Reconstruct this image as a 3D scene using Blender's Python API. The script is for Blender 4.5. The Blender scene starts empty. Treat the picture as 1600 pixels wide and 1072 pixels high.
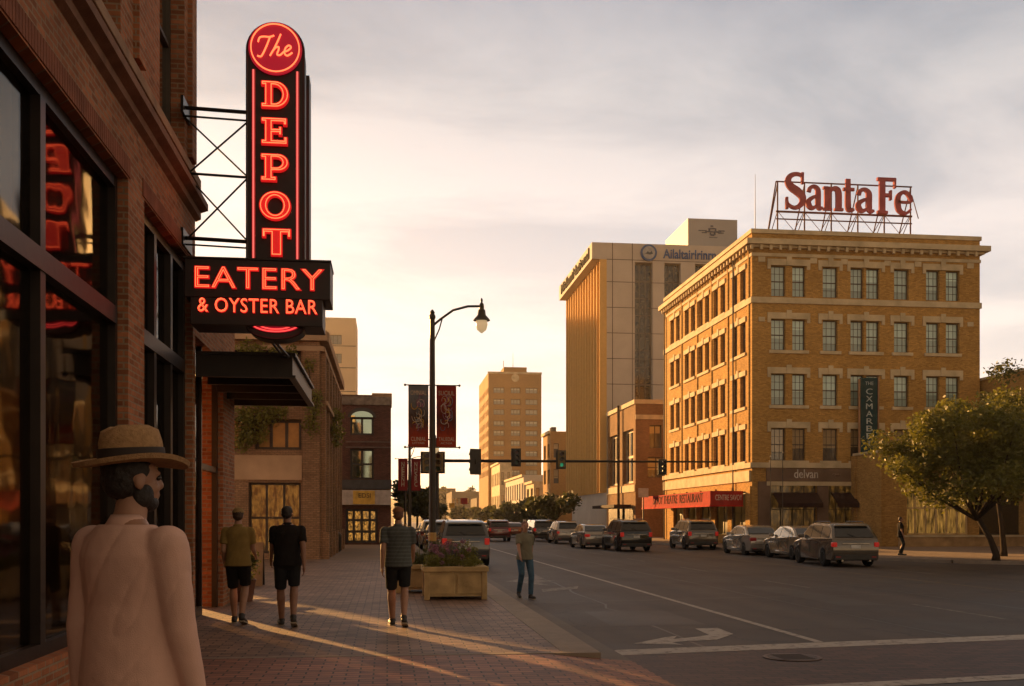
import bpy, bmesh, math, random
from mathutils import Vector, Matrix, noise
R = math.radians
random.seed(7)
SC = bpy.context.scene
COL = SC.collection

# ------------------------------------------------------------------ camera
EYE = 1.6
FPX = 1600.0            # focal length in pixels of the 1600 px wide photograph
HZ = 812.0              # horizon row
YAW = math.atan(195 / 1600)
SA, CA = math.sin(YAW), math.cos(YAW)
camd = bpy.data.cameras.new("camera")
cam = bpy.data.objects.new("camera", camd)
COL.objects.link(cam)
camd.sensor_width = 36
camd.lens = 36
camd.shift_y = (HZ - 536) / 1600
camd.clip_start = 0.1
camd.clip_end = 6000
cam.location = (0, 0, EYE)
cam.rotation_euler = (R(90), 0, -YAW)
SC.camera = cam

# ------------------------------------------------------------------ light
SUN_EL, SUN_AZ = R(9.5), R(26)      # azimuth: degrees to the left of the street axis
SKY_STRENGTH, EXPOSURE = 0.1, 1.42
sd = Vector((-math.sin(SUN_AZ) * math.cos(SUN_EL), math.cos(SUN_AZ) * math.cos(SUN_EL), math.sin(SUN_EL)))
sl = bpy.data.lights.new("sun", 'SUN')
sl.energy = 5.0
sl.angle = R(0.7)
sl.color = (1.0, 0.51, 0.155)
so = bpy.data.objects.new("sun", sl)
so.rotation_euler = sd.to_track_quat('Z', 'Y').to_euler()
COL.objects.link(so)

w = bpy.data.worlds.new("World")
SC.world = w
w.use_nodes = True
nt = w.node_tree
N, L = nt.nodes, nt.links
for n in list(N): N.remove(n)
def wn(t, **k):
    n = N.new(t)
    for a, b in k.items(): setattr(n, a, b)
    return n
out = wn('ShaderNodeOutputWorld'); bg = wn('ShaderNodeBackground')
bg.inputs['Strength'].default_value = SKY_STRENGTH
sky = wn('ShaderNodeTexSky')
sky.sky_type = 'NISHITA'; sky.sun_disc = False
sky.sun_elevation = SUN_EL; sky.sun_rotation = -SUN_AZ
sky.air_density = 1.2; sky.dust_density = 2.5
tc = wn('ShaderNodeTexCoord')
sep = wn('ShaderNodeSeparateXYZ'); L.new(tc.outputs['Generated'], sep.inputs[0])
# a high, thin cloud sheet: project the view direction on a flat layer
zc = wn('ShaderNodeMath', operation='MAXIMUM'); L.new(sep.outputs['Z'], zc.inputs[0]); zc.inputs[1].default_value = 0.0
za = wn('ShaderNodeMath', operation='ADD'); L.new(zc.outputs[0], za.inputs[0]); za.inputs[1].default_value = 0.12
px = wn('ShaderNodeMath', operation='DIVIDE'); L.new(sep.outputs['X'], px.inputs[0]); L.new(za.outputs[0], px.inputs[1])
py = wn('ShaderNodeMath', operation='DIVIDE'); L.new(sep.outputs['Y'], py.inputs[0]); L.new(za.outputs[0], py.inputs[1])
cmb = wn('ShaderNodeCombineXYZ'); L.new(px.outputs[0], cmb.inputs[0]); L.new(py.outputs[0], cmb.inputs[1])
mp = wn('ShaderNodeMapping'); mp.inputs['Rotation'].default_value = (0, 0, R(-25)); mp.inputs['Scale'].default_value = (0.8, 1.25, 1)
L.new(cmb.outputs[0], mp.inputs[0])
n1 = wn('ShaderNodeTexNoise'); n1.inputs['Scale'].default_value = 1.3; n1.inputs['Detail'].default_value = 7; n1.inputs['Roughness'].default_value = 0.56; n1.inputs['Distortion'].default_value = 0.6
L.new(mp.outputs[0], n1.inputs['Vector'])
cr = wn('ShaderNodeValToRGB'); L.new(n1.outputs['Fac'], cr.inputs[0])
cr.color_ramp.elements[0].position = 0.40; cr.color_ramp.elements[0].color = (0, 0, 0, 1)
cr.color_ramp.elements[1].position = 0.60; cr.color_ramp.elements[1].color = (1, 1, 1, 1)
# cloud brightness by height: warm near the horizon, greyer high up; and toward the sun
nrm = wn('ShaderNodeVectorMath', operation='NORMALIZE'); L.new(tc.outputs['Generated'], nrm.inputs[0])
dt = wn('ShaderNodeVectorMath', operation='DOT_PRODUCT'); L.new(nrm.outputs[0], dt.inputs[0]); dt.inputs[1].default_value = sd
base = wn('ShaderNodeValToRGB'); L.new(sep.outputs['Z'], base.inputs[0])
e = base.color_ramp.elements
e[0].position = 0.0; e[0].color = (0.88, 0.68, 0.46, 1)
e[1].position = 1.0; e[1].color = (0.24, 0.18, 0.13, 1)
for p, c in ((0.05, (0.80, 0.71, 0.61, 1)), (0.14, (0.63, 0.57, 0.53, 1)), (0.26, (0.49, 0.46, 0.455, 1)), (0.38, (0.33, 0.335, 0.35, 1)), (0.46, (0.215, 0.235, 0.27, 1)), (0.6, (0.28, 0.22, 0.17, 1))):
    q = e.new(p); q.color = c
cl = wn('ShaderNodeMixRGB', blend_type='MIX'); fd = wn('ShaderNodeMapRange'); L.new(sep.outputs['Z'], fd.inputs[0]); fd.inputs[1].default_value = 0.10; fd.inputs[2].default_value = 0.32; fd.inputs[3].default_value = 0.6; fd.inputs[4].default_value = 0.0
mfd = wn('ShaderNodeMixRGB'); L.new(fd.outputs[0], mfd.inputs[0]); L.new(cr.outputs[0], mfd.inputs[1]); mfd.inputs[2].default_value = (0.6, 0.6, 0.6, 1)
L.new(mfd.outputs[0], cl.inputs[0])
L.new(base.outputs[0], cl.inputs[1])
cl0 = wn('ShaderNodeMixRGB', blend_type='MULTIPLY'); cl0.inputs[0].default_value = 1; L.new(base.outputs[0], cl0.inputs[1]); cl0.inputs[2].default_value = (0.84, 0.875, 0.92, 1); L.new(cl0.outputs[0], cl.inputs[1])
cl2 = wn('ShaderNodeMixRGB', blend_type='MULTIPLY'); cl2.inputs[0].default_value = 1
L.new(base.outputs[0], cl2.inputs[1]); cl2.inputs[2].default_value = (1.30, 1.24, 1.20, 1)
L.new(cl2.outputs[0], cl.inputs[2])
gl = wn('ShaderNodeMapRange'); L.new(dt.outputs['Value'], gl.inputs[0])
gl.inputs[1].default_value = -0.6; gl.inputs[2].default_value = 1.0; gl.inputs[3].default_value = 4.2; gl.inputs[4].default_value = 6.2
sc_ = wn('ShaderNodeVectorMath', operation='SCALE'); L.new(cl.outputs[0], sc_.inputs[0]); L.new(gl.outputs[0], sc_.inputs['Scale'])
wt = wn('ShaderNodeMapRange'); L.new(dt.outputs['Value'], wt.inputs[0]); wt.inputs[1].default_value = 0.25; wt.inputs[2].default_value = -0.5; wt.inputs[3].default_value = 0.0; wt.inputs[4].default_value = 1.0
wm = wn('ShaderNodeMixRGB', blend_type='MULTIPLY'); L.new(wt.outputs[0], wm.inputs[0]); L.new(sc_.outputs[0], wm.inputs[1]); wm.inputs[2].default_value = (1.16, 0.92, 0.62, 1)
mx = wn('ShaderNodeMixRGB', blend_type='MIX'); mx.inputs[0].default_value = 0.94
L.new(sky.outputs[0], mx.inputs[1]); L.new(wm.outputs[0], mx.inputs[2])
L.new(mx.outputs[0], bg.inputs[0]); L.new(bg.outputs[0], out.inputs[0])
SC.view_settings.view_transform = 'Standard'
SC.view_settings.look = 'None'
SC.view_settings.exposure = EXPOSURE
SC.view_settings.gamma = 1
SC.cycles.max_bounces = 8
SC.cycles.transparent_max_bounces = 12
SC.cycles.use_denoising = True
SC.cycles.sample_clamp_indirect = 4

# ------------------------------------------------------------------ photo measures -> places
def XatY(u, Y):
    k = (u - 800) / FPX
    return Y / (CA - k * SA) * (SA + k * CA)
def YatX(u, X):
    k = (u - 800) / FPX
    return X / (SA + k * CA) * (CA - k * SA)
def Zat(v, X, Y): return EYE + (HZ - v) / FPX * (X * SA + Y * CA)
def G(u, v, z=0.0):
    d = FPX * (EYE - z) / (v - HZ); l = (u - 800) / FPX * d
    return Vector((d * SA + l * CA, d * CA - l * SA, z))

# ------------------------------------------------------------------ materials
MATS = {}
def newmat(name):
    m = bpy.data.materials.new(name); m.use_nodes = True
    return m, m.node_tree.nodes, m.node_tree.links, m.node_tree.nodes['Principled BSDF']
def posvec(N, L, wall=False, obj=False):
    """world position; for walls (x+y, z) so one pattern fits both directions"""
    if obj:
        t = N.new('ShaderNodeTexCoord'); return t.outputs['Object']
    g = N.new('ShaderNodeNewGeometry')
    if not wall: return g.outputs['Position']
    s = N.new('ShaderNodeSeparateXYZ'); L.new(g.outputs['Position'], s.inputs[0])
    a = N.new('ShaderNodeMath'); a.operation = 'ADD'; L.new(s.outputs[0], a.inputs[0]); L.new(s.outputs[1], a.inputs[1])
    c = N.new('ShaderNodeCombineXYZ'); L.new(a.outputs[0], c.inputs[0]); L.new(s.outputs[2], c.inputs[1])
    return c.outputs[0]
def mat(name, col, rough=0.6, metal=0.0, var=0.25, vscale=3.0, bump=0.0, bscale=40, spec=0.5, coat=0.0, obj=False, stretch=None):
    if name in MATS: return MATS[name]
    m, N, L, b = newmat(name)
    b.inputs['Roughness'].default_value = rough; b.inputs['Metallic'].default_value = metal
    b.inputs['Specular IOR Level'].default_value = (0.1 if rough >= 0.75 else spec); b.inputs['Coat Weight'].default_value = coat
    v = posvec(N, L, obj=obj)
    if stretch:
        mm = N.new('ShaderNodeMapping'); mm.inputs['Scale'].default_value = stretch; L.new(v, mm.inputs[0]); v = mm.outputs[0]
    n = N.new('ShaderNodeTexNoise'); n.inputs['Scale'].default_value = vscale; n.inputs['Detail'].default_value = 6
    L.new(v, n.inputs['Vector'])
    r = N.new('ShaderNodeValToRGB'); L.new(n.outputs['Fac'], r.inputs[0])
    r.color_ramp.elements[0].position = 0.3; r.color_ramp.elements[1].position = 0.7
    r.color_ramp.elements[0].color = tuple(c * (1 - var) for c in col) + (1,)
    r.color_ramp.elements[1].color = tuple(min(1, c * (1 + var)) for c in col) + (1,)
    L.new(r.outputs[0], b.inputs['Base Color'])
    if bump:
        n2 = N.new('ShaderNodeTexNoise'); n2.inputs['Scale'].default_value = bscale; n2.inputs['Detail'].default_value = 4
        L.new(v, n2.inputs['Vector'])
        bp = N.new('ShaderNodeBump'); bp.inputs['Strength'].default_value = bump; bp.inputs['Distance'].default_value = 0.02
        L.new(n2.outputs['Fac'], bp.inputs['Height']); L.new(bp.outputs[0], b.inputs['Normal'])
    MATS[name] = m
    return m
def brick(name, c1, c2, mortar, bw=0.22, bh=0.073, msize=0.012, rough=0.85, bump=0.5, stain=0.35, ground=False, offset=0.5, sscale=0.6):
    if name in MATS: return MATS[name]
    m, N, L, b = newmat(name)
    b.inputs['Roughness'].default_value = rough; b.inputs['Specular IOR Level'].default_value = 0.4 if ground else 0.08
    v = posvec(N, L, wall=not ground)
    t = N.new('ShaderNodeTexBrick'); L.new(v, t.inputs['Vector'])
    t.offset = offset
    t.inputs['Scale'].default_value = 1; t.inputs['Brick Width'].default_value = bw; t.inputs['Row Height'].default_value = bh
    t.inputs['Mortar Size'].default_value = msize; t.inputs['Mortar Smooth'].default_value = 0.2; t.inputs['Bias'].default_value = 0.0
    t.inputs['Color1'].default_value = (*c1, 1); t.inputs['Color2'].default_value = (*c2, 1); t.inputs['Mortar'].default_value = (*mortar, 1)
    n = N.new('ShaderNodeTexNoise'); n.inputs['Scale'].default_value = sscale; n.inputs['Detail'].default_value = 8; n.inputs['Roughness'].default_value = 0.65
    L.new(v, n.inputs['Vector'])
    r = N.new('ShaderNodeMapRange'); L.new(n.outputs['Fac'], r.inputs[0]); r.inputs[1].default_value = 0.3; r.inputs[2].default_value = 0.72
    r.inputs[3].default_value = 1 - stain; r.inputs[4].default_value = 1 + stain * 0.6
    n3 = N.new('ShaderNodeTexNoise'); n3.inputs['Scale'].default_value = 11; n3.inputs['Detail'].default_value = 3; L.new(v, n3.inputs['Vector'])
    r3 = N.new('ShaderNodeMapRange'); L.new(n3.outputs['Fac'], r3.inputs[0]); r3.inputs[3].default_value = 0.7; r3.inputs[4].default_value = 1.3
    mu = N.new('ShaderNodeMath'); mu.operation = 'MULTIPLY'; L.new(r.outputs[0], mu.inputs[0]); L.new(r3.outputs[0], mu.inputs[1])
    s = N.new('ShaderNodeVectorMath'); s.operation = 'SCALE'; L.new(t.outputs['Color'], s.inputs[0]); L.new(mu.outputs[0], s.inputs['Scale'])
    L.new(s.outputs[0], b.inputs['Base Color'])
    if bump:
        bp = N.new('ShaderNodeBump'); bp.inputs['Strength'].default_value = bump; bp.inputs['Distance'].default_value = 0.012; bp.invert = True
        ad = N.new('ShaderNodeMath'); ad.operation = 'MULTIPLY_ADD'; L.new(n3.outputs['Fac'], ad.inputs[0]); ad.inputs[1].default_value = 0.35; L.new(t.outputs['Fac'], ad.inputs[2])
        L.new(ad.outputs[0], bp.inputs['Height']); L.new(bp.outputs[0], b.inputs['Normal'])
    MATS[name] = m
    return m
def emit(name, col, strength):
    if name in MATS: return MATS[name]
    m, N, L, b = newmat(name)
    b.inputs['Base Color'].default_value = (*[c * 0.5 for c in col], 1)
    b.inputs['Emission Color'].default_value = (*col, 1); b.inputs['Emission Strength'].default_value = strength
    b.inputs['Roughness'].default_value = 0.3
    MATS[name] = m
    return m
def glass(name, tint=(0.5, 0.47, 0.42), refl=1.0, wav=0.0):
    """window glass: mirror by Fresnel over a tinted see-through layer"""
    if name in MATS: return MATS[name]
    m, N, L, b = newmat(name)
    o = N['Material Output']
    fr = N.new('ShaderNodeFresnel'); fr.inputs[0].default_value = 1.9
    mu = N.new('ShaderNodeMath'); mu.operation = 'MULTIPLY'; mu.use_clamp = True; L.new(fr.outputs[0], mu.inputs[0]); mu.inputs[1].default_value = refl
    tr = N.new('ShaderNodeBsdfTransparent'); tr.inputs[0].default_value = (*tint, 1)
    gs = N.new('ShaderNodeBsdfGlossy'); gs.inputs['Roughness'].default_value = 0.05; gs.inputs[0].default_value = (0.9, 0.9, 0.88, 1)
    if wav:
        v = posvec(N, L)
        n = N.new('ShaderNodeTexNoise'); n.inputs['Scale'].default_value = 1.6; n.inputs['Detail'].default_value = 1; L.new(v, n.inputs['Vector'])
        bp = N.new('ShaderNodeBump'); bp.inputs['Strength'].default_value = wav; bp.inputs['Distance'].default_value = 0.05
        L.new(n.outputs['Fac'], bp.inputs['Height']); L.new(bp.outputs[0], gs.inputs['Normal'])
    mx = N.new('ShaderNodeMixShader'); L.new(mu.outputs[0], mx.inputs[0]); L.new(tr.outputs[0], mx.inputs[1]); L.new(gs.outputs[0], mx.inputs[2])
    L.new(mx.outputs[0], o.inputs['Surface'])
    MATS[name] = m
    return m
def blindglass(name, top, bottom, split=0.45, refl=0.35):
    """opaque window: pale blind seen behind the glass above, dark room below; local z runs 0..1 through Generated"""
    if name in MATS: return MATS[name]
    m, N, L, b = newmat(name)
    t = N.new('ShaderNodeTexCoord'); s = N.new('ShaderNodeSeparateXYZ'); L.new(t.outputs['Generated'], s.inputs[0])
    oi = N.new('ShaderNodeObjectInfo')
    sp = N.new('ShaderNodeMath'); sp.operation = 'MULTIPLY_ADD'; L.new(oi.outputs['Random'], sp.inputs[0]); sp.inputs[1].default_value = 0.5; sp.inputs[2].default_value = split - 0.25
    gt = N.new('ShaderNodeMath'); gt.operation = 'GREATER_THAN'; L.new(s.outputs[2], gt.inputs[0]); L.new(sp.outputs[0], gt.inputs[1])
    mxx = N.new('ShaderNodeMixRGB'); L.new(gt.outputs[0], mxx.inputs[0]); mxx.inputs[1].default_value = (*bottom, 1); mxx.inputs[2].default_value = (*top, 1)
    v = N.new('ShaderNodeMath'); v.operation = 'MULTIPLY_ADD'; L.new(oi.outputs['Random'], v.inputs[0]); v.inputs[1].default_value = 0.6; v.inputs[2].default_value = 0.7
    sc = N.new('ShaderNodeVectorMath'); sc.operation = 'SCALE'; L.new(mxx.outputs[0], sc.inputs[0]); L.new(v.outputs[0], sc.inputs['Scale'])
    L.new(sc.outputs[0], b.inputs['Base Color'])
    b.inputs['Roughness'].default_value = 0.5; b.inputs['Coat Weight'].default_value = 1.0; b.inputs['Coat Roughness'].default_value = 0.04; b.inputs['Coat IOR'].default_value = 1.5 + refl
    MATS[name] = m
    return m

def litglass(name, col, strength, sx=1.2, sz=1.2, lo=0.5, hi=0.68):
    """shop window: glossy dark pane, a lit interior painted on it as patchy emission"""
    m, N, L, b = newmat(name)
    v = posvec(N, L, wall=True); mm = N.new('ShaderNodeMapping'); mm.inputs['Scale'].default_value = (sx, sz, 1); L.new(v, mm.inputs[0])
    n = N.new('ShaderNodeTexNoise'); n.inputs['Scale'].default_value = 2.2; n.inputs['Detail'].default_value = 5; n.inputs['Roughness'].default_value = 0.7; L.new(mm.outputs[0], n.inputs['Vector'])
    r = N.new('ShaderNodeValToRGB'); L.new(n.outputs['Fac'], r.inputs[0]); e = r.color_ramp.elements
    e[0].position = lo; e[0].color = tuple(c * 0.04 for c in col) + (1,); e[1].position = hi; e[1].color = (*col, 1)
    b.inputs['Base Color'].default_value = (0.02, 0.015, 0.01, 1); b.inputs['Roughness'].default_value = 0.3
    b.inputs['Coat Weight'].default_value = 1; b.inputs['Coat Roughness'].default_value = 0.03
    L.new(r.outputs[0], b.inputs['Emission Color']); b.inputs['Emission Strength'].default_value = strength  # warm glow patches painted as emission, nothing stands behind the pane
    MATS[name] = m
    return m
# ------------------------------------------------------------------ objects
def newobj(name, bm, m, parent=None, smooth=False, loc=None, rz=0.0, angle=None):
    """link a bmesh (already in the parent's local space) as one mesh object"""
    if isinstance(bm, bpy.types.Mesh): me = bm
    else:
        me = bpy.data.meshes.new(name); bm.to_mesh(me); bm.free()
        if smooth:
            for p in me.polygons: p.use_smooth = True
            if angle: me.set_sharp_from_angle(angle=R(angle))
        for x in (m if isinstance(m, (list, tuple)) else [m]): me.materials.append(x)
    o = bpy.data.objects.new(name, me); COL.objects.link(o)
    if parent: o.parent = parent
    if loc: o.location = loc
    o.rotation_euler.z = rz
    return o
def thing(name, label, cat, loc=(0, 0, 0), rz=0.0, group=None):
    o = bpy.data.objects.new(name, None); o.empty_display_size = 0.3; COL.objects.link(o)
    o.location = loc; o.rotation_euler.z = rz
    o['label'] = label; o['category'] = cat
    if group: o['group'] = group
    return o
def tag(o, label, cat, group=None, kind=None):
    o['label'] = label; o['category'] = cat
    if group: o['group'] = group
    if kind: o['kind'] = kind
    return o
def struct(o, label, cat='ground'):
    o['kind'] = 'structure'; o['label'] = label; o['category'] = cat
    return o
def kids(o): return [c for c in bpy.data.objects if c.parent == o]
def copy_tree(o, parent=None, table=None):
    if table is None:
        table = {}
        for c in bpy.data.objects:
            if c.parent: table.setdefault(c.parent.name, []).append(c)
    c = o.copy(); COL.objects.link(c)
    if parent: c.parent = parent
    for ch in table.get(o.name, []): copy_tree(ch, c, table)
    return c
def BM(): return bmesh.new()
def box(bm, x0, x1, y0, y1, z0, z1, bevel=0.0):
    vs = [bm.verts.new(p) for p in ((x0, y0, z0), (x1, y0, z0), (x1, y1, z0), (x0, y1, z0), (x0, y0, z1), (x1, y0, z1), (x1, y1, z1), (x0, y1, z1))]
    fs = [bm.faces.new([vs[i] for i in f]) for f in ((0, 3, 2, 1), (4, 5, 6, 7), (0, 1, 5, 4), (1, 2, 6, 5), (2, 3, 7, 6), (3, 0, 4, 7))]
    if bevel:
        es = list({e for f in fs for e in f.edges})
        bmesh.ops.bevel(bm, geom=es, offset=bevel, segments=2, affect='EDGES', profile=0.5)
    return bm
def tube(bm, pts, r, seg=8, cap=True, r2=None):
    """a tube along points; r may be a list"""
    pts = [Vector(p) for p in pts]
    rs = r if isinstance(r, (list, tuple)) else [r if r2 is None else r + (r2 - r) * i / (len(pts) - 1) for i in range(len(pts))]
    rings = []
    up = None
    for i, p in enumerate(pts):
        t = (pts[min(i + 1, len(pts) - 1)] - pts[max(i - 1, 0)]).normalized()
        if up is None:
            up = Vector((0, 0, 1)) if abs(t.z) < 0.9 else Vector((1, 0, 0))
        a = t.cross(up)
        if a.length < 1e-4: a = t.cross(Vector((0, 1, 0)))
        a.normalize(); b = t.cross(a).normalized(); up = -b if b.dot(up) < 0 else b
        rings.append([bm.verts.new(p + a * math.cos(q) * rs[i] + b * math.sin(q) * rs[i]) for q in [2 * math.pi * k / seg for k in range(seg)]])
    for A, B in zip(rings, rings[1:]):
        for k in range(seg):
            bm.faces.new((A[k], A[(k + 1) % seg], B[(k + 1) % seg], B[k]))
    if cap:
        bm.faces.new(rings[0][::-1]); bm.faces.new(rings[-1])
    return bm
def lathe(bm, prof, c=(0, 0, 0), seg=16, axis='Z', sx=1, sy=1):
    rings = []
    for r, z in prof:
        ring = []
        for k in range(seg):
            a = 2 * math.pi * k / seg
            if axis == 'Z': p = (c[0] + r * math.cos(a) * sx, c[1] + r * math.sin(a) * sy, c[2] + z)
            elif axis == 'X': p = (c[0] + z, c[1] + r * math.cos(a) * sx, c[2] + r * math.sin(a) * sy)
            else: p = (c[0] + r * math.cos(a) * sx, c[1] + z, c[2] + r * math.sin(a) * sy)
            ring.append(bm.verts.new(p))
        rings.append(ring)
    for A, B in zip(rings, rings[1:]):
        for k in range(seg):
            try: bm.faces.new((A[k], A[(k + 1) % seg], B[(k + 1) % seg], B[k]))
            except ValueError: pass
    bm.faces.new(rings[0][::-1]); bm.faces.new(rings[-1])
    bmesh.ops.recalc_face_normals(bm, faces=bm.faces[:])
    return bm
def prism(bm, pts, a, b, plane='XZ'):
    """extrude a 2-D outline between a and b along the missing axis"""
    def P(p, q):
        return {'XZ': (p[0], q, p[1]), 'YZ': (q, p[0], p[1]), 'XY': (p[0], p[1], q)}[plane]
    A = [bm.verts.new(P(p, a)) for p in pts]; B = [bm.verts.new(P(p, b)) for p in pts]
    fs = [bm.faces.new(A[::-1]), bm.faces.new(B)]
    n = len(pts)
    for i in range(n): fs.append(bm.faces.new((A[i], A[(i + 1) % n], B[(i + 1) % n], B[i])))
    bmesh.ops.recalc_face_normals(bm, faces=fs)
    return bm
def quad(bm, *p): return bm.faces.new([bm.verts.new(q) for q in p])
def ball(bm, c, rx, ry=None, rz=None, seg=16, rot=None):
    ry = rx if ry is None else ry; rz = rx if rz is None else rz
    mtx = Matrix.Translation(c) @ (rot.to_matrix().to_4x4() if rot else Matrix()) @ Matrix.Diagonal((rx, ry, rz, 1))
    bmesh.ops.create_uvsphere(bm, u_segments=seg, v_segments=max(6, seg * 2 // 3), radius=1, matrix=mtx)
def limb(bm, p0, p1, r0, r1, seg=14, caps=True):
    p0, p1 = Vector(p0), Vector(p1); d = p1 - p0
    mtx = Matrix.Translation((p0 + p1) / 2) @ d.to_track_quat('Z', 'Y').to_matrix().to_4x4()
    bmesh.ops.create_cone(bm, cap_ends=True, segments=seg, radius1=r0, radius2=r1, depth=d.length, matrix=mtx)
    if caps:
        ball(bm, p0, r0, seg=seg); ball(bm, p1, r1, seg=seg)
def fused(bm, voxel=0.01, smooth=4):
    """melt overlapping closed pieces into one continuous skin"""
    me = bpy.data.meshes.new('tmp'); bm.to_mesh(me); bm.free()
    o = bpy.data.objects.new('tmp', me); COL.objects.link(o)
    md = o.modifiers.new('r', 'REMESH'); md.mode = 'VOXEL'; md.voxel_size = voxel; md.use_smooth_shade = True
    ms = o.modifiers.new('s', 'SMOOTH'); ms.iterations = smooth; ms.factor = 0.5
    dg = bpy.context.evaluated_depsgraph_get()
    r = bpy.data.meshes.new_from_object(o.evaluated_get(dg))
    bpy.data.objects.remove(o); bpy.data.meshes.remove(me)
    b2 = BM(); b2.from_mesh(r); bpy.data.meshes.remove(r)
    return b2

# walls with real openings --------------------------------------------------
def wall(bm, p0, u, W, z0, z1, ops=(), depth=0.25, inward=None):
    """a wall skin from p0 along unit u, openings (a,b,za,zb) with reveals going 'inward'"""
    p0 = Vector(p0); u = Vector(u); inw = Vector(inward)
    xs = sorted({0, W} | {v for o in ops for v in (max(0, min(W, o[0])), max(0, min(W, o[1])))})
    zs = sorted({z0, z1} | {v for o in ops for v in (max(z0, min(z1, o[2])), max(z0, min(z1, o[3])))})
    P = lambda a, z, d=0: p0 + u * a + Vector((0, 0, z)) + inw * d
    cache = {}
    def V(a, z):
        k = (round(a, 4), round(z, 4))
        if k not in cache: cache[k] = bm.verts.new(P(a, z))
        return cache[k]
    flip = u.cross(Vector((0, 0, 1))).dot(inw) > 0
    for a, b in zip(xs, xs[1:]):
        for c, d in zip(zs, zs[1:]):
            mx_, mz = (a + b) / 2, (c + d) / 2
            if b - a < 1e-5 or d - c < 1e-5: continue
            if any(o[0] < mx_ < o[1] and o[2] < mz < o[3] for o in ops): continue
            f = [V(a, c), V(b, c), V(b, d), V(a, d)]
            bm.faces.new(f[::-1] if flip else f)
    for a, b, c, d in ops:
        for q in (((a, c), (b, c)), ((b, c), (b, d)), ((b, d), (a, d)), ((a, d), (a, c))):
            (a1, c1), (b1, d1) = q
            f = [P(a1, c1), P(b1, d1), P(b1, d1, depth), P(a1, c1, depth)]
            quad(bm, *f)
FACE = {'S': (Vector((1, 0, 0)), Vector((0, 1, 0)), 0.0),       # faces -Y (towards the camera)
        'W': (Vector((0, 1, 0)), Vector((1, 0, 0)), -math.pi / 2),  # faces -X
        'E': (Vector((0, 1, 0)), Vector((-1, 0, 0)), math.pi / 2)}  # faces +X
WCACHE = {}
def window(parent, face, plane, a, b, z0, z1, depth, frame_m, pane_m, style='sash', root=(0, 0, 0), sill=None, name='window', fw=0.06):
    """a window set into an opening; a..b along the face's run axis (world x or y)"""
    W, H = b - a, z1 - z0
    key = (round(W, 2), round(H, 2), style, frame_m.name, pane_m.name, round(depth, 2), fw)
    if key not in WCACHE:
        bm = BM(); d = 0.09
        x0, x1, h0, h1 = 0.004, W - 0.004, 0.004, H - 0.004
        box(bm, x0, x0 + fw, 0, d, h0, h1); box(bm, x1 - fw, x1, 0, d, h0, h1)
        box(bm, x0 + fw, x1 - fw, 0.002, d, h0, h0 + fw); box(bm, x0 + fw, x1 - fw, 0.002, d, h1 - fw, h1)
        if style in ('sash', 'sashgrid', 'pair'):
            box(bm, x0 + fw, x1 - fw, 0.01, d - 0.02, H * 0.5 - 0.03, H * 0.5 + 0.03)
        if style == 'pair': box(bm, W / 2 - 0.05, W / 2 + 0.05, 0.005, d, h0 + fw, h1 - fw)
        if style == 'sashgrid':
            for q in (1 / 3, 2 / 3): box(bm, W * q - 0.012, W * q + 0.012, 0.03, 0.05, h0 + fw, h1 - fw)
            for q in (0.25, 0.75): box(bm, x0 + fw, x1 - fw, 0.028, 0.052, H * q - 0.012, H * q + 0.012)
        if style.startswith('m'):      # mullions: m<cols>x<rows>
            c, r = map(int, style[1:].split('x'))
            for i in range(1, c): box(bm, W * i / c - fw / 2, W * i / c + fw / 2, 0.005, d, h0 + fw, h1 - fw)
            for i in range(1, r): box(bm, x0 + fw, x1 - fw, 0.01, d - 0.01, H * i / r - fw / 2, H * i / r + fw / 2)
        fme = bpy.data.meshes.new(name); bm.to_mesh(fme); bm.free(); fme.materials.append(frame_m)
        bm = BM(); box(bm, 0.02, W - 0.02, 0.055, 0.062, 0.02, H - 0.02)
        pme = bpy.data.meshes.new('pane'); bm.to_mesh(pme); bm.free(); pme.materials.append(pane_m)
        WCACHE[key] = (fme, pme)
    fme, pme = WCACHE[key]
    u, inw, rz = FACE[face]
    if face == 'S': loc = Vector((a, plane + depth, z0))
    elif face == 'W': loc = Vector((plane + depth, b, z0))
    else: loc = Vector((plane - depth, a, z0))
    o = newobj(name, fme, None, parent, loc=loc - Vector(root), rz=rz)
    p = newobj('pane', pme, None, o)
    if sill:
        bm = BM(); box(bm, -0.08, W + 0.08, -depth - 0.08, -0.0, -0.14, -0.003)
        newobj('sill', bm, sill, o)
    return o

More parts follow.
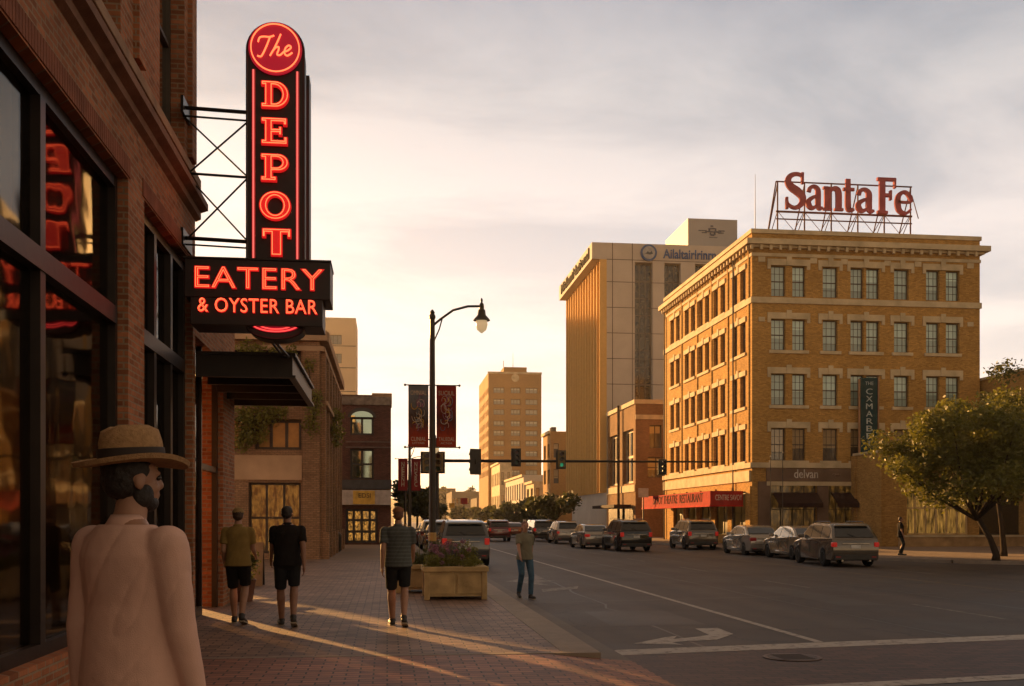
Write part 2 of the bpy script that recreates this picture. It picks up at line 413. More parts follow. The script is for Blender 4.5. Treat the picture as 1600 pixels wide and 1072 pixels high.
# lettering -------------------------------------------------------------------
def textmesh(body, size, extrude=0.02, outline=False, offset=0.0, bevel=0.01, align='CENTER', spacing=1.0, res=3):
    c = bpy.data.curves.new('t', 'FONT'); c.body = body; c.size = size; c.align_x = align; c.align_y = 'CENTER'
    c.space_character = spacing; c.resolution_u = res; c.offset = offset
    if outline: c.fill_mode = 'NONE'; c.bevel_depth = bevel; c.bevel_resolution = 1
    else: c.extrude = extrude
    o = bpy.data.objects.new('t', c); COL.objects.link(o)
    dg = bpy.context.evaluated_depsgraph_get()
    me = bpy.data.meshes.new_from_object(o.evaluated_get(dg))
    bpy.data.objects.remove(o); bpy.data.curves.remove(c)
    return me
def curvemesh(splines, extrude=0.02, outline=False, offset=0.0, bevel=0.01):
    """closed outlines (lists of 2-D points, holes too) -> filled or outline tubes"""
    c = bpy.data.curves.new('t', 'CURVE'); c.dimensions = '2D'; c.offset = offset
    if outline: c.fill_mode = 'NONE'; c.bevel_depth = bevel; c.bevel_resolution = 1
    else: c.fill_mode = 'BOTH'; c.extrude = extrude
    for pts in splines:
        s = c.splines.new('POLY'); s.points.add(len(pts) - 1); s.use_cyclic_u = True
        for q, p in zip(s.points, pts): q.co = (p[0], p[1], 0, 1)
    o = bpy.data.objects.new('t', c); COL.objects.link(o)
    dg = bpy.context.evaluated_depsgraph_get()
    me = bpy.data.meshes.new_from_object(o.evaluated_get(dg))
    bpy.data.objects.remove(o); bpy.data.curves.remove(c)
    return me
def stand(me, loc, face='S', sx=1.0, sy=1.0, mats=None):
    """turn flat lettering (xy) upright onto a wall face, at a world place"""
    rz = FACE[face][2]
    me.transform(Matrix.Translation(loc) @ Matrix.Rotation(rz, 4, 'Z') @ Matrix.Rotation(R(90), 4, 'X') @ Matrix.Diagonal((sx, sy, 1, 1)))
    me.materials.clear()
    for m in mats: me.materials.append(m)
    return me
def letters(name, body, size, loc, m, parent, face='S', extrude=0.02, root=(0, 0, 0), width=None, **k):
    me = textmesh(body, size, extrude, **k)
    xs = [v.co.x for v in me.vertices]
    sx = 1.0 if not width else width / (max(xs) - min(xs))
    me = stand(me, Vector(loc) - Vector(root), face, sx, 1, [m])
    return newobj(name, me, None, parent)
def arc(cx, cy, rx, ry, a0, a1, n=14):
    return [(cx + rx * math.cos(R(a0 + (a1 - a0) * i / n)), cy + ry * math.sin(R(a0 + (a1 - a0) * i / n))) for i in range(n + 1)]
def ribbon(bm, pts, ws, t, z=0.0):
    """a flat stroke with varying width (xy plane), thickness t"""
    P = [Vector((*p, 0)) for p in pts]; n = len(P)
    Lf, Rt = [], []
    for i in range(n):
        d = (P[min(i + 1, n - 1)] - P[max(i - 1, 0)]).normalized(); q = Vector((-d.y, d.x, 0)) * ws[i] / 2
        Lf.append(P[i] + q); Rt.append(P[i] - q)
    A = [[bm.verts.new((v.x, v.y, zz)) for v in S] for S in (Lf, Rt) for zz in (z - t / 2, z + t / 2)]
    l0, l1, r0, r1 = A
    for i in range(n - 1):
        bm.faces.new((l1[i], r1[i], r1[i + 1], l1[i + 1])); bm.faces.new((l0[i + 1], r0[i + 1], r0[i], l0[i]))
        bm.faces.new((l0[i], l1[i], l1[i + 1], l0[i + 1])); bm.faces.new((r1[i], r0[i], r0[i + 1], r1[i + 1]))
    bm.faces.new((l0[0], r0[0], r1[0], l1[0])); bm.faces.new((l1[-1], r1[-1], r0[-1], l0[-1]))

# foliage --------------------------------------------------------------------
def leafmat(name, col, var=0.5):
    if name in MATS: return MATS[name]
    m, N, L, b = newmat(name)
    v = posvec(N, L)
    n = N.new('ShaderNodeTexNoise'); n.inputs['Scale'].default_value = 2.2; n.inputs['Detail'].default_value = 8; n.inputs['Roughness'].default_value = 0.8
    L.new(v, n.inputs['Vector'])
    r = N.new('ShaderNodeValToRGB'); L.new(n.outputs['Fac'], r.inputs[0])
    r.color_ramp.elements[0].position = 0.32; r.color_ramp.elements[1].position = 0.68
    r.color_ramp.elements[0].color = tuple(c * (1 - var) for c in col) + (1,)
    r.color_ramp.elements[1].color = (col[0] * (1 + var * 1.6), col[1] * (1 + var), col[2] * (1 + var * 0.4), 1)
    L.new(r.outputs[0], b.inputs['Base Color']); b.inputs['Roughness'].default_value = 0.55
    tr = N.new('ShaderNodeBsdfTranslucent'); L.new(r.outputs[0], tr.inputs[0])
    mx = N.new('ShaderNodeMixShader'); mx.inputs[0].default_value = 0.4
    L.new(b.outputs[0], mx.inputs[1]); L.new(tr.outputs[0], mx.inputs[2]); L.new(mx.outputs[0], N['Material Output'].inputs['Surface'])
    MATS[name] = m
    return m
def leaves(bm, clumps, n, size, rnd):
    """leaf-sized faces scattered in overlapping clumps (c, r, flatten)"""
    tot = sum(c[1] ** 2 for c in clumps)
    for c, r, fl in clumps:
        for _ in range(int(n * r * r / tot)):
            d = Vector((rnd.gauss(0, 1), rnd.gauss(0, 1), rnd.gauss(0, 1))).normalized()
            p = Vector(c) + Vector((d.x, d.y, d.z * fl)) * r * (rnd.random() ** 0.45) * (1 + 0.25 * rnd.gauss(0, 1) * 0.5)
            a = Vector((rnd.gauss(0, 1), rnd.gauss(0, 1), rnd.gauss(0, 0.7))).normalized()
            b = a.cross(Vector((rnd.gauss(0, 1), rnd.gauss(0, 1), rnd.gauss(0, 1)))).normalized()
            s = size * rnd.uniform(0.6, 1.4)
            bm.faces.new([bm.verts.new(p + q) for q in (-a * s, b * s * 0.45, a * s, -b * s * 0.45)])
def tree(label, loc, h, cr, leafm, n=2600, size=0.16, trunk_h=None, lean=(0, 0), seed=1, group=None, squash=0.8, name='tree', clumpsN=26, bark=None, tr=0.13):
    rnd = random.Random(seed)
    t = thing(name, label, 'tree', loc, group=group)
    th = trunk_h or h * 0.38
    top = Vector((lean[0], lean[1], th))
    c0 = Vector((lean[0] * 1.25, lean[1] * 1.25, (th * 0.8 + h) / 2)); rz = (h - th * 0.8) / 2
    bm = BM()
    tube(bm, [(0, 0, -0.1), (0.02, 0.01, 0.25), (top.x * 0.3, top.y * 0.3, th * 0.5), top], [tr * 1.5, tr * 1.05, tr * 0.85, tr * 0.7], 10)
    clumps = []
    for i in range(clumpsN):
        d = Vector((rnd.gauss(0, 1), rnd.gauss(0, 1), rnd.gauss(0, 1))).normalized()
        k = rnd.uniform(0.3, 0.86)
        c = c0 + Vector((d.x * cr * k, d.y * cr * k, d.z * rz * k))
        clumps.append((c, cr * (rnd.uniform(0.2, 0.36) if clumpsN < 60 else rnd.uniform(0.15, 0.27)), squash))
    for i, (c, r, f) in enumerate(clumps[:14]):
        m_ = top.lerp(c, 0.5) + Vector((rnd.uniform(-.2, .2), rnd.uniform(-.2, .2), -0.12 * cr * 0.3))
        tube(bm, [top - Vector((0, 0, 0.15)), m_, c], [tr * 0.5, tr * 0.3, tr * 0.1], 6)
    newobj('trunk', bm, bark or mat('bark', (0.045, 0.032, 0.022), 0.9, bump=0.6, bscale=25), t, smooth=True)
    bm = BM(); leaves(bm, clumps, n, size, rnd)
    newobj('crown', bm, leafm, t)
    return t

def islands(bm):
    """the separate pieces of a mesh, each as its own bmesh"""
    bm.verts.index_update(); bm.faces.index_update(); bm.verts.ensure_lookup_table(); seen = set(); res = []
    for v in bm.verts:
        if v.index in seen: continue
        st = [v]; seen.add(v.index); grp = []
        while st:
            q = st.pop(); grp.append(q)
            for e_ in q.link_edges:
                o_ = e_.other_vert(q)
                if o_.index not in seen: seen.add(o_.index); st.append(o_)
        n_ = BM(); mp_ = {q.index: n_.verts.new(q.co) for q in grp}; fs = set()
        for q in grp:
            for f in q.link_faces:
                if f.index not in fs: fs.add(f.index); n_.faces.new([mp_[w_.index] for w_ in f.verts])
        res.append(n_)
    bm.free(); return res
# ================================================================== THE SETTING
RZ = -0.12          # road level; pavements are at z = 0
RX = 22.6           # street front line of the right-hand buildings
KX = 19.0           # right kerb
def groundmat(name, c1, c2, rough, scale, patch=0.0, bump=0.4, crack=False):
    m, N, L, b = newmat(name)
    v = posvec(N, L)
    n = N.new('ShaderNodeTexNoise'); n.inputs['Scale'].default_value = scale; n.inputs['Detail'].default_value = 10; n.inputs['Roughness'].default_value = 0.7; L.new(v, n.inputs['Vector'])
    n2 = N.new('ShaderNodeTexNoise'); n2.inputs['Scale'].default_value = 0.35; n2.inputs['Detail'].default_value = 6; L.new(v, n2.inputs['Vector'])
    n3 = N.new('ShaderNodeTexNoise'); n3.inputs['Scale'].default_value = 60; n3.inputs['Detail'].default_value = 2; L.new(v, n3.inputs['Vector'])
    ad = N.new('ShaderNodeMath'); ad.operation = 'ADD'; L.new(n.outputs['Fac'], ad.inputs[0]); L.new(n2.outputs['Fac'], ad.inputs[1])
    ad2 = N.new('ShaderNodeMath'); ad2.operation = 'MULTIPLY_ADD'; L.new(n3.outputs['Fac'], ad2.inputs[0]); ad2.inputs[1].default_value = 0.35; L.new(ad.outputs[0], ad2.inputs[2])
    r = N.new('ShaderNodeMapRange'); L.new(ad2.outputs[0], r.inputs[0]); r.inputs[1].default_value = 0.85; r.inputs[2].default_value = 1.5
    mx = N.new('ShaderNodeMixRGB'); L.new(r.outputs[0], mx.inputs[0]); mx.inputs[1].default_value = (*c1, 1); mx.inputs[2].default_value = (*c2, 1)
    last = mx.outputs[0]
    if crack:
        vo = N.new('ShaderNodeTexVoronoi'); vo.feature = 'DISTANCE_TO_EDGE'; vo.inputs['Scale'].default_value = 0.22
        n4 = N.new('ShaderNodeTexNoise'); n4.inputs['Scale'].default_value = 1.5; n4.inputs['Detail'].default_value = 5; L.new(v, n4.inputs['Vector'])
        va = N.new('ShaderNodeVectorMath'); va.operation = 'MULTIPLY_ADD'; L.new(n4.outputs['Color'], va.inputs[0]); va.inputs[1].default_value = (1.2, 1.2, 0); L.new(v, va.inputs[2])
        L.new(va.outputs[0], vo.inputs['Vector'])
        lt = N.new('ShaderNodeMath'); lt.operation = 'LESS_THAN'; L.new(vo.outputs['Distance'], lt.inputs[0]); lt.inputs[1].default_value = 0.0035
        m2 = N.new('ShaderNodeMixRGB'); m2.blend_type = 'MULTIPLY'; L.new(lt.outputs[0], m2.inputs[0]); L.new(last, m2.inputs[1]); m2.inputs[2].default_value = (0.35, 0.35, 0.35, 1); last = m2.outputs[0]
    if crack:
        mpp = N.new('ShaderNodeMapping'); mpp.inputs['Scale'].default_value = (1.1, 0.03, 1); L.new(v, mpp.inputs[0])
        n5 = N.new('ShaderNodeTexNoise'); n5.inputs['Scale'].default_value = 1.0; n5.inputs['Detail'].default_value = 4; L.new(mpp.outputs[0], n5.inputs['Vector'])
        r5 = N.new('ShaderNodeMapRange'); L.new(n5.outputs['Fac'], r5.inputs[0]); r5.inputs[1].default_value = 0.35; r5.inputs[2].default_value = 0.65; r5.inputs[3].default_value = 0.72; r5.inputs[4].default_value = 1.28
        v5 = N.new('ShaderNodeVectorMath'); v5.operation = 'SCALE'; L.new(last, v5.inputs[0]); L.new(r5.outputs[0], v5.inputs['Scale']); last = v5.outputs[0]
    L.new(last, b.inputs['Base Color'])
    rr = N.new('ShaderNodeMapRange'); L.new(n2.outputs['Fac'], rr.inputs[0]); rr.inputs[3].default_value = rough - 0.18; rr.inputs[4].default_value = rough + 0.15
    L.new(rr.outputs[0], b.inputs['Roughness'])
    bp = N.new('ShaderNodeBump'); bp.inputs['Strength'].default_value = bump; bp.inputs['Distance'].default_value = 0.01; L.new(n3.outputs['Fac'], bp.inputs['Height']); L.new(bp.outputs[0], b.inputs['Normal'])
    MATS[name] = m
    return m
m_asph = groundmat('asphalt', (0.024, 0.0165, 0.013), (0.060, 0.042, 0.032), 0.66, 2.2, crack=True)
m_conc = groundmat('kerb_concrete', (0.16, 0.125, 0.095), (0.29, 0.23, 0.18), 0.75, 3.0)
m_gutter = groundmat('gutter_concrete', (0.075, 0.058, 0.045), (0.13, 0.10, 0.08), 0.7, 3.0)
m_earth = groundmat('earth', (0.08, 0.065, 0.045), (0.13, 0.10, 0.07), 0.9, 0.05)
m_walk = groundmat('walk_concrete', (0.16, 0.11, 0.075), (0.26, 0.18, 0.125), 0.8, 1.2)
m_paver = brick('grey_brown_pavers', (0.30, 0.185, 0.13), (0.15, 0.090, 0.064), (0.020, 0.014, 0.010), bw=0.28, bh=0.14, msize=0.010, rough=0.6, stain=0.4, ground=True)
m_redpaver = brick('red_pavers', (0.34, 0.14, 0.08), (0.18, 0.075, 0.046), (0.025, 0.015, 0.011), bw=0.28, bh=0.14, msize=0.010, rough=0.6, stain=0.35, ground=True)
m_xpaver = brick('crossing_pavers', (0.095, 0.042, 0.029), (0.046, 0.021, 0.015), (0.012, 0.008, 0.006), bw=0.28, bh=0.14, msize=0.010, rough=0.6, stain=0.4, ground=True)
def paintmat(name, col, wear):
    m, N, L, b = newmat(name)
    v = posvec(N, L)
    n = N.new('ShaderNodeTexNoise'); n.inputs['Scale'].default_value = 7; n.inputs['Detail'].default_value = 9; n.inputs['Roughness'].default_value = 0.75; L.new(v, n.inputs['Vector'])
    r = N.new('ShaderNodeMapRange'); L.new(n.outputs['Fac'], r.inputs[0]); r.inputs[1].default_value = wear - 0.08; r.inputs[2].default_value = wear + 0.08
    mx = N.new('ShaderNodeMixRGB'); L.new(r.outputs[0], mx.inputs[0]); mx.inputs[1].default_value = (0.05, 0.042, 0.036, 1); mx.inputs[2].default_value = (*col, 1)
    L.new(mx.outputs[0], b.inputs['Base Color']); b.inputs['Roughness'].default_value = 0.65
    MATS[name] = m
    return m
m_paint = paintmat('road_paint', (0.34, 0.30, 0.26), 0.42)
m_paint2 = paintmat('worn_road_paint', (0.22, 0.19, 0.16), 0.50)
m_yel = paintmat('worn_yellow_paint', (0.20, 0.125, 0.04), 0.50)
def sheet(name, pts, z, m, label, cat='ground'):
    bm = BM(); f = bm.faces.new([bm.verts.new((p[0], p[1], p[2] if len(p) > 2 else z)) for p in pts])
    bm.normal_update()
    if f.normal.z < 0: f.normal_flip()
    return struct(newobj(name, bm, m), label, cat)
def slab(name, x0, x1, y0, y1, z0, z1, m, label, cat='pavement', bevel=0):
    bm = BM(); box(bm, x0, x1, y0, y1, z0, z1, bevel); return struct(newobj(name, bm, m), label, cat)
sheet('ground', [(-2500, -300), (2500, -300), (2500, 4000), (-2500, 4000)], -0.135, m_earth, 'flat dry ground reaching the horizon')
sheet('road', [(1.2, -30), (90, -30), (90, 700), (1.2, 700)], RZ, m_asph, 'dark worn asphalt of the wide street', 'road')
slab('sidewalk', -40, 2.1, 12.2, 26, -0.13, 0, m_paver, 'grey brown brick pavers of the left pavement')
slab('brick_plaza', -40, 0.9, -20, 12.1, -0.13, 0.0, m_redpaver, 'red brick pavers of the street corner')
slab('paver_band', -40, 2.55, 12.1, 12.2, -0.13, 0.003, m_conc, 'narrow pale concrete strip between the two paver fields')
slab('sidewalk_beyond', -40, 1.4, 26, 41, -0.13, 0, m_paver, 'brick pavers of the pavement beside the parking bay')
slab('far_sidewalk', -40, 1.4, 41, 600, -0.13, 0, m_walk, 'pale pavement further up the left side')
slab('kerb_return', 1.4, 2.55, 26, 26.4, -0.13, 0.004, m_conc, 'concrete kerb return at the start of the parking bay', 'kerb')
slab('bay_kerb', 1.4, 1.8, 26.4, 600, -0.13, 0.004, m_conc, 'concrete kerb along the parking bay', 'kerb')
slab('kerb', 2.1, 2.55, 12.2, 26, -0.13, 0.004, m_conc, 'pale concrete kerb along the left pavement', 'kerb')
sheet('gutter', [(2.55, 12.1), (2.95, 12.1), (2.95, 600), (2.55, 600)], RZ + 0.006, m_gutter, 'concrete gutter beside the left kerb', 'gutter')
bm = BM(); prism(bm, [(0.9, -0.13), (2.95, -0.13), (2.95, -0.110), (1.9, -0.004), (0.9, 0.0)], 3.0, 12.1, 'XZ')
struct(newobj('kerb_ramp', bm, m_redpaver), 'red brick ramp sloping down to the crossing', 'ramp')
A0, A1 = G(958, 1023, RZ), G(1600, 998, RZ)
def sk(x, dy=0): return A0.y + dy + (A1.y - A0.y) * (x - A0.x) / (A1.x - A0.x)
sheet('crosswalk', [(2.95, sk(2.95, -2.95)), (19, sk(19, -2.95)), (19, sk(19, -0.1)), (2.95, sk(2.95, -0.1))], RZ + 0.002, m_xpaver, 'dark red brick crossing over the street', 'crossing')
sheet('stop_line', [(2.6, sk(2.6, -0.12)), (17, sk(17, -0.12)), (17, sk(17, 0.4)), (3.0, sk(3.0, 0.4))], RZ + 0.0055, m_paint, 'white line across the street beyond the crossing', 'marking')
sheet('crossing_line', [(3.4, sk(3.4, -3.15)), (17, sk(17, -3.15)), (17, sk(17, -2.85)), (3.4, sk(3.4, -2.85))], RZ + 0.0055, m_paint, 'white line on the near side of the crossing', 'marking')
def stripe(name, p, q, wd, m, label, dash=None):
    p, q = Vector(p), Vector(q); d = (q - p); Ln = d.length; d.normalize(); n = Vector((-d.y, d.x, 0)) * wd / 2
    bm = BM(); s = 0
    on, off = dash if dash else (Ln, 0)
    while s < Ln:
        a = p + d * s; b = p + d * min(Ln, s + on)
        quad(bm, a - n, b - n, b + n, a + n); s += on + off
    bmesh.ops.recalc_face_normals(bm, faces=bm.faces[:])
    for f in bm.faces:
        if f.normal.z < 0: f.normal_flip()
    return struct(newobj(name, bm, m), label, 'marking')
z1 = RZ + 0.0045
stripe('lane_line', (6.02, sk(6, 0.45), z1), (6.35, 140, z1), 0.13, m_paint, 'solid white line beside the parking lane')
stripe('dashed_line', (10.6, 16.5, z1), (10.1, 160, z1), 0.11, m_paint2, 'worn broken white line between the traffic lanes', (3.2, 5.0))
stripe('dashed_line', (17.2, 22, z1), (16.2, 160, z1), 0.11, m_paint2, 'broken white line beside the far parked cars', (2.6, 6.0))
stripe('centre_line', (15.0, 20, z1), (13.4, 160, z1), 0.10, m_yel, 'worn yellow line down the street')
# the painted turn arrow and the fainter one beyond it
def ground_shape(name, px, m, label):
    bm = BM(); f = bm.faces.new([bm.verts.new(G(u, v, RZ) + Vector((0, 0, 0.0045))) for u, v in px]); bm.normal_update()
    if f.normal.z < 0: f.normal_flip()
    bmesh.ops.triangulate(bm, faces=bm.faces[:])
    return struct(newobj(name, bm, m), label, 'marking')
ground_shape('turn_arrow', [(990, 1006), (1040, 996), (1058, 994), (1052, 999), (1083, 996), (1108, 992.5), (1098, 988), (1086, 982.5), (1121, 981.5), (1146, 991), (1120, 1000), (1076, 1002), (1050, 1004), (1068, 1008)], m_paint, 'white bent turn arrow on the asphalt by the stop line')
ground_shape('small_arrow', [(790, 909), (838, 899), (850, 904), (842, 906), (868, 907), (842, 911), (860, 915), (830, 913), (812, 910)], m_paint2, 'faint white arrow on the asphalt beyond the planter')
ground_shape('road_stroke', [(846, 921), (904, 916), (902, 920), (848, 925)], m_paint2, 'short faint white stroke near the walking woman')
c_ = G(1238, 1028, RZ)
t_ = thing('manhole_cover', 'round iron cover set in the dark brick crossing', 'manhole cover', (c_.x, c_.y, RZ + 0.006))
bm = BM(); lathe(bm, [(0.36, 0), (0.36, 0.008), (0.31, 0.008), (0.31, 0.005)], seg=28); newobj('ring', bm, mat('worn_iron', (0.11, 0.07, 0.055), 0.5, 0.6), t_)
bm = BM(); lathe(bm, [(0.30, 0), (0.30, 0.009)], seg=28)
for k in range(-3, 4): box(bm, -0.2, 0.2, k * 0.07 - 0.012, k * 0.07 + 0.012, 0.009, 0.013)
newobj('lid', bm, mat('dark_iron', (0.05, 0.035, 0.03), 0.5, 0.6), t_)
m_tar = mat('tar_seal', (0.012, 0.010, 0.009), 0.45)
rt = random.Random(12)
for k, (xa, ya, xb, yb) in enumerate(((3.0, 21, 19, 23.5), (4.2, 13.2, 4.6, 34), (8.3, 14, 8.0, 60), (12.2, 15, 11.6, 70), (6.1, 30, 17.5, 29.2), (13.0, 16.5, 18.4, 18.2))):
    n_ = 26; P = [Vector((xa + (xb - xa) * i / n_ + rt.gauss(0, 0.05), ya + (yb - ya) * i / n_ + rt.gauss(0, 0.05), RZ + 0.0012)) for i in range(n_ + 1)]
    bm = BM(); vs = []
    for i, p_ in enumerate(P):
        d_ = (P[min(i + 1, n_)] - P[max(i - 1, 0)]).normalized(); q_ = Vector((-d_.y, d_.x, 0)) * rt.uniform(0.012, 0.032); vs.append((bm.verts.new(p_ - q_), bm.verts.new(p_ + q_)))
    for (a_, b_), (c2, d2) in zip(vs, vs[1:]): bm.faces.new((a_, c2, d2, b_))
    struct(newobj('tar_seam', bm, m_tar), 'thin black tar seam across the asphalt', 'marking')
m_patch = groundmat('asphalt_patch', (0.026, 0.020, 0.016), (0.048, 0.037, 0.030), 0.6, 3.0)
for x0_, x1_, y0_, y1_ in ((3.6, 5.2, 16.2, 18.9), (9.0, 10.0, 19.5, 25.5), (13.4, 15.0, 26, 28.5)):
    sheet('road_patch', [(x0_, y0_), (x1_, y0_ + .05), (x1_ - .04, y1_), (x0_ + .05, y1_ - .06)], RZ + 0.0025, m_patch, 'darker square patch in the asphalt', 'road')
# right pavement with its flare towards the cross street
bm = BM()
edge = [(KX, 600), (KX, 50), (19.4, 46), (20.5, 41.5), (22.2, 38), (25, 35.6), (30, 34.6), (80, 34.4), (80, 600)]
prism(bm, edge, -0.13, 0.0, 'XY')
struct(newobj('far_right_sidewalk', bm, m_walk), 'warm grey pavement on the right side of the street', 'pavement')
bm = BM()
for (p, q) in zip(edge[:-2], edge[1:-1]):
    p, q = Vector((*p, 0)), Vector((*q, 0)); d = (q - p).normalized(); n = Vector((-d.y, d.x, 0)) * 0.18
    if n.dot(Vector((-1, -1, 0))) < 0: n = -n
    for zz in ((-0.13, 0.01),):
        a, b = p, q
        v = [bm.verts.new(x) for x in ((a.x, a.y, .01), (b.x, b.y, .01), (b.x + n.x, b.y + n.y, .01), (a.x + n.x, a.y + n.y, .01))]
        bm.faces.new(v)
        v2 = [bm.verts.new(x) for x in ((b.x + n.x, b.y + n.y, -.13), (a.x + n.x, a.y + n.y, -.13))]
        bm.faces.new((v[3], v[2], v2[0], v2[1]))
struct(newobj('right_kerb', bm, m_conc), 'pale concrete kerb on the right side of the street', 'kerb')
# low hills far behind
def hills():
    bm = BM(); rnd = random.Random(3); rows = []
    for j in range(7):
        y = 700 + j * 150; row = []
        for i in range(61):
            x = -1500 + i * 50
            z = (j / 6) * (26 + 16 * noise.noise(Vector((x * 0.003, 1.3, 0))) + 9 * noise.noise(Vector((x * 0.013, j * 0.6, 2)))) - 0.2
            row.append(bm.verts.new((x, y, z)))
        rows.append(row)
    for a, b in zip(rows, rows[1:]):
        for i in range(60): bm.faces.new((a[i], a[i + 1], b[i + 1], b[i]))
    struct(newobj('hills', bm, mat('hill_scrub', (0.06, 0.062, 0.03), 0.9, var=0.5, vscale=0.03), smooth=True), 'low hazy hills at the end of the street', 'hills')
hills()

# ================================================================== NEAR LEFT BRICK BUILDING
m_brickN = brick('near_red_brick', (0.42, 0.165, 0.082), (0.22, 0.085, 0.045), (0.30, 0.21, 0.14), rough=0.8, bump=0.8, stain=0.3)
m_steel = mat('dark_brown_steel', (0.022, 0.015, 0.013), 0.42, 0.3, bump=0.1, bscale=8)
m_darksteel = mat('black_steel', (0.010, 0.008, 0.0075), 0.38, 0.3)
m_glassN = glass('shop_glass', (0.42, 0.36, 0.28), 0.45, wav=0.12)
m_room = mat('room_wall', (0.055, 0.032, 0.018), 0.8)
m_frameW = mat('old_window_frame', (0.05, 0.035, 0.022), 0.6)
NX = -3.0
nb = thing('brick_building', 'dark red brick building with tall shop windows at the left edge', 'building', (NX, 16.6, 0))
root = Vector((NX, 16.6, 0))
YS = -8.0
def Wy(a): return a - YS
bm = BM()
ops = [(Wy(4.4), Wy(12.4), 0.35, 5.58), (Wy(13.2), Wy(16.42), 0.3, 5.58), (Wy(-4.2), Wy(3.6), 0.35, 5.58)]
wins = [(3.1, 4.75), (6.75, 8.4), (10.4, 12.06), (14.07, 15.75)]
ops += [(Wy(a), Wy(b), 6.95, 10.3) for a, b in wins]
wall(bm, Vector((NX, YS, 0)) - root, (0, 1, 0), 16.6 - YS, 0, 12.6, ops, 0.22, (-1, 0, 0))
wall(bm, Vector((NX, 16.6, 0)) - root, (-1, 0, 0), 9, 0, 12.6, (), 0.2, (0, -1, 0))
wall(bm, Vector((NX, YS, 0)) - root, (-1, 0, 0), 9, 0, 12.6, (), 0.2, (0, 1, 0))
newobj('wall', bm, m_brickN, nb)
def NB(name, bm, m, **k): bm.transform(Matrix.Translation(-root)); return newobj(name, bm, m, nb, **k)
# inner recessed pilaster slots between the upper windows
bm = BM()
for yy in (8.9, 12.65, 16.0):
    box(bm, NX, NX + 0.07, yy, yy + 0.35, 7.1, 12.4)
for q_ in islands(bm): NB('pilaster', q_, m_brickN)
bm = BM(); prism(bm, [(NX, 6.30), (NX + 0.08, 6.34), (NX + 0.08, 6.44), (NX + 0.19, 6.48), (NX + 0.19, 6.58), (NX, 6.62)], YS, 16.66, 'XZ')
NB('belt_course', bm, mat('brown_stone', (0.19, 0.10, 0.065), 0.75, bump=0.4))
bm = BM(); box(bm, NX, NX + 0.09, YS, 16.62, 6.80, 6.945, 0.01)
NB('sill_course', bm, mat('tan_sill_stone', (0.28, 0.18, 0.115), 0.75, bump=0.4))
for ya_, yb_ in ((-4.3, 3.7), (4.3, 12.5), (13.1, 16.5)):
    bm = BM(); box(bm, NX + 0.001, NX + 0.006, ya_, yb_, 5.60, 5.82); y = ya_
    while y < yb_ - 0.06: box(bm, NX + 0.0055, NX + 0.014, y, y + 0.062, 5.602, 5.818); y += 0.075
    NB('soldier_course', bm, mat('dark_header_brick', (0.22, 0.085, 0.052), 0.8, bump=0.5))
for a, b in wins:
    window(nb, 'E', NX, a, b, 6.95, 10.3, 0.2, m_frameW, glass('upper_glass', (0.1, 0.09, 0.08), 2.2, wav=0.15), 'pair', root)
# big shop windows: steel frames with transom at 3.95 m
def shopwin(y0, y1, z0, z1, muls, name='shop_window', trans=(3.86, 4.06)):
    xs = NX - 0.20
    bm = BM(); f = 0.10
    box(bm, xs - 0.08, xs + 0.08, y0, y0 + f, z0, z1); box(bm, xs - 0.08, xs + 0.08, y1 - f, y1, z0, z1)
    box(bm, xs - 0.075, xs + 0.075, y0 + f, y1 - f, z0, z0 + 0.12); box(bm, xs - 0.075, xs + 0.075, y0 + f, y1 - f, z1 - f * 1.3, z1)
    box(bm, xs - 0.09, xs + 0.10, y0 + f, y1 - f, *trans)
    for m in muls:
        box(bm, xs - 0.07, xs + 0.085, m - 0.07, m + 0.07, z0 + 0.12, trans[0]); box(bm, xs - 0.07, xs + 0.085, m - 0.07, m + 0.07, trans[1], z1 - f * 1.3)
    o = NB(name, bm, m_steel)
    ys = [y0 + f] + [v for m in muls for v in (m - 0.07, m + 0.07)] + [y1 - f]
    for i in range(0, len(ys), 2):
        for za, zb in ((z0 + 0.12, trans[0]), (trans[1], z1 - 0.13)):
            bm = BM(); box(bm, xs - 0.012, xs - 0.004, ys[i] - 0.01, ys[i + 1] + 0.01, za - 0.01, zb + 0.01)
            bm.transform(Matrix.Translation(-root)); newobj('pane', bm, m_glassN, o)
    return o
ymul = YatX(70, NX - 0.1)
shopwin(4.4, 12.4, 0.35, 5.58, [6.4, ymul])
shopwin(-4.2, 3.6, 0.35, 5.58, [-1.5, 1.1])
shopwin(13.2, 16.42, 0.02, 5.58, [14.35, 15.4], 'entrance_glazing')
# interior
bm = BM()
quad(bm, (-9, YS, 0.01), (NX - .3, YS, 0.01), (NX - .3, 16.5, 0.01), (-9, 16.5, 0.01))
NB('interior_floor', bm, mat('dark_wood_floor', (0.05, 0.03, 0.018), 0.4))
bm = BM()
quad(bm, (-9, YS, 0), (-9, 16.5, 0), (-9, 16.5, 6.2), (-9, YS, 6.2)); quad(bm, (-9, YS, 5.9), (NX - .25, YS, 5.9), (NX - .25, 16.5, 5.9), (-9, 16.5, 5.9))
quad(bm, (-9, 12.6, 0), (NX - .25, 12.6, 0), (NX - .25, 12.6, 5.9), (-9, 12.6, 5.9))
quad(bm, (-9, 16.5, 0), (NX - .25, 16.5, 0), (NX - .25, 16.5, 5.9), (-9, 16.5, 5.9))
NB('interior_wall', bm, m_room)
bm = BM(); box(bm, -12.1, NX - 0.1, YS, 16.5, 12.4, 12.5); NB('roof', bm, m_darksteel)
m_skypaleN = mat('painted_sky_pale', (0.62, 0.60, 0.52), 0.9, var=0.12, vscale=2.0, stretch=(1, 3.5, 0.15))  # pale panels added to stand in for sky reflected in the panes
